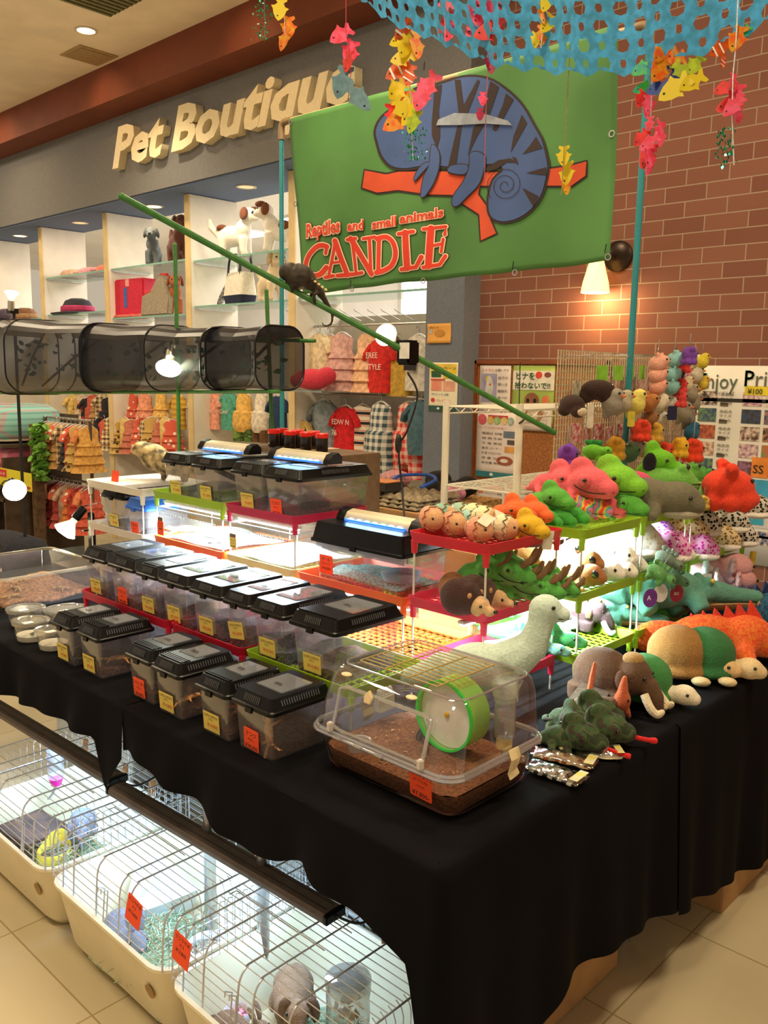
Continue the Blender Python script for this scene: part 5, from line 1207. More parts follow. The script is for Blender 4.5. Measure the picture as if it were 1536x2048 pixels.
# chameleon: origin under the head, body behind at -x
def make_cham(horns=False):
    t = proto('chameleon_plush', 'soft toy'); mb = MB()
    mb.ell((0, 0, .05), (.056, .044, .042)); mb.ell((.042, 0, .038), (.036, .034, .027)); mb.ell((-.026, 0, .084), (.036, .014, .034), rot=(0, -.5, 0))
    mb.ell((-.062, 0, .036), (.052, .036, .034)); mb.ell((-.095, 0, .026), (.034, .024, .022))
    for x in (-.04, -.085):
        for s in (-1, 1): mb.tube([(x, s*.028, .026), (x+.012, s*.046, .014), (x+.026, s*.05, .008)], [.011, .010, .009], 8)
    mb.tube(smooth_curve([(-.115, 0, .02), (-.14, .015, .014), (-.145, .035, .012), (-.13, .045, .012)], 3), .009, 8)
    mb.soft('body', plush('5cb832'), t, .0058, 4)
    for s in (-1, 1):
        e = MB().ell((.004, s*.041, .060), (.0185, .013, .0185)).build('eye_turret', plush('5cb832'), t)
        MB().ell((.010, s*.0535, .062), .0055, nu=10, nv=7).build('pupil', EYE_M, e)
        MB().tube(smooth_curve([(-.024, s*.041, .046), (.0, s*.043, .035), (.026, s*.0395, .030), (.052, s*.029, .030), (.072, s*.014, .034)], 3), .0016, 5).build('mouth_line', MOUTH, t)
    if horns:
        for (x, y, z, l) in ((.034, .018, .072, .055), (.034, -.018, .072, .055), (.062, 0, .055, .035)):
            MB().tube(smooth_curve([(x, y, z), (x+l*.45, y, z+l*.35), (x+l*.75, y, z+l*1.0)], 4), [.010, .0098, .0095, .009, .0085, .008, .007, .006, .004], 9).build('horn', plush('8a6a44'), t)
    return t
CH, CH3 = make_cham(), make_cham(True)
RB = pattern('rainbow', ['e84848', 'f0a040', 'e8d850', '58b858', '4898c8', 'd87090'], 6, .95)
def cc(c): m = plush(c) if isinstance(c, str) else c; return {'body': m, 'eye_turret': m}
PINKC, GRN, LGRN, ORG, YLW, DGRN = 'e8626a', '58a83a', '7cc030', 'ee6a30', 'dcae20', '3f9a34'
for px, py, c, s, rz, fl, lb in ((1236, 962, LGRN, 1.2, -1.15, TOP+.055, 'large lime green chameleon toy, highest of the chameleons'), (1134, 962, PINKC, 1.0, -1.2, TOP+.06, 'pink chameleon toy behind another pink one on the rainbow toys'), (1180, 966, PINKC, 1.15, -1.2, TOP+.055, 'large pink chameleon toy with a bulging eye in the middle of the pile'),
    (1112, 998, GRN, .8, -1.3, TOP+.04, 'spiky green chameleon toy above the orange ones'), (1152, 1010, RB, .72, -1.2, TOP+.012, 'rainbow chameleon toy, left one of two'), (1184, 1012, RB, .86, -1.15, TOP, 'rainbow chameleon toy, right one of two at the tray front'), (1216, 1014, PINKC, .8, -1.2, TOP, 'pink chameleon toy low at the tray edge beside the rainbow one'), (1252, 1010, GRN, .95, -1.15, TOP, 'green chameleon toy squeezed at the tray edge next to the grey manatee'),
    (1036, 1024, ORG, .78, -1.3, TOP+.018, 'orange chameleon toy on the red top tray, left one'), (1072, 1024, ORG, .72, -1.3, TOP+.016, 'orange chameleon toy on the red top tray, right one'), (1062, 1054, YLW, .74, -1.3, TOP, 'yellow chameleon toy at the front edge of the red top tray'),
    (1096, 1038, DGRN, .6, -1.25, TOP, 'small green chameleon toy at the red tray corner, first of three'), (1124, 1036, DGRN, .6, -1.25, TOP, 'small green chameleon toy at the red tray corner, second of three'), (1150, 1032, DGRN, .6, -1.25, TOP, 'small green chameleon toy at the red tray corner, third of three')):
    put(CH, px, py, .05, lb, rz-.28, s, cc(c), fl)
for px, py, s, lb, fl in ((984, 1142, 1.0, 'green horned chameleon toy farthest left behind the hedgehogs', MIDT+.03), (1026, 1142, 1.15, 'green horned chameleon toy at the back with two tall horns', MIDT+.03), (1054, 1166, 1.12, 'green horned chameleon toy at the front of the middle pink tray', MIDT), (1088, 1172, 1.0, 'green horned chameleon toy second from the right in the pink tray', MIDT), (1118, 1170, .95, 'green horned chameleon toy at the right end of the pink tray', MIDT)):
    put(CH3, px, py, .05, lb, -1.4, s*.84, cc('5cb04a'), fl)
# hatching eggs
t = proto('egg_plush', 'soft toy'); EG = t
MB().ell((0, 0, .030), (.032, .028, .029), nu=22, nv=14).build('egg_shell', plush('eda884'), t)
MB().ell((.012, 0, .029), (.028, .0245, .0255)).build('head', plush('d8a878'), t)
eyes(t, [(.032, .014, .034), (.032, -.014, .034)], .0032)
j = []
for i in range(20): a = 2*PI*i/20; j.append((.010+(.006 if i % 2 else -.003), .0275*math.cos(a), .030+.0288*math.sin(a)))
MB().tube(j, .0016, 6, closed=True).build('cracked_edge', mat('a48858', .9, .3, 80.), t)
MB().tube([(-.014, .0255*math.cos(2*PI*i/20), .030+.0265*math.sin(2*PI*i/20)) for i in range(20)], .0012, 6, closed=True).build('zip', STEEL, t)
for i, (px, py, c, rz, fl) in enumerate(((862, 1036, 'eda080', -1.9, .012), (884, 1030, '98c4b0', -1.2, .004), (906, 1046, 'eda080', -1.8, 0), (920, 1028, 'a8c8b0', -1.2, .006), (948, 1030, 'ece4b0', -1.3, .012), (956, 1058, 'eda080', -1.6, 0), (938, 1044, '9cc8bc', -1.4, .0), (984, 1046, '98c4bc', -1.3, .002), (1006, 1054, 'ece0b8', -1.3, 0), (968, 1036, 'ece4b0', -1.2, .016))):
    put(EG, px, py, .03, ('peach hatching egg toy at the far left corner of the red tray', 'mint hatching egg toy behind the leftmost peach eggs', 'peach hatching egg toy with a zip, second along the red tray front', 'mint and cream hatching egg toy in the back row of eggs', 'cream yellow egg toy resting on the back row of eggs', 'peach hatching egg toy at the front corner of the red tray', 'mint egg toy between the two front peach eggs', 'mint egg toy behind the cream one at the tray edge', 'cream hatching egg toy next to the yellow chameleon', 'pale yellow egg toy lying on top by the paper tags')[i], rz, 1.14, {'egg_shell': plush(c)}, TOP+fl, group='hatching egg toys')
for i, (px, py) in enumerate(((972, 1040), (1000, 1032))):
    o = MB().prism(rrect(.04, .03, .003), .001).build('paper_tag', mat('e8dcc0', .8, .04), smooth=0); o.location = at(px, py, z=TOP+.062); o.rotation_euler = (.5, -.5, i*.8); tag(o, ('cream paper swing tag lying on the egg toys, left', 'cream paper swing tag lying on the egg toys beside the orange chameleon')[i], 'tag')
# hedgehogs
t = proto('hedgehog_plush', 'soft toy'); HG = t
mb = MB(); mb.ell((-.05, 0, .05), (.055, .046, .05)); mb.ell((-.02, 0, .05), (.035, .042, .044)); mb.soft('spine_coat', fur('6a4634', '4a2e22'), t, .006, 2)
mb = MB(); mb.ell((.015, 0, .036), (.028, .028, .028)); mb.ell((.042, 0, .028), (.02, .015, .014)); mb.soft('face', plush('d8b080'), t, .004, 4)
MB().ell((.063, 0, .030), .006).build('nose', EYE_M, t); eyes(t, [(.03, .02, .042), (.03, -.02, .042)], .0045)
for s in (-1, 1): MB().ell((.0, s*.026, .066), (.005, .008, .008)).build('ear', plush('c89868'), t)
for px, py, lb, c, rz, s in ((914, 1190, 'light brown hedgehog toy at the left of the pink tray', ('a87848', '7a5030'), -2.2, .85), (950, 1208, 'dark brown hedgehog toy, face turned to the tray front', ('4a2e26', '2e1c18'), -1.5, .95), (984, 1196, 'dark grey hedgehog toy with a pale face looking right', ('5a4438', '3a2a22'), -1.1, .95)):
    put(HG, px, py, .04, lb, rz, s, {'spine_coat': fur(*c)}, MIDT)
# big-eyed geckos
def make_gecko(er):
  t = proto('gecko_plush', 'soft toy')
  mb = MB(); mb.ell((0, 0, .040), (.034, .033, .030)); mb.ell((.022, 0, .034), (.02, .026, .018)); mb.ell((-.05, 0, .026), (.05, .026, .024)); mb.tube(smooth_curve([(-.09, 0, .02), (-.13, .02, .015), (-.16, .05, .012)], 3), [.02, .019, .018, .016, .014, .011, .008], 9)
  for x in (-.03, -.08):
      for s in (-1, 1): mb.tube([(x, s*.02, .02), (x+.01, s*.046, .012), (x+.022, s*.06, .008)], [.011, .010, .010], 8)
  mb.soft('body', plush('c89858'), t, .0055, 5)
  for s in (-1, 1): MB().ell((.014, s*.0265, .048), (.009*er, .006*er, .011*er)).build('eye', EYE_M, t)
  return t
GK, GKW = make_gecko(1), make_gecko(.5)
for i, (px, py, c, s, fl, rz) in enumerate(((1148, 1100, 'd0a060', 1.15, .045, -1.2), (1178, 1122, 'b87a44', 1.1, .03, -1.25), (1150, 1138, 'c08850', 1.05, 0, -1.15), (1182, 1150, 'a8683a', 1.1, 0, -1.2))):
    put(GK, px, py, .04, ('tan gecko toy with shiny black eyes on top of the gecko pile', 'brown gecko toy leaning against the tan one', 'tan gecko toy at the left front of the near middle lime tray', 'dark brown gecko toy at the front edge of the near middle lime tray')[i], rz, s, {'body': plush(c)}, MIDT+fl)
for i, (px, py, s, fl, rz) in enumerate(((1222, 1108, 1.1, .03, -1.2), (1222, 1142, 1.05, 0, -1.2), (1250, 1140, .95, 0, -1.15), (1272, 1130, .95, 0, -1.15), (1334, 1102, 1.0, .0, -1.1), (1366, 1106, 1.0, 0, -1.1), (1250, 1112, 1.0, .035, -1.2))):
    put(GKW, px, py, .04, ('white gecko toy glowing under the light strip, back row', 'white gecko toy with a black nose at the tray edge, leftmost', 'white gecko toy second along the tray edge', 'white gecko toy third along the tray edge with a green spot', 'white gecko toy looking out below the pink leopard toy', 'white gecko toy with head on the rim right of the turtle keyrings', 'white gecko toy behind the row of white geckos')[i], rz, s, {'body': plush('f4eee0')}, MIDT+fl, group='white gecko toys')
# leopard seal-like toys with a flat white belly
t = proto('spotted_plush', 'soft toy'); LP = t
mb = MB(); mb.ell((0, 0, .045), (.052, .044, .042)); mb.ell((-.08, 0, .045), (.075, .055, .05)); mb.ell((.035, 0, .034), (.028, .03, .026)); mb.soft('body', pattern('leopard', ['f4ecd8', '3a2a1a', 'c8a060'], 95, .95), t, .0065, 5)
mb = MB(); mb.ell((.0, 0, .014), (.066, .05, .016)); mb.ell((-.08, 0, .014), (.075, .055, .016)); mb.soft('belly', plush('f0e8dc'), t, .006, 4)
LEO = {'w': pattern('leopard', ['f6f0e4', 'd8c4a0', 'f0e4cc'], 95, .95), 'p': pattern('leopard', ['f4b4e0', 'b01088', 'e050b8'], 95, .95), 't': pattern('leopard', ['e4cc9c', '2e2014', 'b08a54'], 95, .95), 'd': pattern('leopard', ['d8d0c0', '14120f', '2c2824'], 95, .95), 'v': pattern('leopard', ['c890d8', '5a1880', '9048b0'], 95, .95)}
for i, (px, py, k, s, fl, rz) in enumerate(((1272, 1074, 'w', 1.35, .045, -1.2), (1338, 1090, 'p', 1.15, .02, -1.15), (1402, 1092, 'p', 1.0, .0, -1.1), (1318, 1062, 'v', 1.0, .05, -1.2), (1378, 1058, 't', 1.1, .045, -1.15), (1446, 1074, 't', 1.0, .005, -1.05), (1482, 1068, 'd', 1.0, .0, -1.0), (1404, 1042, 'd', 1.1, .065, -1.2), (1462, 1038, 'd', 1.05, .06, -1.15))):
    put(LP, px, py, .045, ('white pale-spotted gecko toy glowing at the top of the middle lime tray', 'pink leopard-spotted toy between the white ones', 'pink leopard-spotted toy at the tray edge with a white belly', 'violet spotted toy behind the pink leopard toys', 'cream leopard-spotted toy under the top lime tray', 'tan leopard-spotted toy on the farthest middle tray', 'black and grey leopard toy at the right end of the farthest middle tray', 'black leopard toy in the shade behind the cream one', 'black leopard toy at the back under the top tray')[i], rz, s, {'body': LEO[k]}, MIDT+fl)
o = dup(LP, 'black leopard toy held high at the right edge before the wall poster', at(1510, 1036, x=3.16), None, None, 1.0, {'body': LEO['d']}, rot=(0, 0, -.9))
# generic round toys
def blob(name, lst, m, voxel=.006, it=5):
    t = proto(name, 'soft toy'); mb = MB()
    for e in lst:
        if isinstance(e[0], list): mb.tube(e[0], e[1], 9)
        else: mb.ell(*e)
    mb.soft('body', m, t, voxel, it); return t
# manatee, red octopus, frogs, toucan-like
t = blob('manatee_plush', [((0, 0, .05), (.06, .045, .044)), ((-.08, 0, .05), (.09, .055, .05)), ((-.18, 0, .035), (.06, .03, .025)), ((.04, 0, .038), (.03, .034, .028)), ([(-.05, -.05, .03), (-.06, -.09, .012)], [.018, .012]), ([(-.05, .05, .03), (-.06, .09, .012)], [.018, .012])], plush('6e6852')); eyes(t, [(.03, .037, .058), (.03, -.037, .058)], .005); MN = t
mb = MB(); mb.ell((.01, 0, .018), (.055, .036, .016)); mb.build('belly', plush('b8b09a'), t)
put(MN, 1352, 998, .05, 'grey-brown manatee toy lying along the top lime tray', -1.05, 1.25, None, TOP)
put(MN, 1270, 968, .05, 'pink manatee toy behind the grey-brown one', -1.2, .95, {'body': plush('d84870'), 'belly': plush('e8a0a8')}, TOP+.05)
t = blob('octopus_plush', [((0, 0, .058), (.066, .062, .048)), ((.03, 0, .03), (.05, .06, .028)), *[((.05*math.cos(a), .05*math.sin(a), .022), (.022, .022, .024)) for a in [i*PI/4 for i in range(8)]], ([(0, .045, .1), (-.01, .075, .115)], [.02, .014]), ([(0, -.045, .1), (-.01, -.075, .115)], [.02, .014])], plush('e84020')); eyes(t, [(.05, .03, .078), (.05, -.03, .078)], .0055); OC = t
put(OC, 1456, 968, .065, 'big red eared octopus toy at the right end of the top trays', -1.0, 1.3, None, TOP)
t = blob('frog_plush', [((0, 0, .05), (.05, .056, .038)), ((.03, 0, .04), (.03, .046, .024)), ((-.05, 0, .045), (.055, .05, .042)), ((.005, .032, .085), (.017, .016, .017)), ((.005, -.032, .085), (.017, .016, .017)), ([(-.01, .05, .03), (.03, .08, .012), (.05, .085, .008)], [.014, .012, .014]), ([(-.01, -.05, .03), (.03, -.08, .012), (.05, -.085, .008)], [.014, .012, .014])], plush('6cb43c')); FRG = t
eyes(t, [(.014, .036, .09), (.014, -.036, .09)], .009); MB().tube(smooth_curve([(.03, .048, .044), (.055, .025, .042), (.061, 0, .041), (.055, -.025, .042), (.03, -.048, .044)], 4), .0018, 6).build('mouth_line', MOUTH, t)
mb = MB(); mb.ell((.0, 0, .02), (.05, .045, .016)); mb.build('belly', plush('e0d4a0'), t)
for px, py, c, s, fl, lb, rz in ((1356, 960, '74b848', 1.15, .035, 'pale green big-eyed frog toy tipped on the manatee', -.9), (1408, 962, '4f9838', .95, .03, 'dark green striped frog toy beside the red octopus', -.8), (1384, 950, '5ca03c', .85, .055, 'green frog toy peeking over the pale green one', -.9), (1428, 986, '8cc468', 1.0, 0, 'green frog toy with cream belly at the tray rim', -1.0)):
    put(FRG, px, py, .05, lb, rz, s, {'body': plush(c)}, TOP+fl)
t = blob('tree_chameleon_plush', [((0, 0, .12), (.05, .034, .036)), ((.04, 0, .10), (.036, .026, .02)), ((-.02, 0, .15), (.026, .012, .035)), ((-.03, 0, .06), (.045, .04, .06))], plush('72c024')); TC = t
MB().ell((-.03, -.03, .115), (.02, .012, .034), rot=(.3, 0, 0)).build('black_flap', plush('141414'), t); eyes(t, [(.02, -.032, .125), (.02, .032, .125)], .005)
put(TC, 1318, 922, .12, 'lime green chameleon toy with a black flap at the back', -1.0, 1.1, None, TOP+.02)
# dinosaurs
t = blob('long_necked_dinosaur_plush', [((-.07, 0, .075), (.085, .052, .055)), ([(-.01, 0, .09), (.04, 0, .13), (.055, 0, .18), (.055, 0, .205)], [.05, .036, .029, .028]), ((.064, 0, .212), (.036, .030, .031)), ((.096, 0, .20), (.024, .024, .017)), ([(-.14, 0, .07), (-.2, 0, .05), (-.26, .02, .03)], [.042, .028, .012]), *[([(x, y, .06), (x+.008, y*1.2, .01)], [.030, .026]) for x in (-.02, -.12) for y in (.034, -.034)]], plush('cfe4d4')); LN = t
eyes(t, [(.078, .027, .22), (.078, -.027, .22)], .0045); MB().tube(smooth_curve([(.09, .024, .196), (.112, .012, .193), (.119, 0, .193), (.112, -.012, .193), (.09, -.024, .196)], 3), .0012, 5).build('mouth_line', MOUTH, t)
put(LN, 1030, 1216, .21, 'pale mint long-necked dinosaur toy standing in front of the pink trays', -.9, 1.1, None, LOWT-.001)
t = blob('plated_dinosaur_plush', [((-.05, 0, .06), (.065, .035, .045)), ((.03, 0, .045), (.036, .022, .02)), ((.062, 0, .036), (.02, .017, .014)), ([(-.1, 0, .055), (-.16, 0, .05), (-.2, 0, .06)], [.03, .018, .006]), *[([(x, y, .045), (x+.004, y*1.1, .006)], [.017, .015]) for x in (-.02, -.09) for y in (.022, -.022)]], plush('58a848', '8cc050')); SG = t
for i in range(7): a = -.12+i*.022; MB().prism([(-.012, 0), (.012, 0), (.006, .02), (0, .028), (-.006, .02)], .006, M=T((a, .003, .088+.018*math.sin(PI*(i+.5)/7))) @ RX(PI/2)).build('back_plate', plush('2f9a58'), t)
eyes(t, [(.045, .019, .05), (.045, -.019, .05)], .004)
put(SG, 1112, 1276, .045, 'green plated dinosaur toy at the right end of the bottom pink tray', -1.0, 1.1, {'body': plush('5cae54', '3f9a6a')}, LOWT)
put(SG, 1092, 1298, .045, 'blue-headed plated dinosaur toy at the front rim of the bottom pink tray', -.9, .85, {'body': plush('5c9ec0', '88c070')}, LOWT)
put(SG, 1078, 1252, .045, 'olive plated dinosaur toy behind the other two', -1.0, 1.15, {'body': plush('6a9a40', '4a8a3c')}, LOWT)
# mammoth, rhino
def make_mammoth():
    t = blob('mammoth_plush', [((-.10, 0, .09), (.10, .075, .085)), ((.0, 0, .105), (.055, .056, .06)), ([(.04, 0, .09), (.07, 0, .05), (.075, 0, .015)], [.034, .028, .024]), *[([(x, y, .06), (x, y, .01)], [.036, .034]) for x in (-.03, -.16) for y in (.045, -.045)]], fur('64462c', '40291a')); 
    mb = MB(); mb.ell((-.005, 0, .158), (.034, .032, .022)); mb.soft('hair_tuft', fur('b08a50', '7a5a34'), t, .005, 1)
    for s in (-1, 1):
        MB().tube(smooth_curve([(.05, s*.042, .07), (.075, s*.052, .035), (.095, s*.048, .02), (.112, s*.04, .034)], 4), [.013]*9+[.012, .010, .008, .004], 9).build('tusk', plush('e4d4b0'), t)
        MB().ell((-.018, s*.062, .105), (.018, .009, .03)).build('ear', fur('6a4a34', '523a28'), t)
    eyes(t, [(.045, .034, .115), (.045, -.034, .115)], .0055); return t
MM = make_mammoth()
put(MM, 1268, 1352, .105, 'large brown mammoth toy with cream tusks on the black cloth', -1.45, .84, None, TAB_)
put(MM, 1192, 1222, .105, 'dark purple-brown mammoth toy with a blond tuft and white tusks', -1.35, .62, {'body': fur('4a2c30', '341e22'), 'tusk': plush('d8dcec'), 'hair_tuft': fur('d8a868', 'b88448')}, LOWT)
t = blob('horned_dinosaur_plush', [((-.08, 0, .06), (.075, .05, .05)), ((0, 0, .062), (.045, .036, .034)), ((.035, 0, .048), (.028, .022, .02)), ((-.03, 0, .09), (.012, .048, .036)), *[([(x, y, .045), (x, y, .01)], [.026, .024]) for x in (-.03, -.13) for y in (.034, -.034)]], plush('88928a')); TR = t
for s in (-1, 1): MB().tube(smooth_curve([(.0, s*.024, .088), (.03, s*.03, .115), (.06, s*.03, .125)], 4), [.009, .0088, .0085, .008, .007, .006, .005, .004, .003], 8).build('horn', plush('b8a478'), t)
MB().ell((.058, 0, .044), (.014, .016, .014)).build('beak', plush('c0a070'), t); eyes(t, [(.022, .032, .068), (.022, -.032, .068)], .0045)
put(TR, 1160, 1216, .062, 'grey horned dinosaur toy beside the purple mammoth', -.85, 1.05, None, LOWT)
# crocodiles
t = blob('crocodile_plush', [((0, 0, .045), (.045, .042, .032)), ([(.03, 0, .04), (.09, 0, .03), (.14, 0, .026)], [.034, .024, .02]), ((.145, 0, .028), (.018, .020, .016)), ((-.11, 0, .055), (.11, .055, .05)), ([(-.2, 0, .05), (-.28, .03, .03), (-.34, .08, .02)], [.04, .025, .01]), ((.0, .024, .074), (.015, .013, .014)), ((.0, -.024, .074), (.015, .013, .014)), *[([(x, y*.7, .04), (x+.01, y*1.25, .012)], [.026, .022]) for x in (-.04, -.17) for y in (.05, -.05)]], plush('5c9c84')); CRC = t
mb = MB(); mb.tube([(-.03, 0, .018), (.05, 0, .016), (.12, 0, .012), (.152, 0, .012)], [.036, .026, .019, .012], 10, flat=.5); mb.build('lower_jaw', plush('b89868'), t)
eyes(t, [(.006, .034, .078), (.006, -.034, .078)], .006, mat('d8b850', .3, .1))
for s in (-1, 1): MB().tube([(.01, s*.037, .028), (.08, s*.026, .022), (.14, s*.02, .02)], .0016, 5).build('mouth_line', MOUTH, t)
for s in (-1, 1): MB().lathe([(.005, 0), (0, -.012)], 8, M=T((.14, s*.018, .02))).build('tooth', plush('f0ead8'), t)
put(CRC, 1248, 1226, .045, 'teal crocodile toy with yellow eyes resting its snout on the lime rim', -.95, .85, None, LOWT+.006)
put(CRC, 1362, 1188, .045, 'large green crocodile toy, jaws over the tray edge beside the hanging tags', -.7, 1.3, {'lower_jaw': plush('b48c5c')}, LOWT+.02)
put(CRC, 1404, 1182, .045, 'large green crocodile toy behind the other big one, snout far right', -.65, 1.3, {'body': plush('5a9480')}, LOWT+.045)
put(CRC, 1306, 1196, .045, 'small bright teal crocodile toy under the light strip', -.9, .8, {'body': plush('70c8a8')}, LOWT)
# axolotls
t = blob('axolotl_plush', [((0, 0, .045), (.05, .052, .04)), ((-.09, 0, .04), (.08, .04, .036)), *[([(-.015, s*.025, .05), (-.03, s*.05, .055+k*.01), (-.04, s*.075, .065+k*.02)], [.014, .011, .009]) for s in (-1, 1) for k in (-1, 0, 1)], *[([(x, s*.03, .03), (x+.02, s*.06, .01)], [.014, .012]) for x in (-.05, -.12) for s in (-1, 1)]], plush('e0b4b0')); AX = t
eyes(t, [(.042, .03, .05), (.042, -.03, .05)], .0045); MB().tube(smooth_curve([(.04, .03, .036), (.049, 0, .033), (.04, -.03, .036)], 4), .0012, 5).build('mouth_line', MOUTH, t)
for px, py, c, s, fl, lb in ((1418, 1134, 'f0e8e4', 1.1, .04, 'white axolotl toy with a price tag, leftmost of the axolotls'), (1440, 1158, 'e6c0b8', 1.1, 0, 'pale pink axolotl toy at the front of the farthest tray'), (1472, 1132, 'dca0a0', 1.15, .045, 'pink axolotl toy at the upper right of the axolotls'), (1482, 1160, 'd89c9a', 1.05, 0.004, 'pink axolotl toy lowest at the right')):
    put(AX, px, py, .045, lb, -.8, s, {'body': plush(c)}, LOWT+.03+fl)
put(FRG, 1442, 1206, .05, 'tiny emerald green frog toy under the farthest tray', -.8, .5, {'body': plush('20a850')}, TAB_+.06)
# turtles on the cloth
t = proto('turtle_plush', 'soft toy'); TT = t
mb = MB(); mb.ell((-.10, 0, .075), (.092, .084, .082)); mb.ell((-.10, 0, .03), (.104, .096, .03)); mb.soft('shell', fur('3f8a40', '286a30'), t, .008, 4)
mb = MB(); mb.ell((.03, 0, .042), (.042, .036, .034)); mb.ell((.058, 0, .034), (.026, .026, .022)); mb.tube([(-.05, 0, .035), (.01, 0, .038)], [.034, .028], 10)
mb.soft('body', plush('d8c090'), t, .006, 4); eyes(t, [(.045, .030, .052), (.045, -.030, .052)], .0055)
for x, y in ((-.03, .08), (-.03, -.08), (-.17, .07), (-.17, -.07)): MB().ell((x, y, .016), (.028, .02, .014)).build('flipper', plush('d8c090'), t)
put(TT, 1350, 1386, .042, 'green furry turtle toy with a white head beside the mammoth', -1.35, .80, {'body': plush('e4d8bc')}, TAB_)
put(TT, 1424, 1332, .042, 'golden brown furry turtle toy with a dark eye', -1.15, .95, {'shell': fur('a87838', '6e4420'), 'body': plush('dcb880')}, TAB_)
put(TT, 1478, 1334, .042, 'dark green furry turtle toy at the right end of the table', -1.2, .92, {'shell': fur('2f7038', '205428'), 'body': plush('dcc090')}, TAB_)
# fish plushes
t = blob('fish_plush', [((0, 0, .07), (.075, .05, .06)), ((.055, 0, .055), (.05, .042, .042)), ((-.1, 0, .07), (.10, .045, .058)), ((-.22, 0, .06), (.08, .02, .05)), ([(-.02, -.05, .04), (-.02, -.1, .02)], [.03, .022]), ([(-.02, .05, .04), (-.02, .1, .02)], [.03, .022])], plush('e04820', mixhex('e04820', 'e89030', .6)), .008); FP = t
eyes(t, [(.06, .038, .078), (.06, -.038, .078)], .009)
for i in range(6): MB().prism([(-.022, 0), (.022, 0), (-.014, .05-.004*i)], .008, M=T((.02-i*.03, .004, .118-.004*i)) @ RX(PI/2)).build('dorsal_fin', plush('e03a1c'), t)
MB().tube(smooth_curve([(.075, -.036, .05), (.10, -.018, .046), (.106, 0, .045)], 4), .002, 5).build('mouth_line', MOUTH, t)
put(FP, 1490, 1272, .07, 'large orange-red spiny fish toy at the right edge of the table', -.85, 1.15, None, TAB_)
put(FP, 1540, 1222, .07, 'dark blue galaxy-patterned fish toy behind the orange fish', -.6, 1.15, {'body': plush('1e3a64', '3a7a98'), 'dorsal_fin': plush('18305a')}, TAB_)
# camouflage chameleons with red tongues, pterosaur
CAMO = pattern('camo', ['2c3a24', '4a5434', '38502e', '3a3026'], 26, .95)
for i, (px, py, rz, s, fl) in enumerate(((1164, 1472, -1.2, .8, 0), (1214, 1456, -.75, .9, .0), (1196, 1424, -.9, .85, .012), (1150, 1446, -2.0, .8, .0))):
    o = put(CH, px, py, .05, ('camouflage chameleon toy with a pink mouth at the near end of the pile', 'camouflage chameleon toy pointing at the table edge with a long red tongue', 'dark camouflage chameleon toy on top of the pile by the mammoth', 'camouflage chameleon toy behind the hamster cage, turned away')[i], rz, s, cc(CAMO), TAB_+fl)
    if i < 2:
        b_ = MB().tube(smooth_curve([(.06, 0, .03), (.085, .0, .022), (.115, .004, .014), (.135, .008, .010)], 4), [.006]*9+[.0075, .008, .008, .007], 9).build('tongue', plush('d82020'), o)
        if i == 0: MB().ell((.062, 0, .032), (.014, .022, .018)).build('mouth', plush('d87878'), o)
pt = thing('pterosaur_plush', 'orange-headed brown winged pterosaur toy leaning on the mammoth', 'soft toy', at(1228, 1424, z=TAB_), -.9)
pt.location = Vector((*at(1228, 1400, z=TAB_+.05)[:2], TAB_))
mb = MB(); mb.ell((.02, 0, .05), (.022, .018, .028)); mb.tube([(.022, 0, .04), (.035, 0, .0185), (.042, 0, .004)], [.014, .009, .004], 8); mb.tube([(.02, 0, .065), (.022, 0, .1), (.024, 0, .115)], [.016, .009, .005], 8); mb.soft('head', plush('c4623a'), pt, .004, 3)
mb = MB(); mb.ell((-.05, 0, .035), (.055, .03, .025)); mb.tube([(-.02, 0, .04), (.01, 0, .045)], [.018, .014], 8); mb.soft('body', plush('6a5038', '54402c'), pt, .005, 3); eyes(pt, [(.032, .015, .055), (.032, -.015, .055)], .0035)
for s in (-1, 1): MB().prism([(-.09, 0), (0, 0), (.03, .06), (-.02, .12), (-.06, .13), (-.05, .07)], .006, M=T((-.02, s*.02, .035)) @ (RX(.3) if s > 0 else RX(PI-.3))).build('wing', plush('5c4a34', '463828'), pt)
MB().tube([(-.06, .02, .05), (-.05, .04, .10), (-.045, .045, .13)], [.008, .007, .004], 7).build('crest_claw', plush('c4623a'), pt)
# printed packages on the cloth
def pack(label, px, py, w, l, rz, m, name='toy_packet'):
    t = thing(name, label, 'packet', at(px, py, z=TAB_), rz)
    mb = MB(); mb.sheet(lambda u, v: ((u-.5)*l, (v-.5)*w, .004+.010*math.sin(PI*u)*math.sin(PI*v)+.0015*math.sin(u*20)), 16, 10); mb.build('toy_animal', m, t, solid=.004)
    MB().sheet(lambda u, v: ((u-.5)*l*1.12, (v-.5)*w*1.15, .010+.012*math.sin(PI*u)*math.sin(PI*v)+.002*math.sin(u*31+v*17)), 18, 12).build('clear_bag', clear((.95, .95, .95), .28, .1), t, solid=.0004)
    MB().box((l*.46, 0, .018), (l*.16, w*1.1, .001)).build('header_card', mat('d8c860', .5, .4, 40., color2='c8d0d8'), t, smooth=0); return t
GIR = pattern('leopard', ['e8c898', 'a85a24', 'a85a24'], 60, .8)
ZEB = pattern('stripe', ['ece4d4', '2a241e'], 14, .8, axes='XZ')
pack('clear packet with a striped zebra-pattern toy at the table edge', 1110, 1552, .05, .12, -1.5, ZEB)
pack('clear packet with a giraffe-pattern toy next to the zebra packet', 1128, 1522, .045, .13, -1.3, GIR)
pack('clear packet with a yellow printed card and striped toy', 1138, 1490, .05, .13, -1.1, ZEB)
pack('shiny packet lying under the red tongue of the camouflage toy', 1196, 1512, .04, .10, -.8, mat('c8c0b0', .3, .3, 30.))
pack('giraffe-pattern packet half under the camouflage toys', 1186, 1488, .045, .10, -.8, GIR)
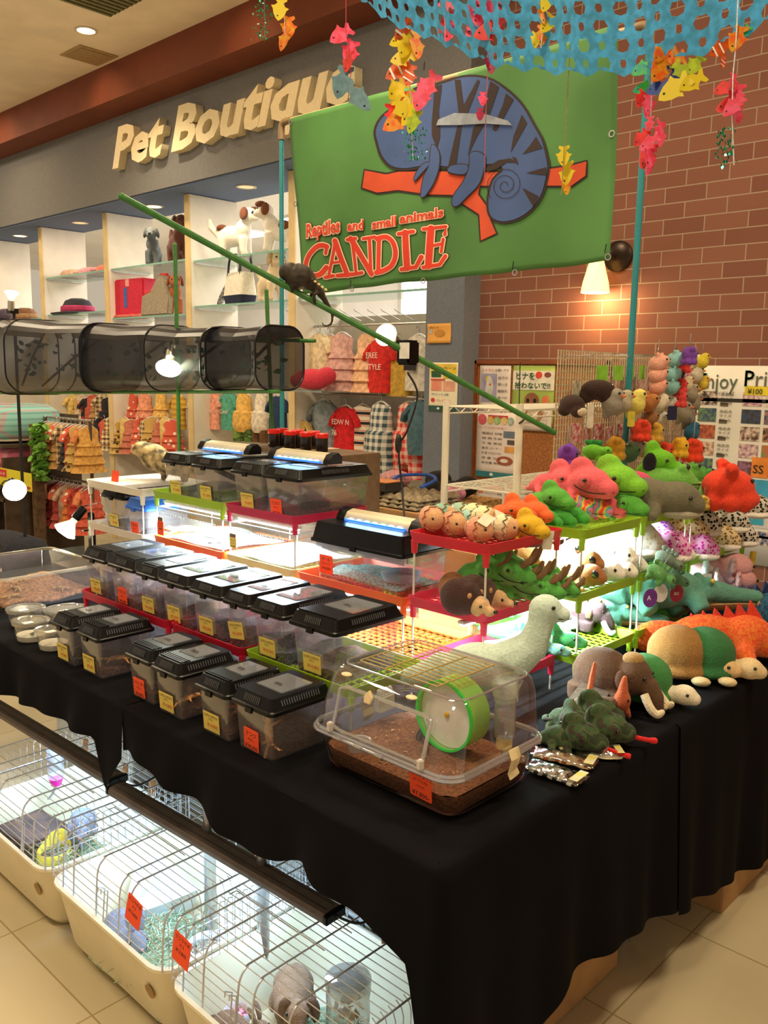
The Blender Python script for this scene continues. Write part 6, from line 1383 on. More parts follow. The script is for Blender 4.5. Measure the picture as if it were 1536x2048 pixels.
for i, (px, py, rz) in enumerate(((1216, 1512, -.4), (1206, 1492, -.5))):
    o = MB().prism([(.03*math.cos(a*PI/10), .018*math.sin(a*PI/10)) for a in range(20)], .0012).build('oval_tag', mat('e0d0a8', .7, .04), smooth=0); o.location = at(px, py, z=TAB_+.004); o.rotation_euler = (0, 0, rz-.3)
    tag(o, ('oval cream tag at the edge of the black cloth, front one', 'oval cream tag tucked under the camouflage toy')[i], 'tag')
o = MB().tube([at(1092, 1468, z=.72), at(1128, 1500, z=.715)], .006, 8).build('wooden_stick', mat('d8c4a0', .7, .1)); tag(o, 'pale wooden stick lying right of the hamster cage', 'stick')

# ================================================================ white wire shelf and keychain grid
WP = plastic('ece6d2', .4)
p0 = at(1040, 808, y=1.60)
ws = thing('wire_shelf', 'white wire shelf unit behind the soft toys with a tall post', 'shelf', (p0.x, p0.y, .70))
hz = p0.z-.70
for x, y in ((0, 0), (.92, 0), (0, .3), (.92, .3)):
    MB().cyl((x, y, 0), (x, y, hz), .0125, 14).build('post', WP, ws)
for z in (hz-.03, hz-.30):
    g = MB()
    for y in (0, .3): 
        g.cyl((0, y, z+.012), (.92, y, z+.012), .003, 6); g.cyl((0, y, z-.012), (.92, y, z-.012), .003, 6)
        zig = [(.92*i/24, y, z+(.012 if i % 2 else -.012)) for i in range(25)]; g.tube(zig, .002, 5)
    for x in (0, .92): g.cyl((x, 0, z+.012), (x, .3, z+.012), .003, 6)
    for i in range(1, 30): g.cyl((.92*i/30, 0, z+.012), (.92*i/30, .3, z+.012), .0018, 5)
    g.build('wire_deck', WP, ws)
c0 = MB(); c0.tube([Vector((-.02, -.014, hz-.06)), Vector((.0, -.016, hz-.05)), Vector((.03, .0, hz-.045))], .003, 6); c0.build('black_tie', BLACK, ws)
MB().cyl((-.005, 0, hz), (.02, .02, hz+.13), .002, 6).build('cable_end', BLACK, ws)
GY = 1.56
a, b = at(1117, 700, y=GY), at(1392, 704, y=GY); zb = 1.17
gp = thing('keychain_grid', 'beige metal lattice panel hung with small keychain toys', 'display grid', (a.x, GY, zb))
w = b.x-a.x; h = a.z-zb; g = MB(); M_GRID = mat('d0c4a4', .4, .06, metal=.2)
for i in range(64): g.box((w*i/63, 0, h/2), (.0035, .003, h))
g.build('upright_bars', M_GRID, gp, smooth=0); g = MB()
for i in range(22): g.box((w/2, .003, h*i/21), (w, .002, .0035))
g.build('cross_bars', M_GRID, gp, smooth=0)
for px in (1128, 1165, 1205, 1236, 1260, 1278): 
    q = at(px, 712, y=GY-.002)-Vector((a.x, GY, zb)); MB().tube([q, q+Vector((0, -.015, .004)), q+Vector((0, -.10, -.002)), q+Vector((0, -.11, .006))], .0018, 6).build('peg_hook', STEEL, gp)
# small keychain toys
def make_key(kind):
    t = proto(kind, 'keychain toy'); sh = {
        'bird_keychain': [((0, 0, 0), (.022, .019, .024)), ((.008, 0, .018), (.016, .0145, .014)), ((-.012, 0, -.02), (.008, .005, .014))],
        'octopus_keychain': [((0, 0, .004), (.023, .022, .021)), *[((.016*math.cos(i*PI/3), .016*math.sin(i*PI/3), -.018), (.009, .009, .01)) for i in range(6)], ((0, .02, .018), (.009, .007, .009)), ((0, -.02, .018), (.009, .007, .009))],
        'hamster_keychain': [((0, 0, 0), (.025, .021, .022)), ((.014, 0, .008), (.016, .016, .015)), ((.004, .013, .024), (.006, .005, .007)), ((.004, -.013, .024), (.006, .005, .007))],
        'dinosaur_keychain': [((0, 0, 0), (.034, .02, .022)), ((.036, 0, .004), (.017, .014, .014)), *[((x, y, -.02), (.008, .008, .012)) for x in (-.018, .018) for y in (.011, -.011)]]}[kind]
    mb = MB()
    for e in sh: mb.ell(*e)
    mb.soft('body', plush('e0c040'), t, .0035, 3)
    e = {'bird_keychain': (.019, .009, .022), 'octopus_keychain': (.02, .01, .006), 'hamster_keychain': (.026, .009, .012), 'dinosaur_keychain': (.044, .0115, .008)}[kind]
    eyes(t, [(e[0], s*e[1], e[2]) for s in (-1, 1)], .0028)
    if kind == 'bird_keychain': MB().lathe([(.005, 0), (0, .009)], 8, M=T((.022, 0, .016)) @ RY(PI/2)).build('beak', mat('e88040', .6, .1), t)
    if kind == 'dinosaur_keychain':
        for i in range(4): MB().ell((-.02+i*.012, 0, .026), (.008, .005, .008), nu=8, nv=6).build('frill', plush('2a8a3a'), t)
    MB().tube([(0, .004*math.cos(i*PI/6), .034+.006*math.sin(i*PI/6)) for i in range(12)], .0009, 5, closed=True).build('key_ring', STEEL, t); MB().tube([(0, 0, .03), (0, 0, .062)], .0012, 5).build('chain', STEEL, t); return t
KEY = {k: make_key(k+'_keychain') for k in ('bird', 'octopus', 'hamster', 'dinosaur')}
KD = [(1316, 728, 'h', 'eaa890', 1.25, 'peach egg-shaped keychain toy at the top of its column', 1.40), (1314, 752, 'h', 'e8a48c', 1.15, 'peach egg-shaped keychain toy second from the top', 1.40), (1314, 775, 'h', 'e6a088', 1.15, 'peach egg-shaped keychain toy third from the top', 1.40),
    (1349, 720, 'h', '94c8c4', 1.15, 'mint egg-shaped keychain toy at the top of its column', 1.42), (1345, 750, 'h', '8cc2c0', 1.05, 'mint egg-shaped keychain toy in the middle of its column', 1.42), (1342, 776, 'h', '88beba', 1.05, 'mint egg-shaped keychain toy lowest in its column', 1.42),
    (1368, 730, 'o', 'e84038', 1.0, 'red octopus keychain toy under the purple one', 1.41), (1379, 711, 'o', '7a44a8', 1.15, 'purple octopus keychain toy at the top right corner', 1.36), (1392, 724, 'b', 'ecdcb8', .85, 'cream bird keychain toy between purple and yellow ones', 1.45), (1405, 724, 'b', 'd8c438', 1.0, 'yellow pineapple-like keychain toy at the top right', 1.42),
    (1357, 750, 'o', '1e3468', .9, 'navy blue keychain toy below the red octopus', 1.43), (1372, 748, 'b', 'e0a0a4', .85, 'pink bird keychain toy beside the navy one', 1.45), (1392, 752, 'b', 'c8bca4', 1.1, 'grey-white bird keychain toy near the poster edge', 1.44), (1405, 768, 'b', 'd8b838', .95, 'yellow keychain toy lower right beside the poster', 1.43),
    (1362, 770, 'o', 'e2403c', .95, 'red octopus keychain toy below the navy one', 1.41), (1373, 770, 'b', 'e4d4a8', 1.0, 'cream round bird keychain toy on the right', 1.43), (1382, 788, 'b', 'a89c88', 1.15, 'grey bird keychain toy below the cream one', 1.45), (1387, 808, 'b', '948a78', 1.15, 'dark grey bird keychain toy lowest of the grey column', 1.45), (1358, 796, 'o', 'e04440', 1.2, 'large red octopus keychain toy in the middle right', 1.41), (1336, 806, 'h', 'd8d0c0', 1.2, 'white fluffy keychain toy left of the red octopus', 1.44),
    (1224, 808, 'b', '9a9484', 1.5, 'grey bird keychain toy next to the brown fluffy ones', 1.42), (1246, 806, 'b', 'b8ae90', 1.3, 'grey cockatiel keychain toy with orange cheeks', 1.42), (1270, 808, 'b', 'e4d468', 1.5, 'yellow cockatiel keychain toy', 1.42), (1294, 806, 'h', 'b87840', 1.35, 'brown and white hamster keychain toy, upper one', 1.42), (1314, 806, 'h', 'ece0c4', 1.35, 'white hamster keychain toy, upper one', 1.42), (1298, 838, 'h', '9a6a40', 1.1, 'brown hamster keychain toy, lower one', 1.42), (1317, 838, 'h', 'd8d0c0', 1.1, 'white and grey hamster keychain toy, lower one', 1.42),
    (1284, 860, 'o', 'ee4424', 1.35, 'orange-red fish-like keychain toy below the yellow card', 1.40), (1309, 864, 'o', 'd8a838', 1.3, 'mustard octopus keychain toy beside the orange-red one', 1.41), (1383, 866, 'b', '2a6a88', 1.25, 'round teal blue keychain toy at the right', 1.43), (1366, 826, 'b', 'a09884', 1.3, 'grey round keychain toy right of the dark tag', 1.45), (1376, 838, 'b', '8c8474', 1.2, 'brownish grey keychain toy above the teal blue one', 1.46),
    (1136, 912, 'o', '7438a0', 1.35, 'purple axolotl keychain toy at the lower left corner', 1.40), (1188, 904, 'd', '68b428', 1.05, 'green dinosaur keychain toy with a dark frill', 1.38), (1231, 896, 'o', 'c8921c', 1.4, 'mustard jellyfish keychain toy in the bottom row', 1.42), (1256, 908, 'h', '3e5a34', 1.3, 'dark green keychain toy in the bottom row', 1.43), (1268, 896, 'h', 'b8b0a0', 1.2, 'grey-white fluffy keychain toy in the bottom row', 1.43), (1292, 898, 'h', 'c89884', 1.4, 'pinkish mouse keychain toy in the bottom row', 1.42),
    (1326, 902, 'o', 'e4401c', 1.25, 'red octopus keychain toy in the bottom row, left', 1.41), (1342, 904, 'o', 'ea4a20', 1.15, 'red octopus keychain toy in the bottom row, middle', 1.41), (1360, 894, 'o', 'ecb428', 1.3, 'yellow octopus keychain toy in the bottom row', 1.38), (1386, 900, 'o', 'f04018', 1.6, 'large orange-red octopus keychain toy at the bottom right', 1.40)]
KK = {'b': 'bird', 'o': 'octopus', 'h': 'hamster', 'd': 'dinosaur'}
for i, (px, py, k, c, s, lb, y) in enumerate(KD):
    dup(KEY[KK[k]], lb, at(px, py, y=y+.03), None, 'small keychain toys on the grid', s*1.1, {'body': plush(c)}, rot=(0, 0, -1.5+((i*37) % 10)*.08))
# fluffy brown animals
t = blob('fluffy_keychain', [((0, 0, 0), (.05, .03, .03)), ((.03, 0, -.02), (.03, .024, .022)), ((-.035, 0, -.02), (.024, .02, .02))], fur('3c241a', '241510'), .005, 1); MB().ell((.05, 0, -.022), (.012, .018, .014)).build('white_patch', fur('e0d0b0'), t); eyes(t, [(.052, .012, -.012), (.052, -.012, -.012)], .003)
dup(t, 'dark brown fluffy animal keychain with white paws at the left of the grid', at(1144, 808, y=1.46), None, 'fluffy keychain toys', 1.0, None, rot=(0, 0, -1.9)); dup(t, 'dark brown fluffy animal keychain lying behind the other', at(1196, 780, y=1.49), None, 'fluffy keychain toys', 1.15, None, rot=(0, 0, -.9))
# cards and packets on the hooks
for i, (px, py) in enumerate(((1204, 746), (1236, 746), (1260, 744), (1284, 745))):
    o = MB().box((0, 0, 0), (.042, .012, .05)).build('green_card', mat('8cc83c', .6, .06), smooth=0); o.location = at(px, py, y=1.50); o.rotation_euler = (0, 0, -.3+.2*i); tag(o, 'lime green hang card on the grid, %s' % ('leftmost of four', 'second from the left', 'third from the left', 'rightmost of four')[i], 'hang card', 'green hang cards on the grid')
rnd = random.Random(8)
for i, (px, py, c) in enumerate([(1150+i*22, 866+(i % 2)*6, 'b84858') for i in range(6)]+[(1150+i*26, 782, '8a9a78') for i in range(3)]+[(1222+i*20, 772, 'c88878') for i in range(4)]):
    o = MB().prism(rrect(.045, .065, .004), .008).build('charm_packet', mat(c, .4, .4, 90., color2='d8c0b0'), smooth=0); o.location = at(px, py, y=1.535); o.rotation_euler = (PI/2, 0, rnd.uniform(-.2, .2))
    tag(o, 'small clear packet of patterned charms hanging on the lattice panel', 'packet', 'charm packets on the grid')
for i, (px, py, w_, h_, c) in enumerate(((1180, 832, .028, .075, 'e4dcc8'), (1262, 838, .036, .05, 'd8c848'), (1344, 826, .05, .05, '1e2848'), (1310, 944, .05, .05, '7a1c50'))):
    o = MB().prism(rrect(w_, h_, .006), .002).build('hang_tag', mat(c, .5, .06), smooth=0); o.location = at(px, py, y=1.40); o.rotation_euler = (PI/2, 0, -.2); tag(o, ('white barcode hang tag below the brown fluffy toys', 'yellow hang tag under the cockatiel toy', 'dark navy round-cornered hang tag with a green picture', 'dark purple round tag behind the green chameleon')[i], 'hang tag')
# turtle keyrings with tags on the lime rim
for i, (px, py, c) in enumerate(((1316, 1146, '5a8a4a'), (1344, 1152, '4a6a4c'), (1332, 1118, '6a7a68'))):
    o = dup(KEY['dinosaur'], ('green turtle keyring hanging at the lime rim, left', 'dark green turtle keyring hanging at the lime rim, right', 'grey turtle keyring hanging behind the green ones')[i], at(px, py, y=1.13), None, 'turtle keyrings', 1.05, {'body': plush(c), 'frill': plush(c)}, rot=(0, .5, -1.2)); o.name = 'turtle_keyring'
for i, (px, py, c) in enumerate(((1300, 1196, '6a2c8a'), (1321, 1186, 'e8e0e0'), (1353, 1186, '96203c'))):
    o = MB().prism([(.024*math.cos(a*PI/9), .028*math.sin(a*PI/9)) for a in range(18)], .0015).build('round_tag', mat(c, .6, .1, 30.), smooth=0); p = at(px, py, y=1.12); o.location = p; o.rotation_euler = (PI/2, 0, -.5); tag(o, ('purple tag hanging below the turtle keyrings', 'white tag hanging between the purple and crimson tags', 'crimson oval tag hanging before the big crocodile')[i], 'hang tag')
    text('A' if i == 0 else 'oc' if i == 2 else '..', .02, WHITE, o, T((-.011, -.006, .0017)), name='print')
for i, (px, py, c, x) in enumerate(((1380, 1004, 'd8a838', 2.62), (1408, 1004, 'd8b048', 2.72), (1386, 998, '6a7a84', 2.64))):
    dup(KEY['octopus'], ('small yellow keyring at the top lime rim, left of the blue-grey one', 'small yellow keyring at the top lime rim, right', 'small blue-grey keyring at the top lime rim')[i], at(px, py, y=1.14), None, 'keyrings at the top lime rim', .8, {'body': plush(c)}, rot=(0, 0, -1))
o = MB().prism(rrect(.03, .05, .003), .001).build('price_tag', mat('e4dcc4', .7, .05), smooth=0); o.location = at(1096, 1080, y=1.205); o.rotation_euler = (PI/2, .15, -.4); tag(o, 'cream barcode tag hanging from the red tray rim', 'price tag')
o = MB().prism(rrect(.04, .055, .003), .001).build('price_tag', mat('e8ecec', .7, .03), smooth=0); o.location = at(1412, 1164, y=1.13); o.rotation_euler = (PI/2, .1, -.4); tag(o, 'white barcode tag on the white axolotl toy', 'price tag')
o = MB().prism(rrect(.03, .065, .004), .002).build('price_tag', mat('c8a830', .6, .1), smooth=0); o.location = at(1504, 1120, y=1.16); o.rotation_euler = (PI/2, .1, -.4); tag(o, 'yellow tag hanging from the farthest middle tray', 'price tag')
for t in protos: retire(t)
# ================================================================ the shop behind: bays, shelves, goods
BAYS = [(3.345, 4.712), (4.772, 5.965), (6.025, 7.23), (7.29, 8.475), (8.535, 9.73)]
BACKP = mat('d8d2c8', .7, .03, 10)
for i, (a, b) in enumerate(BAYS):
    slab('trim_%d' % (20+i), (4.49, a, 0), (4.51, b, 1.86 if i else 1.95), BACKP)
GLS = clear((.78, .88, .84), .14, .04, .10, (.7, .8, .76))
def shelf(label, bay, z):
    a, b = BAYS[bay]; t = thing('glass_shelf', label, 'shelf', (4.27, (a+b)/2, z))
    MB().box((0, 0, -.006), (.40, b-a-.02, .012)).build('glass_pane', GLS, t, smooth=0)
    MB().box((-.2, 0, -.006), (.004, b-a-.02, .014)).build('glass_edge', mat('8ab8a8', .2, .05), t, smooth=0)
    for s in (-1, 1): MB().box((.0, s*(b-a-.03)/2, -.018), (.38, .008, .014)).build('bracket', STEEL, t, smooth=0)
    return t
def zat(px, py, x=4.12): return at(px, py, x=x).z
SH = {}
for k, lb, bay, px, py in (('b2u', 'upper glass shelf with the two toy dogs', 1, 490, 511), ('b2l', 'lower glass shelf with the white tote bag', 1, 490, 607), ('b3u', 'upper glass shelf with the grey toy cow', 2, 300, 530), ('b3l', 'lower glass shelf with the red pet bag', 2, 300, 633), ('b4u', 'upper glass shelf in the bay left of the grey toy', 3, 150, 550), ('b4l', 'lower glass shelf with the dark pink hat', 3, 150, 627), ('b1', 'glass shelf over the baby clothes beside the pillar', 0, 720, 588), ('b5', 'glass shelf at the left edge with the stuffed hat', 4, 40, 640)):
    SH[k] = zat(px, py); shelf(lb, bay, SH[k])
# toy dogs on the shelves
def dog(label, px, py, z, rz, c, c2, s=1., patch=None, name='toy_dog', x=4.2):
    p = at(px, py, x=x); t = thing(name, label, 'soft toy', (x, p.y, z), rz, scale=s); mb = MB()
    mb.ell((-.05, 0, .13), (.10, .055, .065)); mb.ell((.03, 0, .17), (.05, .05, .06)); mb.ell((.07, 0, .25), (.052, .046, .05)); mb.ell((.115, 0, .235), (.03, .024, .022))
    for x_ in (-.10, .04):
        for s_ in (-1, 1): mb.tube([(x_, s_*.03, .12), (x_+.004, s_*.034, .05), (x_+.015, s_*.034, .012)], [.03, .024, .022], 8)
    mb.tube([(-.14, 0, .14), (-.19, 0, .19), (-.2, 0, .24)], [.02, .022, .012], 8)
    mb.soft('body', plush(c), t, .010, 3)
    for s_ in (-1, 1): MB().ell((.055, s_*.048, .255), (.026, .014, .04), rot=(s_*.25, 0, 0)).build('ear', fur(c2), t)
    MB().ell((.143, 0, .242), (.01, .012, .009)).build('nose', EYE_M, t)
    for s_ in (-1, 1): MB().ell((.107, s_*.026, .262), .006).build('eye', EYE_M, t)
    if patch:
        for q, r_ in (((.088, .024, .285), (.036, .026, .02)), ((-.06, .045, .16), (.035, .018, .03)), ((-.11, 0, .18), (.035, .045, .022))): MB().ell(q, r_).build('brown_patch', fur(patch), t)
    return t
dog('white and brown toy dog with a raised head on the upper shelf, left one', 478, 480, SH['b2u'], -1.1, 'eee6d8', '6a3a22', 1.25, '7a4426')
dog('white and brown toy dog standing on the upper shelf, right one', 552, 470, SH['b2u'], 2.2, 'eee6d8', '7a4426', 1.2, '7a4426')
dog('cream fluffy toy dog on the lower shelf beside the tote bag', 545, 575, SH['b2l'], -1.8, 'e6d0ae', 'd0b088', 1.2)
dog('grey toy cow sitting on the upper glass shelf', 306, 505, SH['b3u'], -2.3, '5c6264', '4a5052', 1.05, None, 'toy_cow')
dog('dark brown toy dog beside the partition on the upper shelf', 358, 490, SH['b3u'], -1.9, '5a3024', '4a261c', 1.25)
dog('orange-brown long-eared toy dog on the lower shelf beside the red bag', 350, 590, SH['b3l'], -2.1, 'a85c34', '8a4628', 1.1)
bag = thing('tote_bag', 'white and navy tote bag with handles on the lower glass shelf', 'bag', (4.2, at(480, 600, x=4.2).y, SH['b2l']), -.1)
MB().rings([rr3(.13, .26, .03, 0), rr3(.15, .28, .03, .07)], cap=(True, False)).build('navy_base', mat('1e2440', .8, .1, 40.), bag); MB().rings([rr3(.15, .28, .03, .07), rr3(.11, .25, .03, .24), rr3(.10, .24, .03, .24), rr3(.13, .26, .03, .07)], cap=(False, False)).build('canvas_body', mat('ece4d4', .85, .06, 60.), bag)
for x in (-.05, .05): MB().tube(smooth_curve([(x, .09, .22), (x, .06, .34), (x, -.02, .37), (x, -.08, .33), (x, -.09, .22)], 5), .009, 8).build('handle', mat('3a3c4a', .8, .1), bag)
MB().tube(smooth_curve([(0, .13, .2), (-.02, .22, .08), (-.03, .26, .01)], 5), [.028, .03, .032, .034, .034, .034, .034, .034, .032, .028, .02], 10, flat=.4).build('side_flap', mat('d8d0c4', .85, .06, color2='2a2e44'), bag)
o = thing('pet_bag', 'bright red pet bag with a blue letter I on the lower glass shelf', 'bag', (4.2, at(268, 600, x=4.2).y, SH['b3l']), .1)
MB().box((0, 0, .17), (.16, .48, .33)).build('bag_body', mat('d02040', .7, .06), o, bevel=.012); MB().box((0, 0, .015), (.2, .46, .03)).build('pink_base', mat('e07868', .8, .1), o, bevel=.01)
text('I', .22, mat('3a68b8', .7, .05), o, frame((-.0815, .04, .10), (0, -1, 0), (0, 0, 1)), offset=.012)
MB().box((-.082, -.02, .30), (.004, .05, .06)).build('pink_strap', mat('e8a0a0', .8, .05), o, smooth=0)
o = thing('dog_coat', 'grey dog coat with red collar piping leaning on the red bag', 'dog clothes', (4.14, at(318, 600, x=4.14).y, SH['b3l']+.002), 0)
MB().prism([(-.22, 0), (.20, 0), (.2, .15), (.08, .33), (.0, .33), (-.1, .2), (-.22, .17)], .05, M=frame((0, 0, 0), (0, -1, 0), (.12, 0, 1))).build('coat', mat('9a8c78', .9, .1, 60.), o, bevel=.008)
MB().tube([(0, .2, .19), (.0, .1, .21), (.03, .0, .34), (.035, -.08, .335)], .016, 8).build('red_collar', mat('d83030', .8, .06), o)
def hat(label, px, py, z, c, c2, s=1., x=4.2):
    t = thing('hat', label, 'hat', (x, at(px, py, x=x).y, z), 0, scale=s)
    MB().lathe([(.0, .13), (.05, .128), (.09, .11), (.115, .06), (.12, .02), (.20, .006), (.2, 0), (.1, 0)], 28, M=Matrix.Diagonal((1, 1.4, 1, 1)), cap=(False, False)).build('crown', mat(c, .85, .15, 40.), t)
    MB().lathe([(.118, .066), (.124, .06), (.127, .03), (.122, .02)], 28, M=Matrix.Diagonal((1, 1.4, 1, 1)), cap=(False, False)).build('band', mat(c2, .8, .1), t); return t
hat('dark hat with a wide pink band on the lower glass shelf', 155, 612, SH['b4l'], '33303a', 'c03868', 1.15)
hat('brown hat at the left edge below the glowing bulb', 50, 620, SH['b5'], '8a6044', 'b08a60', 1.0)
hat('grey-violet hat at the far left edge', 5, 615, SH['b5'], '5a4c5c', '4a3c4c', 1.1)
for i, (px, py, k, c, w) in enumerate(((320, 545, 'b4u', 'd87860', .3), (210, 548, 'b4u', 'c88890', .26), (130, 548, 'b4u', 'c8a08a', .3))):
    o = MB().rings([rr3(.22, w, .05, 0), rr3(.24, w+.02, .06, .04), rr3(.2, w-.04, .06, .07)]).build('folded_blanket', mat(c, .9, .15, 50.), smooth=60); o.location = (4.28, 7.9+.35*(i-1), SH[k]); tag(o, 'folded soft pink blanket on the upper glass shelf, %s' % ('right', 'middle', 'left')[i], 'blanket')
# ---------------------------------------------------------------- little clothes
def garment(kind):
    t = proto('dog_clothes', 'clothes'); mb = MB(); n = 20
    P = {'dress': [(0, .050, .02), (-.02, .062, .03), (-.07, .055, .034), (-.10, .075, .05), (-.105, .064, .042), (-.15, .088, .058), (-.155, .074, .048), (-.20, .10, .065), (-.205, .08, .05), (-.25, .112, .07)],
         'shirt': [(0, .055, .018), (-.02, .07, .026), (-.08, .068, .034), (-.16, .07, .036), (-.22, .074, .036)],
         'overall': [(0, .05, .018), (-.03, .055, .03), (-.09, .058, .034), (-.10, .075, .05), (-.17, .080, .055), (-.20, .074, .05), (-.215, .06, .04)]}[kind]
    rr_ = [[(d*math.sin(2*PI*j/n)*(1+.08*math.sin(j*2.5)*min(1, -z*6)), w*math.cos(2*PI*j/n), z+(.012*(1-abs(math.cos(2*PI*j/n))) if z > -.01 else 0)) for j in range(n)] for z, w, d in P]
    mb.rings(rr_, cap=(True, False)); mb.build('cloth', plush('c0a0a0'), t, smooth=50)
    if kind == 'overall':
        for s in (-1, 1): MB().tube([(0, s*.04, -.20), (0, s*.045, -.24), (0, s*.046, -.27)], [.038, .036, .034], 10).build('trouser_leg', plush('806040'), t)
    if kind == 'shirt':
        for s in (-1, 1): MB().tube([(0, s*.05, -.02), (-.004, s*.082, -.055), (-.004, s*.09, -.08)], [.026, .024, .022], 9, flat=.7).build('sleeve', plush('c0a0a0'), t)
    if kind == 'dress': MB().lathe([(.036, -.012), (.042, -.02), (.036, -.03)], 16, M=Matrix.Diagonal((.55, 1.25, 1, 1)), cap=(False, False)).build('neck_frill', plush('f0e8dc'), t)
    MB().tube(smooth_curve([(0, -.055, -.008), (0, 0, .018), (0, .055, -.008)], 4), .004, 6).build('hanger', mat('d8d4cc', .3, .05), t)
    MB().tube(smooth_curve([(0, 0, .018), (0, 0, .04), (0, .012, .05), (0, .016, .04)], 3), .0022, 6).build('hanger_hook', STEEL, t); return t
GM_ = {k: garment(k) for k in ('dress', 'shirt', 'overall')}
def fb_(c): return mat(c, .9, .12, 50.)
STR = pattern('stripe', ['f0e4d0', 'e8d8c0', 'd84a30', 'f0e4d0', '2a2a34'], 7, .9, axes='ZX'); STG = pattern('stripe', ['d8d0c4', '8a8680'], 9, .9, axes='ZX')
CKB = pattern('check', ['e4e0d4', '3c5460'], 11, .9, axes='YZ'); CKR = pattern('check', ['f0c8b8', 'd83c38'], 11, .9, axes='YZ'); CKP = pattern('check', ['e8d0a0', '6a4a34'], 9, .9, axes='YZ'); FLO = pattern('dots', ['2c2c30', 'c83c38'], 22, .9); FLR = pattern('dots', ['d86048', 'f0e0c8'], 26, .9); FLG = pattern('dots', ['c8a45c', '4a3a2a'], 24, .9)
YOR = fb_('e8b860'); CAM = pattern('camo', ['5a7a34', '3a5028', '7a9a48'], 18, .9)
def hang(kind, px, py, m, label, s=1., x=4.28, rz=0., legs=None, group=None):
    p = at(px, py, x=x); mm = {'cloth': m, 'sleeve': m}; 
    if legs: mm['trouser_leg'] = legs
    return dup(GM_[kind], label, (x, p.y, p.z), None, group, s, mm, rot=(0, 0, rz))
row = [(237, 790, 'dress', FLO, 'black and red frilled dog dress, left of the frilled row'), (264, 790, 'dress', FLR, 'red flowered frilled dog dress beside the black one'), (290, 790, 'dress', fb_('e89a78'), 'peach frilled dog dress in the row behind the mesh cages'), (322, 788, 'dress', YOR, 'yellow-orange frilled dog dress in the same row'), (356, 792, 'shirt', pattern('stripe', ['d8b048', 'c09030'], 9, .9, axes='ZX'), 'mustard striped dog top next to the green stake'), (398, 792, 'shirt', fb_('e4dccc'), 'plain off-white dog top in the row behind the boxes'), (428, 788, 'shirt', fb_('eca088'), 'salmon pink dog top with small lettering'), (458, 788, 'shirt', fb_('58a890'), 'teal dog top with small lettering'), (488, 790, 'overall', YOR, 'dog overall with yellow top and green trousers'), (523, 790, 'overall', fb_('e8dcc8'), 'dog overall with cream top and brown cargo trousers'), (556, 796, 'shirt', fb_('1e3458'), 'navy dog top with white lettering by the partition')]
for i, (px, py, k, m, lb) in enumerate(row):
    o = hang(k, px, py, m, lb, 1.35 if k != 'shirt' else 1.3, 4.25, .15*((i % 3)-1), legs=(CAM if i == 8 else fb_('6a4a2c') if i == 9 else None))
    if i in (6, 7, 10): text(('Cool', 'Cool', 'F')[i-6 if i < 8 else 2], .04, fb_('f0e0d0'), o, frame((-.042, .045, -.12), (0, -1, 0), (0, 0, 1)), name='print')
row = [(640, 672, 'shirt', fb_('ecd8b0'), 'cream dog top, upper row left in the bay beside the pillar'), (660, 676, 'shirt', fb_('eab898'), 'peach dog top, upper row second from the left'), (684, 672, 'dress', fb_('d8a8a0'), 'dusty pink dog dress with a yellow skirt in the upper row'), (735, 672, 'dress', fb_('eab890'), 'long peach dog dress behind the glaring bulb'), (762, 684, 'shirt', fb_('d82c24'), 'bright red dog top with white lettering in the upper row'), (802, 690, 'shirt', fb_('c8a040'), 'mustard dog top half hidden behind the lamp clamp'), (838, 676, 'shirt', fb_('d8d0c4'), 'pale grey dog top with a dark pocket beside the pillar'),
    (622, 812, 'shirt', fb_('ece0d4'), 'white dog top with dark lettering in the lower row'), (648, 806, 'shirt', fb_('8c949c'), 'grey-blue dog top in the lower row'), (662, 822, 'shirt', STG, 'grey striped dog top in the lower row'), (692, 818, 'shirt', fb_('d41c24'), 'red sleeveless dog shirt with white lettering in the lower row'), (726, 816, 'shirt', STR, 'red, black and cream striped dog top in the lower row'), (763, 812, 'overall', CKB, 'blue gingham dog romper with a beige collar'), (820, 812, 'overall', CKR, 'red gingham dog romper hanging next to the pillar'), (843, 806, 'shirt', fb_('4a6a78'), 'blue-grey dog top at the pillar edge behind the red gingham')]
for i, (px, py, k, m, lb) in enumerate(row):
    o = hang(k, px, py, m, lb, 1.5 if k != 'overall' else 1.75, 4.2+.04*(i % 2), .1*((i % 3)-1), legs=m)
    if i in (4, 7, 10):
        for j, s_ in enumerate((('FREE', 'STYLE'), ('GOO', 'DMAR'), ('EDW N', '76'))[(4, 7, 10).index(i)]): text(s_, .035, fb_('f0e4dc') if i != 7 else INK, o, frame((-.044, .05, -.07-.05*j), (0, -1, 0), (0, 0, 1)), name='print')
    if i == 6: MB().box((-.05, 0, -.10), (.004, .07, .07)).build('pocket', BLACK, o, smooth=0)
# rails the clothes hang from
for lb, bay, px, py, x in (('chrome rail holding the frilled dog dresses', 2, 300, 772, 4.25), ('chrome rail holding the salmon and teal dog tops', 1, 470, 770, 4.25), ('upper chrome rail in the bay beside the pillar', 0, 720, 650, 4.22), ('lower chrome rail in the bay beside the pillar', 0, 720, 790, 4.22)):
    a, b = BAYS[bay]; o = MB().cyl((0, a+.005, 0), (0, b-.005, 0), .009, 10).build('clothes_rail', STEEL); o.location = (x, 0, at(px, py, x=x).z); tag(o, lb, 'rail')
# peg hooks with small accessories above
rnd = random.Random(6)
for i in range(9):
    px = 615+i*27; p = at(px, 660, x=4.45); o = MB().tube([(.04, 0, -.02), (-.2, 0, .05), (-.21, 0, .06)], .0025, 6).build('peg_hook', STEEL); o.location = (4.45, p.y, at(px, 640, x=4.45).z); tag(o, 'thin chrome peg hook sticking out above the baby clothes', 'hook', 'chrome peg hooks above the clothes')
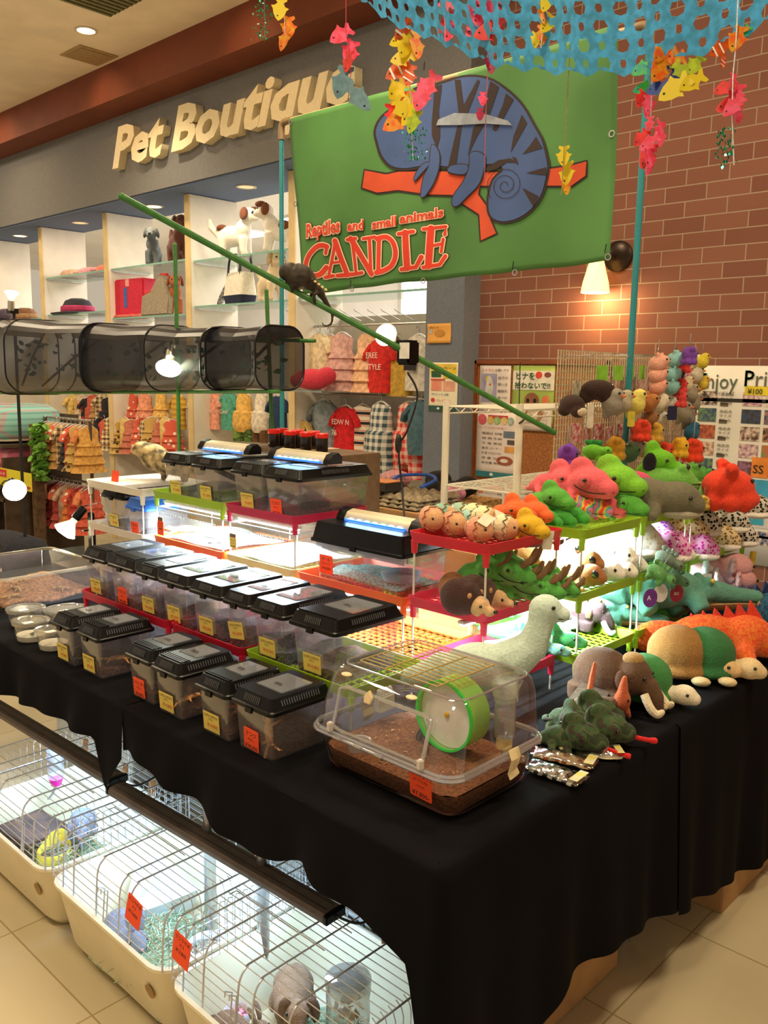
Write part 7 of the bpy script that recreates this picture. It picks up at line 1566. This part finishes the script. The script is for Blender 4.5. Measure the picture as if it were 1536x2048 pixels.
# fill rows deeper left
cols = ['e0b070', 'd89868', '2c2c34', 'c87860', 'e8c878', '8a7060', 'd8c0a0', '4a4440', 'c86048', 'b89060', '3c4a5c', 'e0a890']
for i in range(12):
    hang(('dress', 'shirt', 'overall')[i % 3], 112+i*9.5, 792+(i % 2)*6, (fb_(cols[i]), FLG, CKP, FLO)[i % 4] if i % 3 else fb_(cols[i]), 'small patterned dog garment in the dim bay behind the left mesh cage', 1.2, 4.3, 1.2, group='dog garments in the dim bay behind the left mesh cage')
for i in range(14):
    px = (196+i*13.5) if i < 12 else (590+(i-12)*14)
    hang(('dress', 'shirt', 'dress')[i % 3], px, 838+(i % 2)*5, (fb_(cols[(i*5+2) % 12]), FLR, CKP, FLG, fb_(cols[(i*7) % 12]))[i % 5], 'small dog garment hanging in the lower row behind the top boxes', 1.15, 4.12, .9*((i % 3)-1), group='dog garments in the lower row behind the top boxes')
# round rack with two tiers at the left
rk = at(140, 1000, x=3.0)
t = thing('clothes_rack', 'two-tier rack of small dog clothes left of the boxes', 'rack', (3.0, rk.y, 0))
zt_, zl_ = at(140, 838, x=3.0).z, at(140, 958, x=3.0).z
for s in (-1, 1): MB().cyl((0, s*.34, 0), (0, s*.34, zt_), .012, 10).build('post', mat('5a4632', .6, .1), t)
for z in (zt_, zl_): MB().cyl((0, -.36, z), (0, .36, z), .009, 10).build('rail', STEEL, t)
MB().box((0, 0, .02), (.4, .74, .03)).build('base', mat('5a4632', .6, .1), t)
cA = ['d8a050', 'c88048', 'e0b868', 'e08068', '3a3034', 'd8b078', 'c89858', 'e0c890', 'b87048', 'd89860', '4a3c34']; cB = ['d86048', 'e08858', 'c84038', 'e0a070', 'd87a30', 'c8a890', 'b85048', 'e0b090', '8a3030', 'd89878', 'c06040']
for tier, (z, cl) in enumerate(((zt_, cA), (zl_, cB))):
    for i in range(11):
        m = (FLG, CKP)[i % 2] if i % 3 == 2 and tier == 0 else FLR if i % 4 == 3 else fb_(cl[i])
        dup(GM_['shirt' if i % 2 else 'dress'], 'small dog garment hanging edge-on, %s tier of the left rack' % ('upper' if tier == 0 else 'lower'), (3.0, rk.y-.31+.062*i, z-.055), None, 'dog garments on the %s tier of the left rack' % ('upper' if tier == 0 else 'lower'), 1.22, {'cloth': m, 'sleeve': m}, rot=(0, 0, PI/2+.35*math.sin(i*2.1)))
for k in GM_.values(): retire(k)
# leafy wooden post and plaid beds at the left edge
lp = at(86, 1020, x=2.85)
t = thing('leafy_post', 'wooden post wrapped with green fabric leaves at the left', 'post', (2.85, lp.y, 0)); zt_ = at(86, 850, x=2.85).z
MB().box((0, .06, zt_/2), (.07, .07, zt_)).build('post', mat('6a5238', .8, .2, 20), t, bevel=.004)
lf = MB(); rnd = random.Random(2)
for i in range(140):
    z = rnd.uniform(.75, zt_); M_ = T((rnd.uniform(-.06, .02), -.02+rnd.uniform(-.05, .04), z)) @ Euler((rnd.uniform(-.8, .8), rnd.uniform(-.8, .8)+.5, rnd.uniform(0, 6))).to_matrix().to_4x4()
    lf.add([(0, -.04, 0), (.024, -.012, .008), (.02, .02, .004), (0, .045, 0), (-.02, .02, .004), (-.024, -.012, .008)], [(0, 1, 2, 3, 4, 5)], 0, M_)
lf.build('leaf_garland', mat('78b044', .7, .25, 30.), t, smooth=0, solid=.001)
PLT = pattern('plaid', ['90c8c0', 'd88a98', '58908c'], 7, .9, axes='YZ'); PLP = pattern('plaid', ['d87088', 'e8b0b8', '8a4858'], 7, .9, axes='YZ')
for nm, lb, py0, py1, m in (('a', 'teal and pink plaid pet bed at the left edge', 812, 882, PLT), ('b', 'pink and purple plaid pet bed below the teal one', 890, 945, PLP)):
    a, b = at(20, py0, x=2.75), at(20, py1, x=2.75); h = a.z-b.z
    t = thing('pet_bed', lb, 'pet bed', (2.9, at(0, 880, x=2.75).y+.1, b.z)); 
    MB().rings([rr3(.5, .56, .14, 0, 6), rr3(.58, .64, .16, h*.3, 6), rr3(.56, .62, .16, h*.8, 6), rr3(.44, .5, .14, h, 6), rr3(.36, .4, .12, h*.7, 6), rr3(.34, .38, .12, h*.35, 6)]).build('cushion_wall', m, t, smooth=180)
    MB().tube([(x, y, .004) for x, y, _ in rr3(.52, .58, .15, 0, 6)], .008, 6, closed=True).build('cream_base', mat('d8cbb0', .9, .05), t)
zs = at(20, 992, x=2.75).z; y0 = at(0, 880, x=2.75).y+.1
MB_ = thing('display_stand', 'dark wooden stand carrying the plaid beds at the left edge', 'stand', (2.95, y0, 0))
for z in (zs-.0, at(20, 884, x=2.75).z-.012, ): MB().box((0, 0, z-.012), (.6, .74, .024)).build('shelf_board', mat('4a3a2a', .7, .15, 14), MB_)
MB().box((.28, 0, zs*.5+.3), (.03, .74, zs+.6)).build('back_board', mat('54432f', .7, .15, 14), MB_)
for s in (-1, 1): MB().box((0, s*.36, (zs+.3)/2), (.6, .03, zs+.3)).build('side_board', mat('4a3a2a', .7, .15, 14), MB_)
a, b = at(-12, 938, x=2.62), at(64, 984, x=2.62)
t = thing('sale_sign', 'yellow sale sign with red percent off lettering at the left edge', 'sign', (2.62, (a.y+b.y)/2, b.z)); w, h = a.y-b.y, a.z-b.z+.02
MB().box((0, 0, h/2), (.006, w, h)).build('board', mat('e8dc28', .6, .04), t, smooth=0)
MB().box((-.004, w*.32, h*.72), (.002, w*.36, h*.42)).build('red_panel', mat('d03030', .6, .05), t, smooth=0)
text('SALE', h*.2, mat('f0e0c0', .6, 0), t, frame((-.0055, w*.44, h*.64), (0, -1, 0), (0, 0, 1)), width=w*.26, name='lettering')
text('0', h*.42, mat('d03030', .6, 0), t, frame((-.0045, -w*.12, h*.1), (0, -1, 0), (0, 0, 1)), offset=.004, name='lettering'); text('%OFF', h*.2, mat('d03030', .6, 0), t, frame((-.0045, -w*.26, h*.1), (0, -1, 0), (0, 0, 1)), offset=.002, width=w*.22, name='lettering')
t = thing('star_bag', 'dark navy cloth bundle with white stars under the left lamp', 'cloth', (2.3, at(20, 1085, x=2.3).y, at(20, 1130, x=2.3).z-.02)); z0 = t.location.z
MB().rings([rr3(.3, .62, .08, 0), rr3(.34, .66, .1, .1), rr3(.26, .56, .1, .2), rr3(.1, .3, .05, .23)]).build('cloth', mat('23232e', .9, .15, 30), t, smooth=60)
rnd = random.Random(3)
for i in range(8):
    st_ = [((.016 if k % 2 == 0 else .007)*math.cos(PI/2+k*PI/5), (.016 if k % 2 == 0 else .007)*math.sin(PI/2+k*PI/5)) for k in range(10)]
    MB().prism(st_, .002, M=frame((-.171+.012*(i % 2), -.26+.07*i, .06+.06*(i % 2)), (0, -1, 0), (.1, 0, 1))).build('white_star', PAPER, t, smooth=0)
carton('brown carton under the dark starred bundle at the left', 2.1, 2.5, t.location.y-.4, t.location.y+.4, 0, z0-.003)
# ---------------------------------------------------------------- back of the stall: cartons, egg trays, jars
carton('lower brown carton of the stack behind the dark pink tray', 2.75, 3.2, 2.35, 2.95, 0, .5)
carton('upper brown carton carrying the egg trays', 2.78, 3.18, 2.40, 2.92, .503, .955)
EGG = mat('9c8c70', .95, .15, 60., .5)
for i in range(3):
    o = MB().sheet(lambda u, v: ((u-.5)*.30, (v-.5)*.42, .024*abs(math.sin(u*PI*5))*abs(math.sin(v*PI*7))), 40, 56).build('egg_tray', EGG, smooth=60, solid=.003); o.location = (2.96+.01*i, 2.68, .962+.017*i); tag(o, 'grey papier-mache egg tray on the upper carton, %s of the stack' % ('lowest', 'middle', 'topmost')[i], 'egg tray', 'stacked egg trays')
o = MB().box((0, 0, .02), (.12, .20, .04)).build('cable_box', mat('2c2620', .6, .1), smooth=0, bevel=.003); o.location = (2.88, 2.76, 1.022); tag(o, 'flat black and orange box lying on the egg trays', 'box'); MB().box((0, 0, .042), (.118, .198, .004)).build('orange_top', mat('c87a30', .6, .1), o, smooth=0)
o = MB().tube(smooth_curve([(-.06, -.1, 0), (.02, -.12, .03), (.08, -.02, .04), (.03, .1, .03), (-.05, .08, .015)], 6), .008, 8).build('blue_strap', mat('2a58b8', .6, .1)); o.location = (3.0, 2.66, 1.045); tag(o, 'looped blue strap on the egg trays', 'strap')
o = MB().ell((0, 0, 0), (.06, .09, .04)).build('pink_cloth', mat('e0a0a4', .9, .15, 50.)); o.location = (3.08, 2.84, 1.05); tag(o, 'crumpled pink cloth beside the blue strap', 'cloth')
carton('cork-patterned carton beside the pillar with black fabric on top', 3.2, 3.6, 2.58, 2.98, 0, at(835, 995, x=3.3).z, mat('b88c50', .9, .3, 60.))
zc = at(835, 995, x=3.3).z
mb = MB(); rnd = random.Random(4)
for i in range(9): mb.ell((rnd.uniform(-.1, .1), rnd.uniform(-.13, .13), rnd.uniform(.02, .08)), (.06, .06, .05))
o = mb.soft('black_fabric', mat('1c1818', .95, .2, 30.), None, .012, 2); o.location = (3.38, 2.8, zc+.012); tag(o, 'heap of crumpled black fabric on the cork-patterned carton', 'fabric')
o = MB().ell((0, 0, 0), (.07, .06, .04)).build('pink_bundle', mat('d890a8', .9, .2, 40.)); o.location = (3.3, 2.66, zc+.045); tag(o, 'small pink bundle beside the black fabric by the pillar', 'cloth')
carton('cardboard box with a slanted lid behind the middle pink tray', 2.0, 2.25, 1.52, 1.74, .70, at(925, 1096, x=2.05).z)
carton('brown carton on the floor behind the table corner', 2.02, 2.5, 1.75, 2.2, 0, .8, mat('8a6440', .85, .06))
tb_ = thing('toy_tub', 'clear tub of coloured balls behind the orange tray corner', 'tub', (2.12, 1.86, .803)); MB().rings([rr3(.16, .2, .03, 0), rr3(.19, .23, .04, .09)], cap=(True, False)).build('tub_wall', clear((.9, .88, .86), .12, .06, .06), tb_)
for i, (x, y, c) in enumerate(((-.03, -.05, '5ab0d0'), (.03, .0, 'f07830'), (-.02, .05, 'd03838'))):
    o = MB().ell((0, 0, 0), .03).build('ball', mat(c, .4, .05)); o.location = (2.12+x, 1.86+y, .838); tag(o, ('light blue ball in the clear tub', 'orange ball in the clear tub', 'red ball in the clear tub')[i], 'ball')
zj = at(600, 896, x=2.16).z
carton('tall dark carton behind the top trays carrying black jars', 2.06, 2.28, 2.18, 2.66, 0, zj-.002, mat('6a5238', .85, .08))
for i in range(7):
    px = 548+i*16; p = at(px, 885, x=2.12+.06*(i % 2)); t = thing('black_jar', 'black jar with a bright red lid, %s along the row behind the top boxes' % ('first', 'second', 'third', 'fourth', 'fifth', 'sixth', 'seventh')[i], 'jar', (2.12+.06*(i % 2), p.y, zj), group='black jars with red lids')
    MB().lathe([(.02, 0), (.022, .004), (.022, .05), (.018, .056)], 18).build('jar_body', mat('1c1414', .25, .1), t); MB().lathe([(.0235, .05), (.024, .052), (.024, .064), (.02, .067), (0, .067)], 18, cap=(True, True)).build('lid', mat('e82418', .35, .03), t)
ft = blob('flamingo_plush', [((0, 0, .06), (.13, .07, .06)), ((.10, 0, .08), (.06, .05, .05)), ((-.12, .02, .05), (.05, .05, .04))], fur('d8384c')); protos.remove(ft)
p = at(625, 762, x=4.0); ft.location = (4.0, p.y, p.z-.06); ft.rotation_euler = (0, 0, -1.4); ft.scale = (1.2,)*3; ft['label'] = 'crimson red stuffed animal lying between the two clothes rows'; ft['category'] = 'soft toy'
o = MB().box((0, 0, 0), (.24, .4, .012)).build('small_shelf', GLS, smooth=0); o.location = (4.0+.02, p.y, p.z-.068); tag(o, 'small glass shelf under the crimson stuffed animal', 'shelf')
# white counter deeper in the shop
ct = thing('white_counter', 'white counter inside the shop below the gingham rompers', 'counter', (4.9, 3.9, 0)); MB().box((0, 0, .9), (.5, 1.3, .05)).build('counter_top', WHITE, ct, bevel=.004); MB().box((0, 0, .44), (.44, 1.24, .87)).build('counter_body', mat('a8a098', .7, .06), ct)
for i, y in enumerate((4.0, 5.4, 6.8, 8.2)):
    t = thing('panel_light', 'bright square ceiling panel light inside the shop, %s' % ('nearest the pillar', 'second from the pillar', 'third from the pillar', 'farthest from the pillar')[i], 'ceiling light', (6.2, y, 3.098)); MB().box((0, 0, -.01), (.62, .62, .02)).build('frame', WHITE, t, smooth=0); MB().box((0, 0, -.022), (.58, .58, .006)).build('diffuser', mat('ffffff', .5, 0, emit=5, ecol='fff4e4'), t, smooth=0)
o = thing('shop_window', 'bright white lit display window deep in the shop beside the pillar', 'window', (7.975, 5.6, 1.2)); MB().box((0, 0, .8), (.04, 3.4, 1.5)).build('pane', mat('ffffff', .5, 0, emit=2.6, ecol='fdf6ec'), o, smooth=0)
fm_ = MB(); 
for y in (-1.7, -.56, .56, 1.7): fm_.box((-.03, y, .8), (.06, .06, 1.6))
for z in (0, 1.6): fm_.box((-.03, 0, z), (.06, 3.46, .06))
fm_.build('window_frame', mat('c8c4bc', .5, .03), o, smooth=0)
# ================================================================ posters
def poster(name, label, x, px0, py0, px1, py1, base, cat='poster', curl=0):
    a, b = at(px0, py0, x=x), at(px1, py1, x=x); w, h = a.y-b.y, a.z-b.z
    t = thing(name, label, cat, (x, a.y, b.z)); MB().sheet(lambda u, v: (-.0015-curl*abs(v-.5)**2, -u*w, v*h), 6, 6).build('sheet', mat(base, .7, .02, 4), t, solid=.0012)
    return t, w, h
def blk(t, w, h, u, v, du, dv, c, name='print', lay=1, round_=0):
    m = c if not isinstance(c, str) else mat(c, .7, .08, 14)
    if round_: return MB().prism([(du*w/2*math.cos(i*PI/10), dv*h/2*math.sin(i*PI/10)) for i in range(20)], .0006, M=frame((-.003-.0007*lay, -(u+du/2)*w, (v+dv/2)*h), (0, -1, 0), (0, 0, 1))).build(name, m, t, smooth=0)
    return MB().box((-.003-.0007*lay, -(u+du/2)*w, (v+dv/2)*h), (.0006, du*w, dv*h)).build(name, m, t, smooth=0)
def tx(t, w, h, u, v, s, size, c, width=None, off=0, name='lettering'):
    return text(s, size*h, mat(c, .8, 0), t, frame((-.0062, -u*w, v*h), (0, -1, 0), (0, 0, 1)), width=width*w if width else None, offset=off, extrude=.0002, name=name)
# pillar
t, w, h = poster('flyer', 'small orange flyer on the grey pillar above the stake', 3.853, 856, 648, 902, 686, 'e8a850', 'flyer', .02)
blk(t, w, h, .3, .3, .45, .4, 'c88a3c', 'circle_print', 1, 1); blk(t, w, h, .05, .0, .9, .18, 'a06a34'); tx(t, w, h, .1, .74, 'ポイント', .16, '7a4a20'); blk(t, w, h, .1, .5, .12, .2, 'b8c8d0')
t, w, h = poster('wall_poster', 'cream and yellow campaign poster on the grey pillar', 3.853, 860, 725, 914, 824, 'efe6c8')
blk(t, w, h, .04, .78, .92, .19, 'e8c848'); tx(t, w, h, .08, .86, 'キャンペーン', .075, '5a3a20', .84); blk(t, w, h, .08, .70, .34, .13, '2c5a3a', 'photo', 2); blk(t, w, h, .5, .68, .42, .14, 'f0d020', 'photo', 2); blk(t, w, h, .08, .42, .36, .2, 'e89078'); blk(t, w, h, .5, .42, .42, .2, 'e8a890'); blk(t, w, h, .06, .63, .5, .035, 'd84838'); tx(t, w, h, .1, .33, 'ポイント2倍', .05, '3a4a7a', .6); blk(t, w, h, .08, .18, .14, .09, 'd83c34', 'red_dot', 1, 1); tx(t, w, h, .26, .2, 'プレゼント', .06, 'd86040', .5); blk(t, w, h, 0, 0, 1, .11, '24524a', 'footer'); blk(t, w, h, .3, .03, .1, .05, 'e8e8e0', 'emblem', 2, 1)
# corkboard
a, b = at(952, 721, x=3.985), at(1128, 1200, x=3.985)
t = thing('corkboard', 'brown framed corkboard on the brick wall behind the soft toys', 'noticeboard', (3.985, a.y, .72)); w, h = a.y-b.y+.2, a.z-.72
MB().box((0, -w/2, h/2), (.012, w, h)).build('cork', mat('a86a38', .95, .15, 120., .4), t, smooth=0)
FRM = mat('8a4a22', .5, .1, 20)
for c, d in (((-.006, -w/2, h-.01), (.026, w, .02)), ((-.006, -w/2, .01), (.026, w, .02)), ((-.006, -.01, h/2), (.026, .02, h)), ((-.006, -w+.01, h/2), (.026, .02, h))): MB().box(c, d).build('frame_bar', FRM, t, bevel=.002)
X_ = 3.974
t, w, h = poster('notice', 'notice with a photo of a yellow-crested cockatiel on the corkboard', X_, 961, 731, 1019, 834, 'e8dcd4')
blk(t, w, h, .06, .28, .5, .56, 'a8a0c0', 'photo'); 
MB().prism([(.0, 0), (.03, .02), (.035, .07), (.028, .10), (.01, .13), (-.004, .12), (-.014, .09), (-.022, .04)], .0006, M=frame((-.0052, -.30*w, .34*h), (0, -1, 0), (0, 0, 1))).build('bird_print', mat('d8d4d0', .7, .1, 20), t, smooth=0); blk(t, w, h, .2, .66, .16, .14, 'e8d040', 'crest_print', 3, 1); blk(t, w, h, .32, .6, .07, .05, 'e87030', 'cheek_print', 4, 1)
tx(t, w, h, .06, .89, 'ことりに', .065, 'c83848', .4); tx(t, w, h, .5, .89, 'お願いです', .06, '2a2622', .44)
for i in range(4): tx(t, w, h, .6, .74-.13*i, ('迷子の', '飼い主', '連絡先', '見つけ')[i], .06, '3a3430', .32)
for i in range(2): tx(t, w, h, .06, .17-.09*i, 'さがしています', .055, '3a3430', .86)
t, w, h = poster('notice', 'green notice with a brown chick asking not to pick up chicks', X_, 1028, 731, 1105, 862, 'a8c05c')
blk(t, w, h, .0, .62, 1, .3, 'f0ead8'); tx(t, w, h, .05, .79, 'ヒナを', .13, '2a5a34', .45, .0006); tx(t, w, h, .05, .65, '拾わないで!!', .11, '2a5a34', .86, .0006); blk(t, w, h, .55, .8, .16, .11, 'e04838', 'heart_print', 2, 1); blk(t, w, h, .76, .82, .16, .08, '8a4a3c', 'bird_print', 2, 1)
blk(t, w, h, .28, .10, .5, .34, 'b88a5c', 'chick_body', 2, 1); blk(t, w, h, .3, .32, .36, .26, '9a6444', 'chick_head', 3, 1); blk(t, w, h, .38, .12, .26, .22, 'e8dcc4', 'chick_breast', 3, 1); blk(t, w, h, .35, .42, .08, .07, '1c1412', 'chick_eye', 4, 1); blk(t, w, h, .52, .42, .08, .07, '1c1412', 'chick_eye', 4, 1); blk(t, w, h, .4, .34, .18, .06, 'e8b828', 'beak_print', 4, 1); blk(t, w, h, .72, .4, .18, .14, 'e88058', 'orange_spot', 2, 1)
t, w, h = poster('notice', 'white notice sheet partly behind the slanting stake', X_-.002, 1046, 815, 1102, 864, 'e4dace')
for i in range(5): tx(t, w, h, .08, .8-.16*i, 'お知らせいたします', .07, 'a86a60', .8)
t, w, h = poster('notice', 'tall pink and white event notice with a list on the corkboard', X_-.003, 956, 822, 1030, 960, 'ecdcd4')
blk(t, w, h, .02, .80, .22, .16, 'd86068', 'round_badge', 1, 1)
for i, c in enumerate(('e0b848', '8ab868', 'e0c070', '98b8a8')): blk(t, w, h, .26+i*.17, .81, .16, .12, c, 'letter_badge', 1, 1); tx(t, w, h, .28+i*.17, .83, '写生大会'[i], .075, 'f4ecd8')
blk(t, w, h, .28, .9, .5, .05, 'c84850'); tx(t, w, h, .05, .75, 'ペットとのふれあい', .03, 'c05058', .7)
for i in range(7): tx(t, w, h, .14, .66-.075*i, ('開催日 日曜', '時 間 午前', '午 後 参加', '場 所 コーナー', '対 象 どなたでも', '定 員 なし', '参加費 無料')[i], .036, '4a3a34', .5)
blk(t, w, h, .68, .62, .28, .1, '6a7a8a', 'photo'); blk(t, w, h, .78, .52, .2, .07, '5a5048', 'photo'); blk(t, w, h, .72, .4, .26, .09, 'e0a050', 'photo'); blk(t, w, h, .52, .2, .42, .14, 'a85a44', 'photo', 1, 1); blk(t, w, h, .62, .24, .2, .06, 'e8e0d0', 'photo', 2, 1)
blk(t, w, h, 0, 0, 1, .085, '2f7a80', 'footer'); blk(t, w, h, .36, .02, .09, .05, 'e8e8e0', 'emblem', 2, 1)
for i, (a0, a1, lb) in enumerate(((954, 1008, 'left recruitment notice with a red heading low on the corkboard'), (1012, 1062, 'right recruitment notice with a red heading low on the corkboard'))):
    t, w, h = poster('notice', lb, X_-.001, a0, 962, a1, 1080, 'e6d8cc')
    blk(t, w, h, .04, .88, .92, .11, '3a2c30', 'heading_band'); tx(t, w, h, .08, .895, '大募集!!', .085, 'e84048', .8, .0008)
    for j in range(8):
        if j in (0, 3, 5): blk(t, w, h, .06, .80-.1*j, .18, .03, 'd8703c', 'tab', 2)
        tx(t, w, h, .28 if j < 6 else .08, .80-.1*j, ('アルバイト募集', '時間 応相談', '週二日より', '販売スタッフ', '経験不問', '給与 面談', 'ご応募ください', 'お気軽に')[j], .035, '4a4440', .6)
# large prize poster on the right
XW = 3.992
t, w, h = poster('prize_poster', 'large white Enjoy Prize poster with product pictures on the right wall', XW, 1396, 731, 1640, 1150, 'e8e2d4')
W0 = w; k = lambda px: (at(1396, 900, x=XW).y-at(px, 900, x=XW).y)/w
def vv(px, py): return (at(px, py, x=XW).z-t.location.z)/h
tx(t, w, h, k(1398), vv(1398, 776), 'Enjoy', .11, '5a6a5a', k(1478)-k(1400), .0004); tx(t, w, h, k(1398), vv(1398, 776), 'E', .112, '2f8068', .065, .0012); tx(t, w, h, k(1490), vv(1490, 772), 'Prize', .11, '6a6a5a', .30, .0004); tx(t, w, h, k(1490), vv(1490, 772), 'P', .112, '2f8068', .065, .0012)
tx(t, w, h, k(1414), vv(1414, 790), 'エンジョイプライズ', .026, '5a5448', k(1474)-k(1414)); o = blk(t, w, h, k(1494), vv(1494, 790), k(1560)-k(1494), .045, 'e8d030', 'yellow_ribbon', 2); tx(t, w, h, k(1500), vv(1500, 790)+.006, '¥100', .036, '4a4420', None, .0004)
blk(t, w, h, .01, vv(1400, 802), .98, .018, '2c241e', 'dark_rule')
rnd = random.Random(21); pc = ['a87858', '5a3a2c', '3a3028', 'c88a6a', 'd8b890', '8a3c34', 'e0c8b8', '6a8a5c', '3a4a6a', 'c06a40', 'd8d0c8', '9a6a8a']
for r_ in range(9):
    for c_ in range(6):
        u, v = .03+c_*.165, .80-r_*.087
        if u > .98 or v < .02: continue
        if (r_*6+c_) % 3 == 1: 
            for q in range(3): tx(t, w, h, u, v+.05-.022*q, ('商品名', 'サイズ', '税込')[q], .016, '4a4440', .09)
            blk(t, w, h, u, v-.005, .06, .018, '6a5a48', 'price_bar', 2)
        else:
            cc_ = rnd.choice(pc); blk(t, w, h, u, v, .14, .07, mat(cc_, .7, .4, 60., color2=rnd.choice(pc)), 'photo', 1)
blk(t, w, h, .01, .405, .98, .012, '2c241e', 'dark_rule'); blk(t, w, h, .01, .14, .98, .012, '2c241e', 'dark_rule')
for px, py, c, s_ in ((1520, 955, 'e88830', 'SS'), (1526, 1000, '40a0c8', ''), (1520, 1050, '40b0c8', '')):
    blk(t, w, h, k(px), vv(px, py), .12, .10, c, 'bright_badge', 3)
    if s_: tx(t, w, h, k(px)+.01, vv(px, py)+.02, s_, .06, '2a2622', None, .0006)
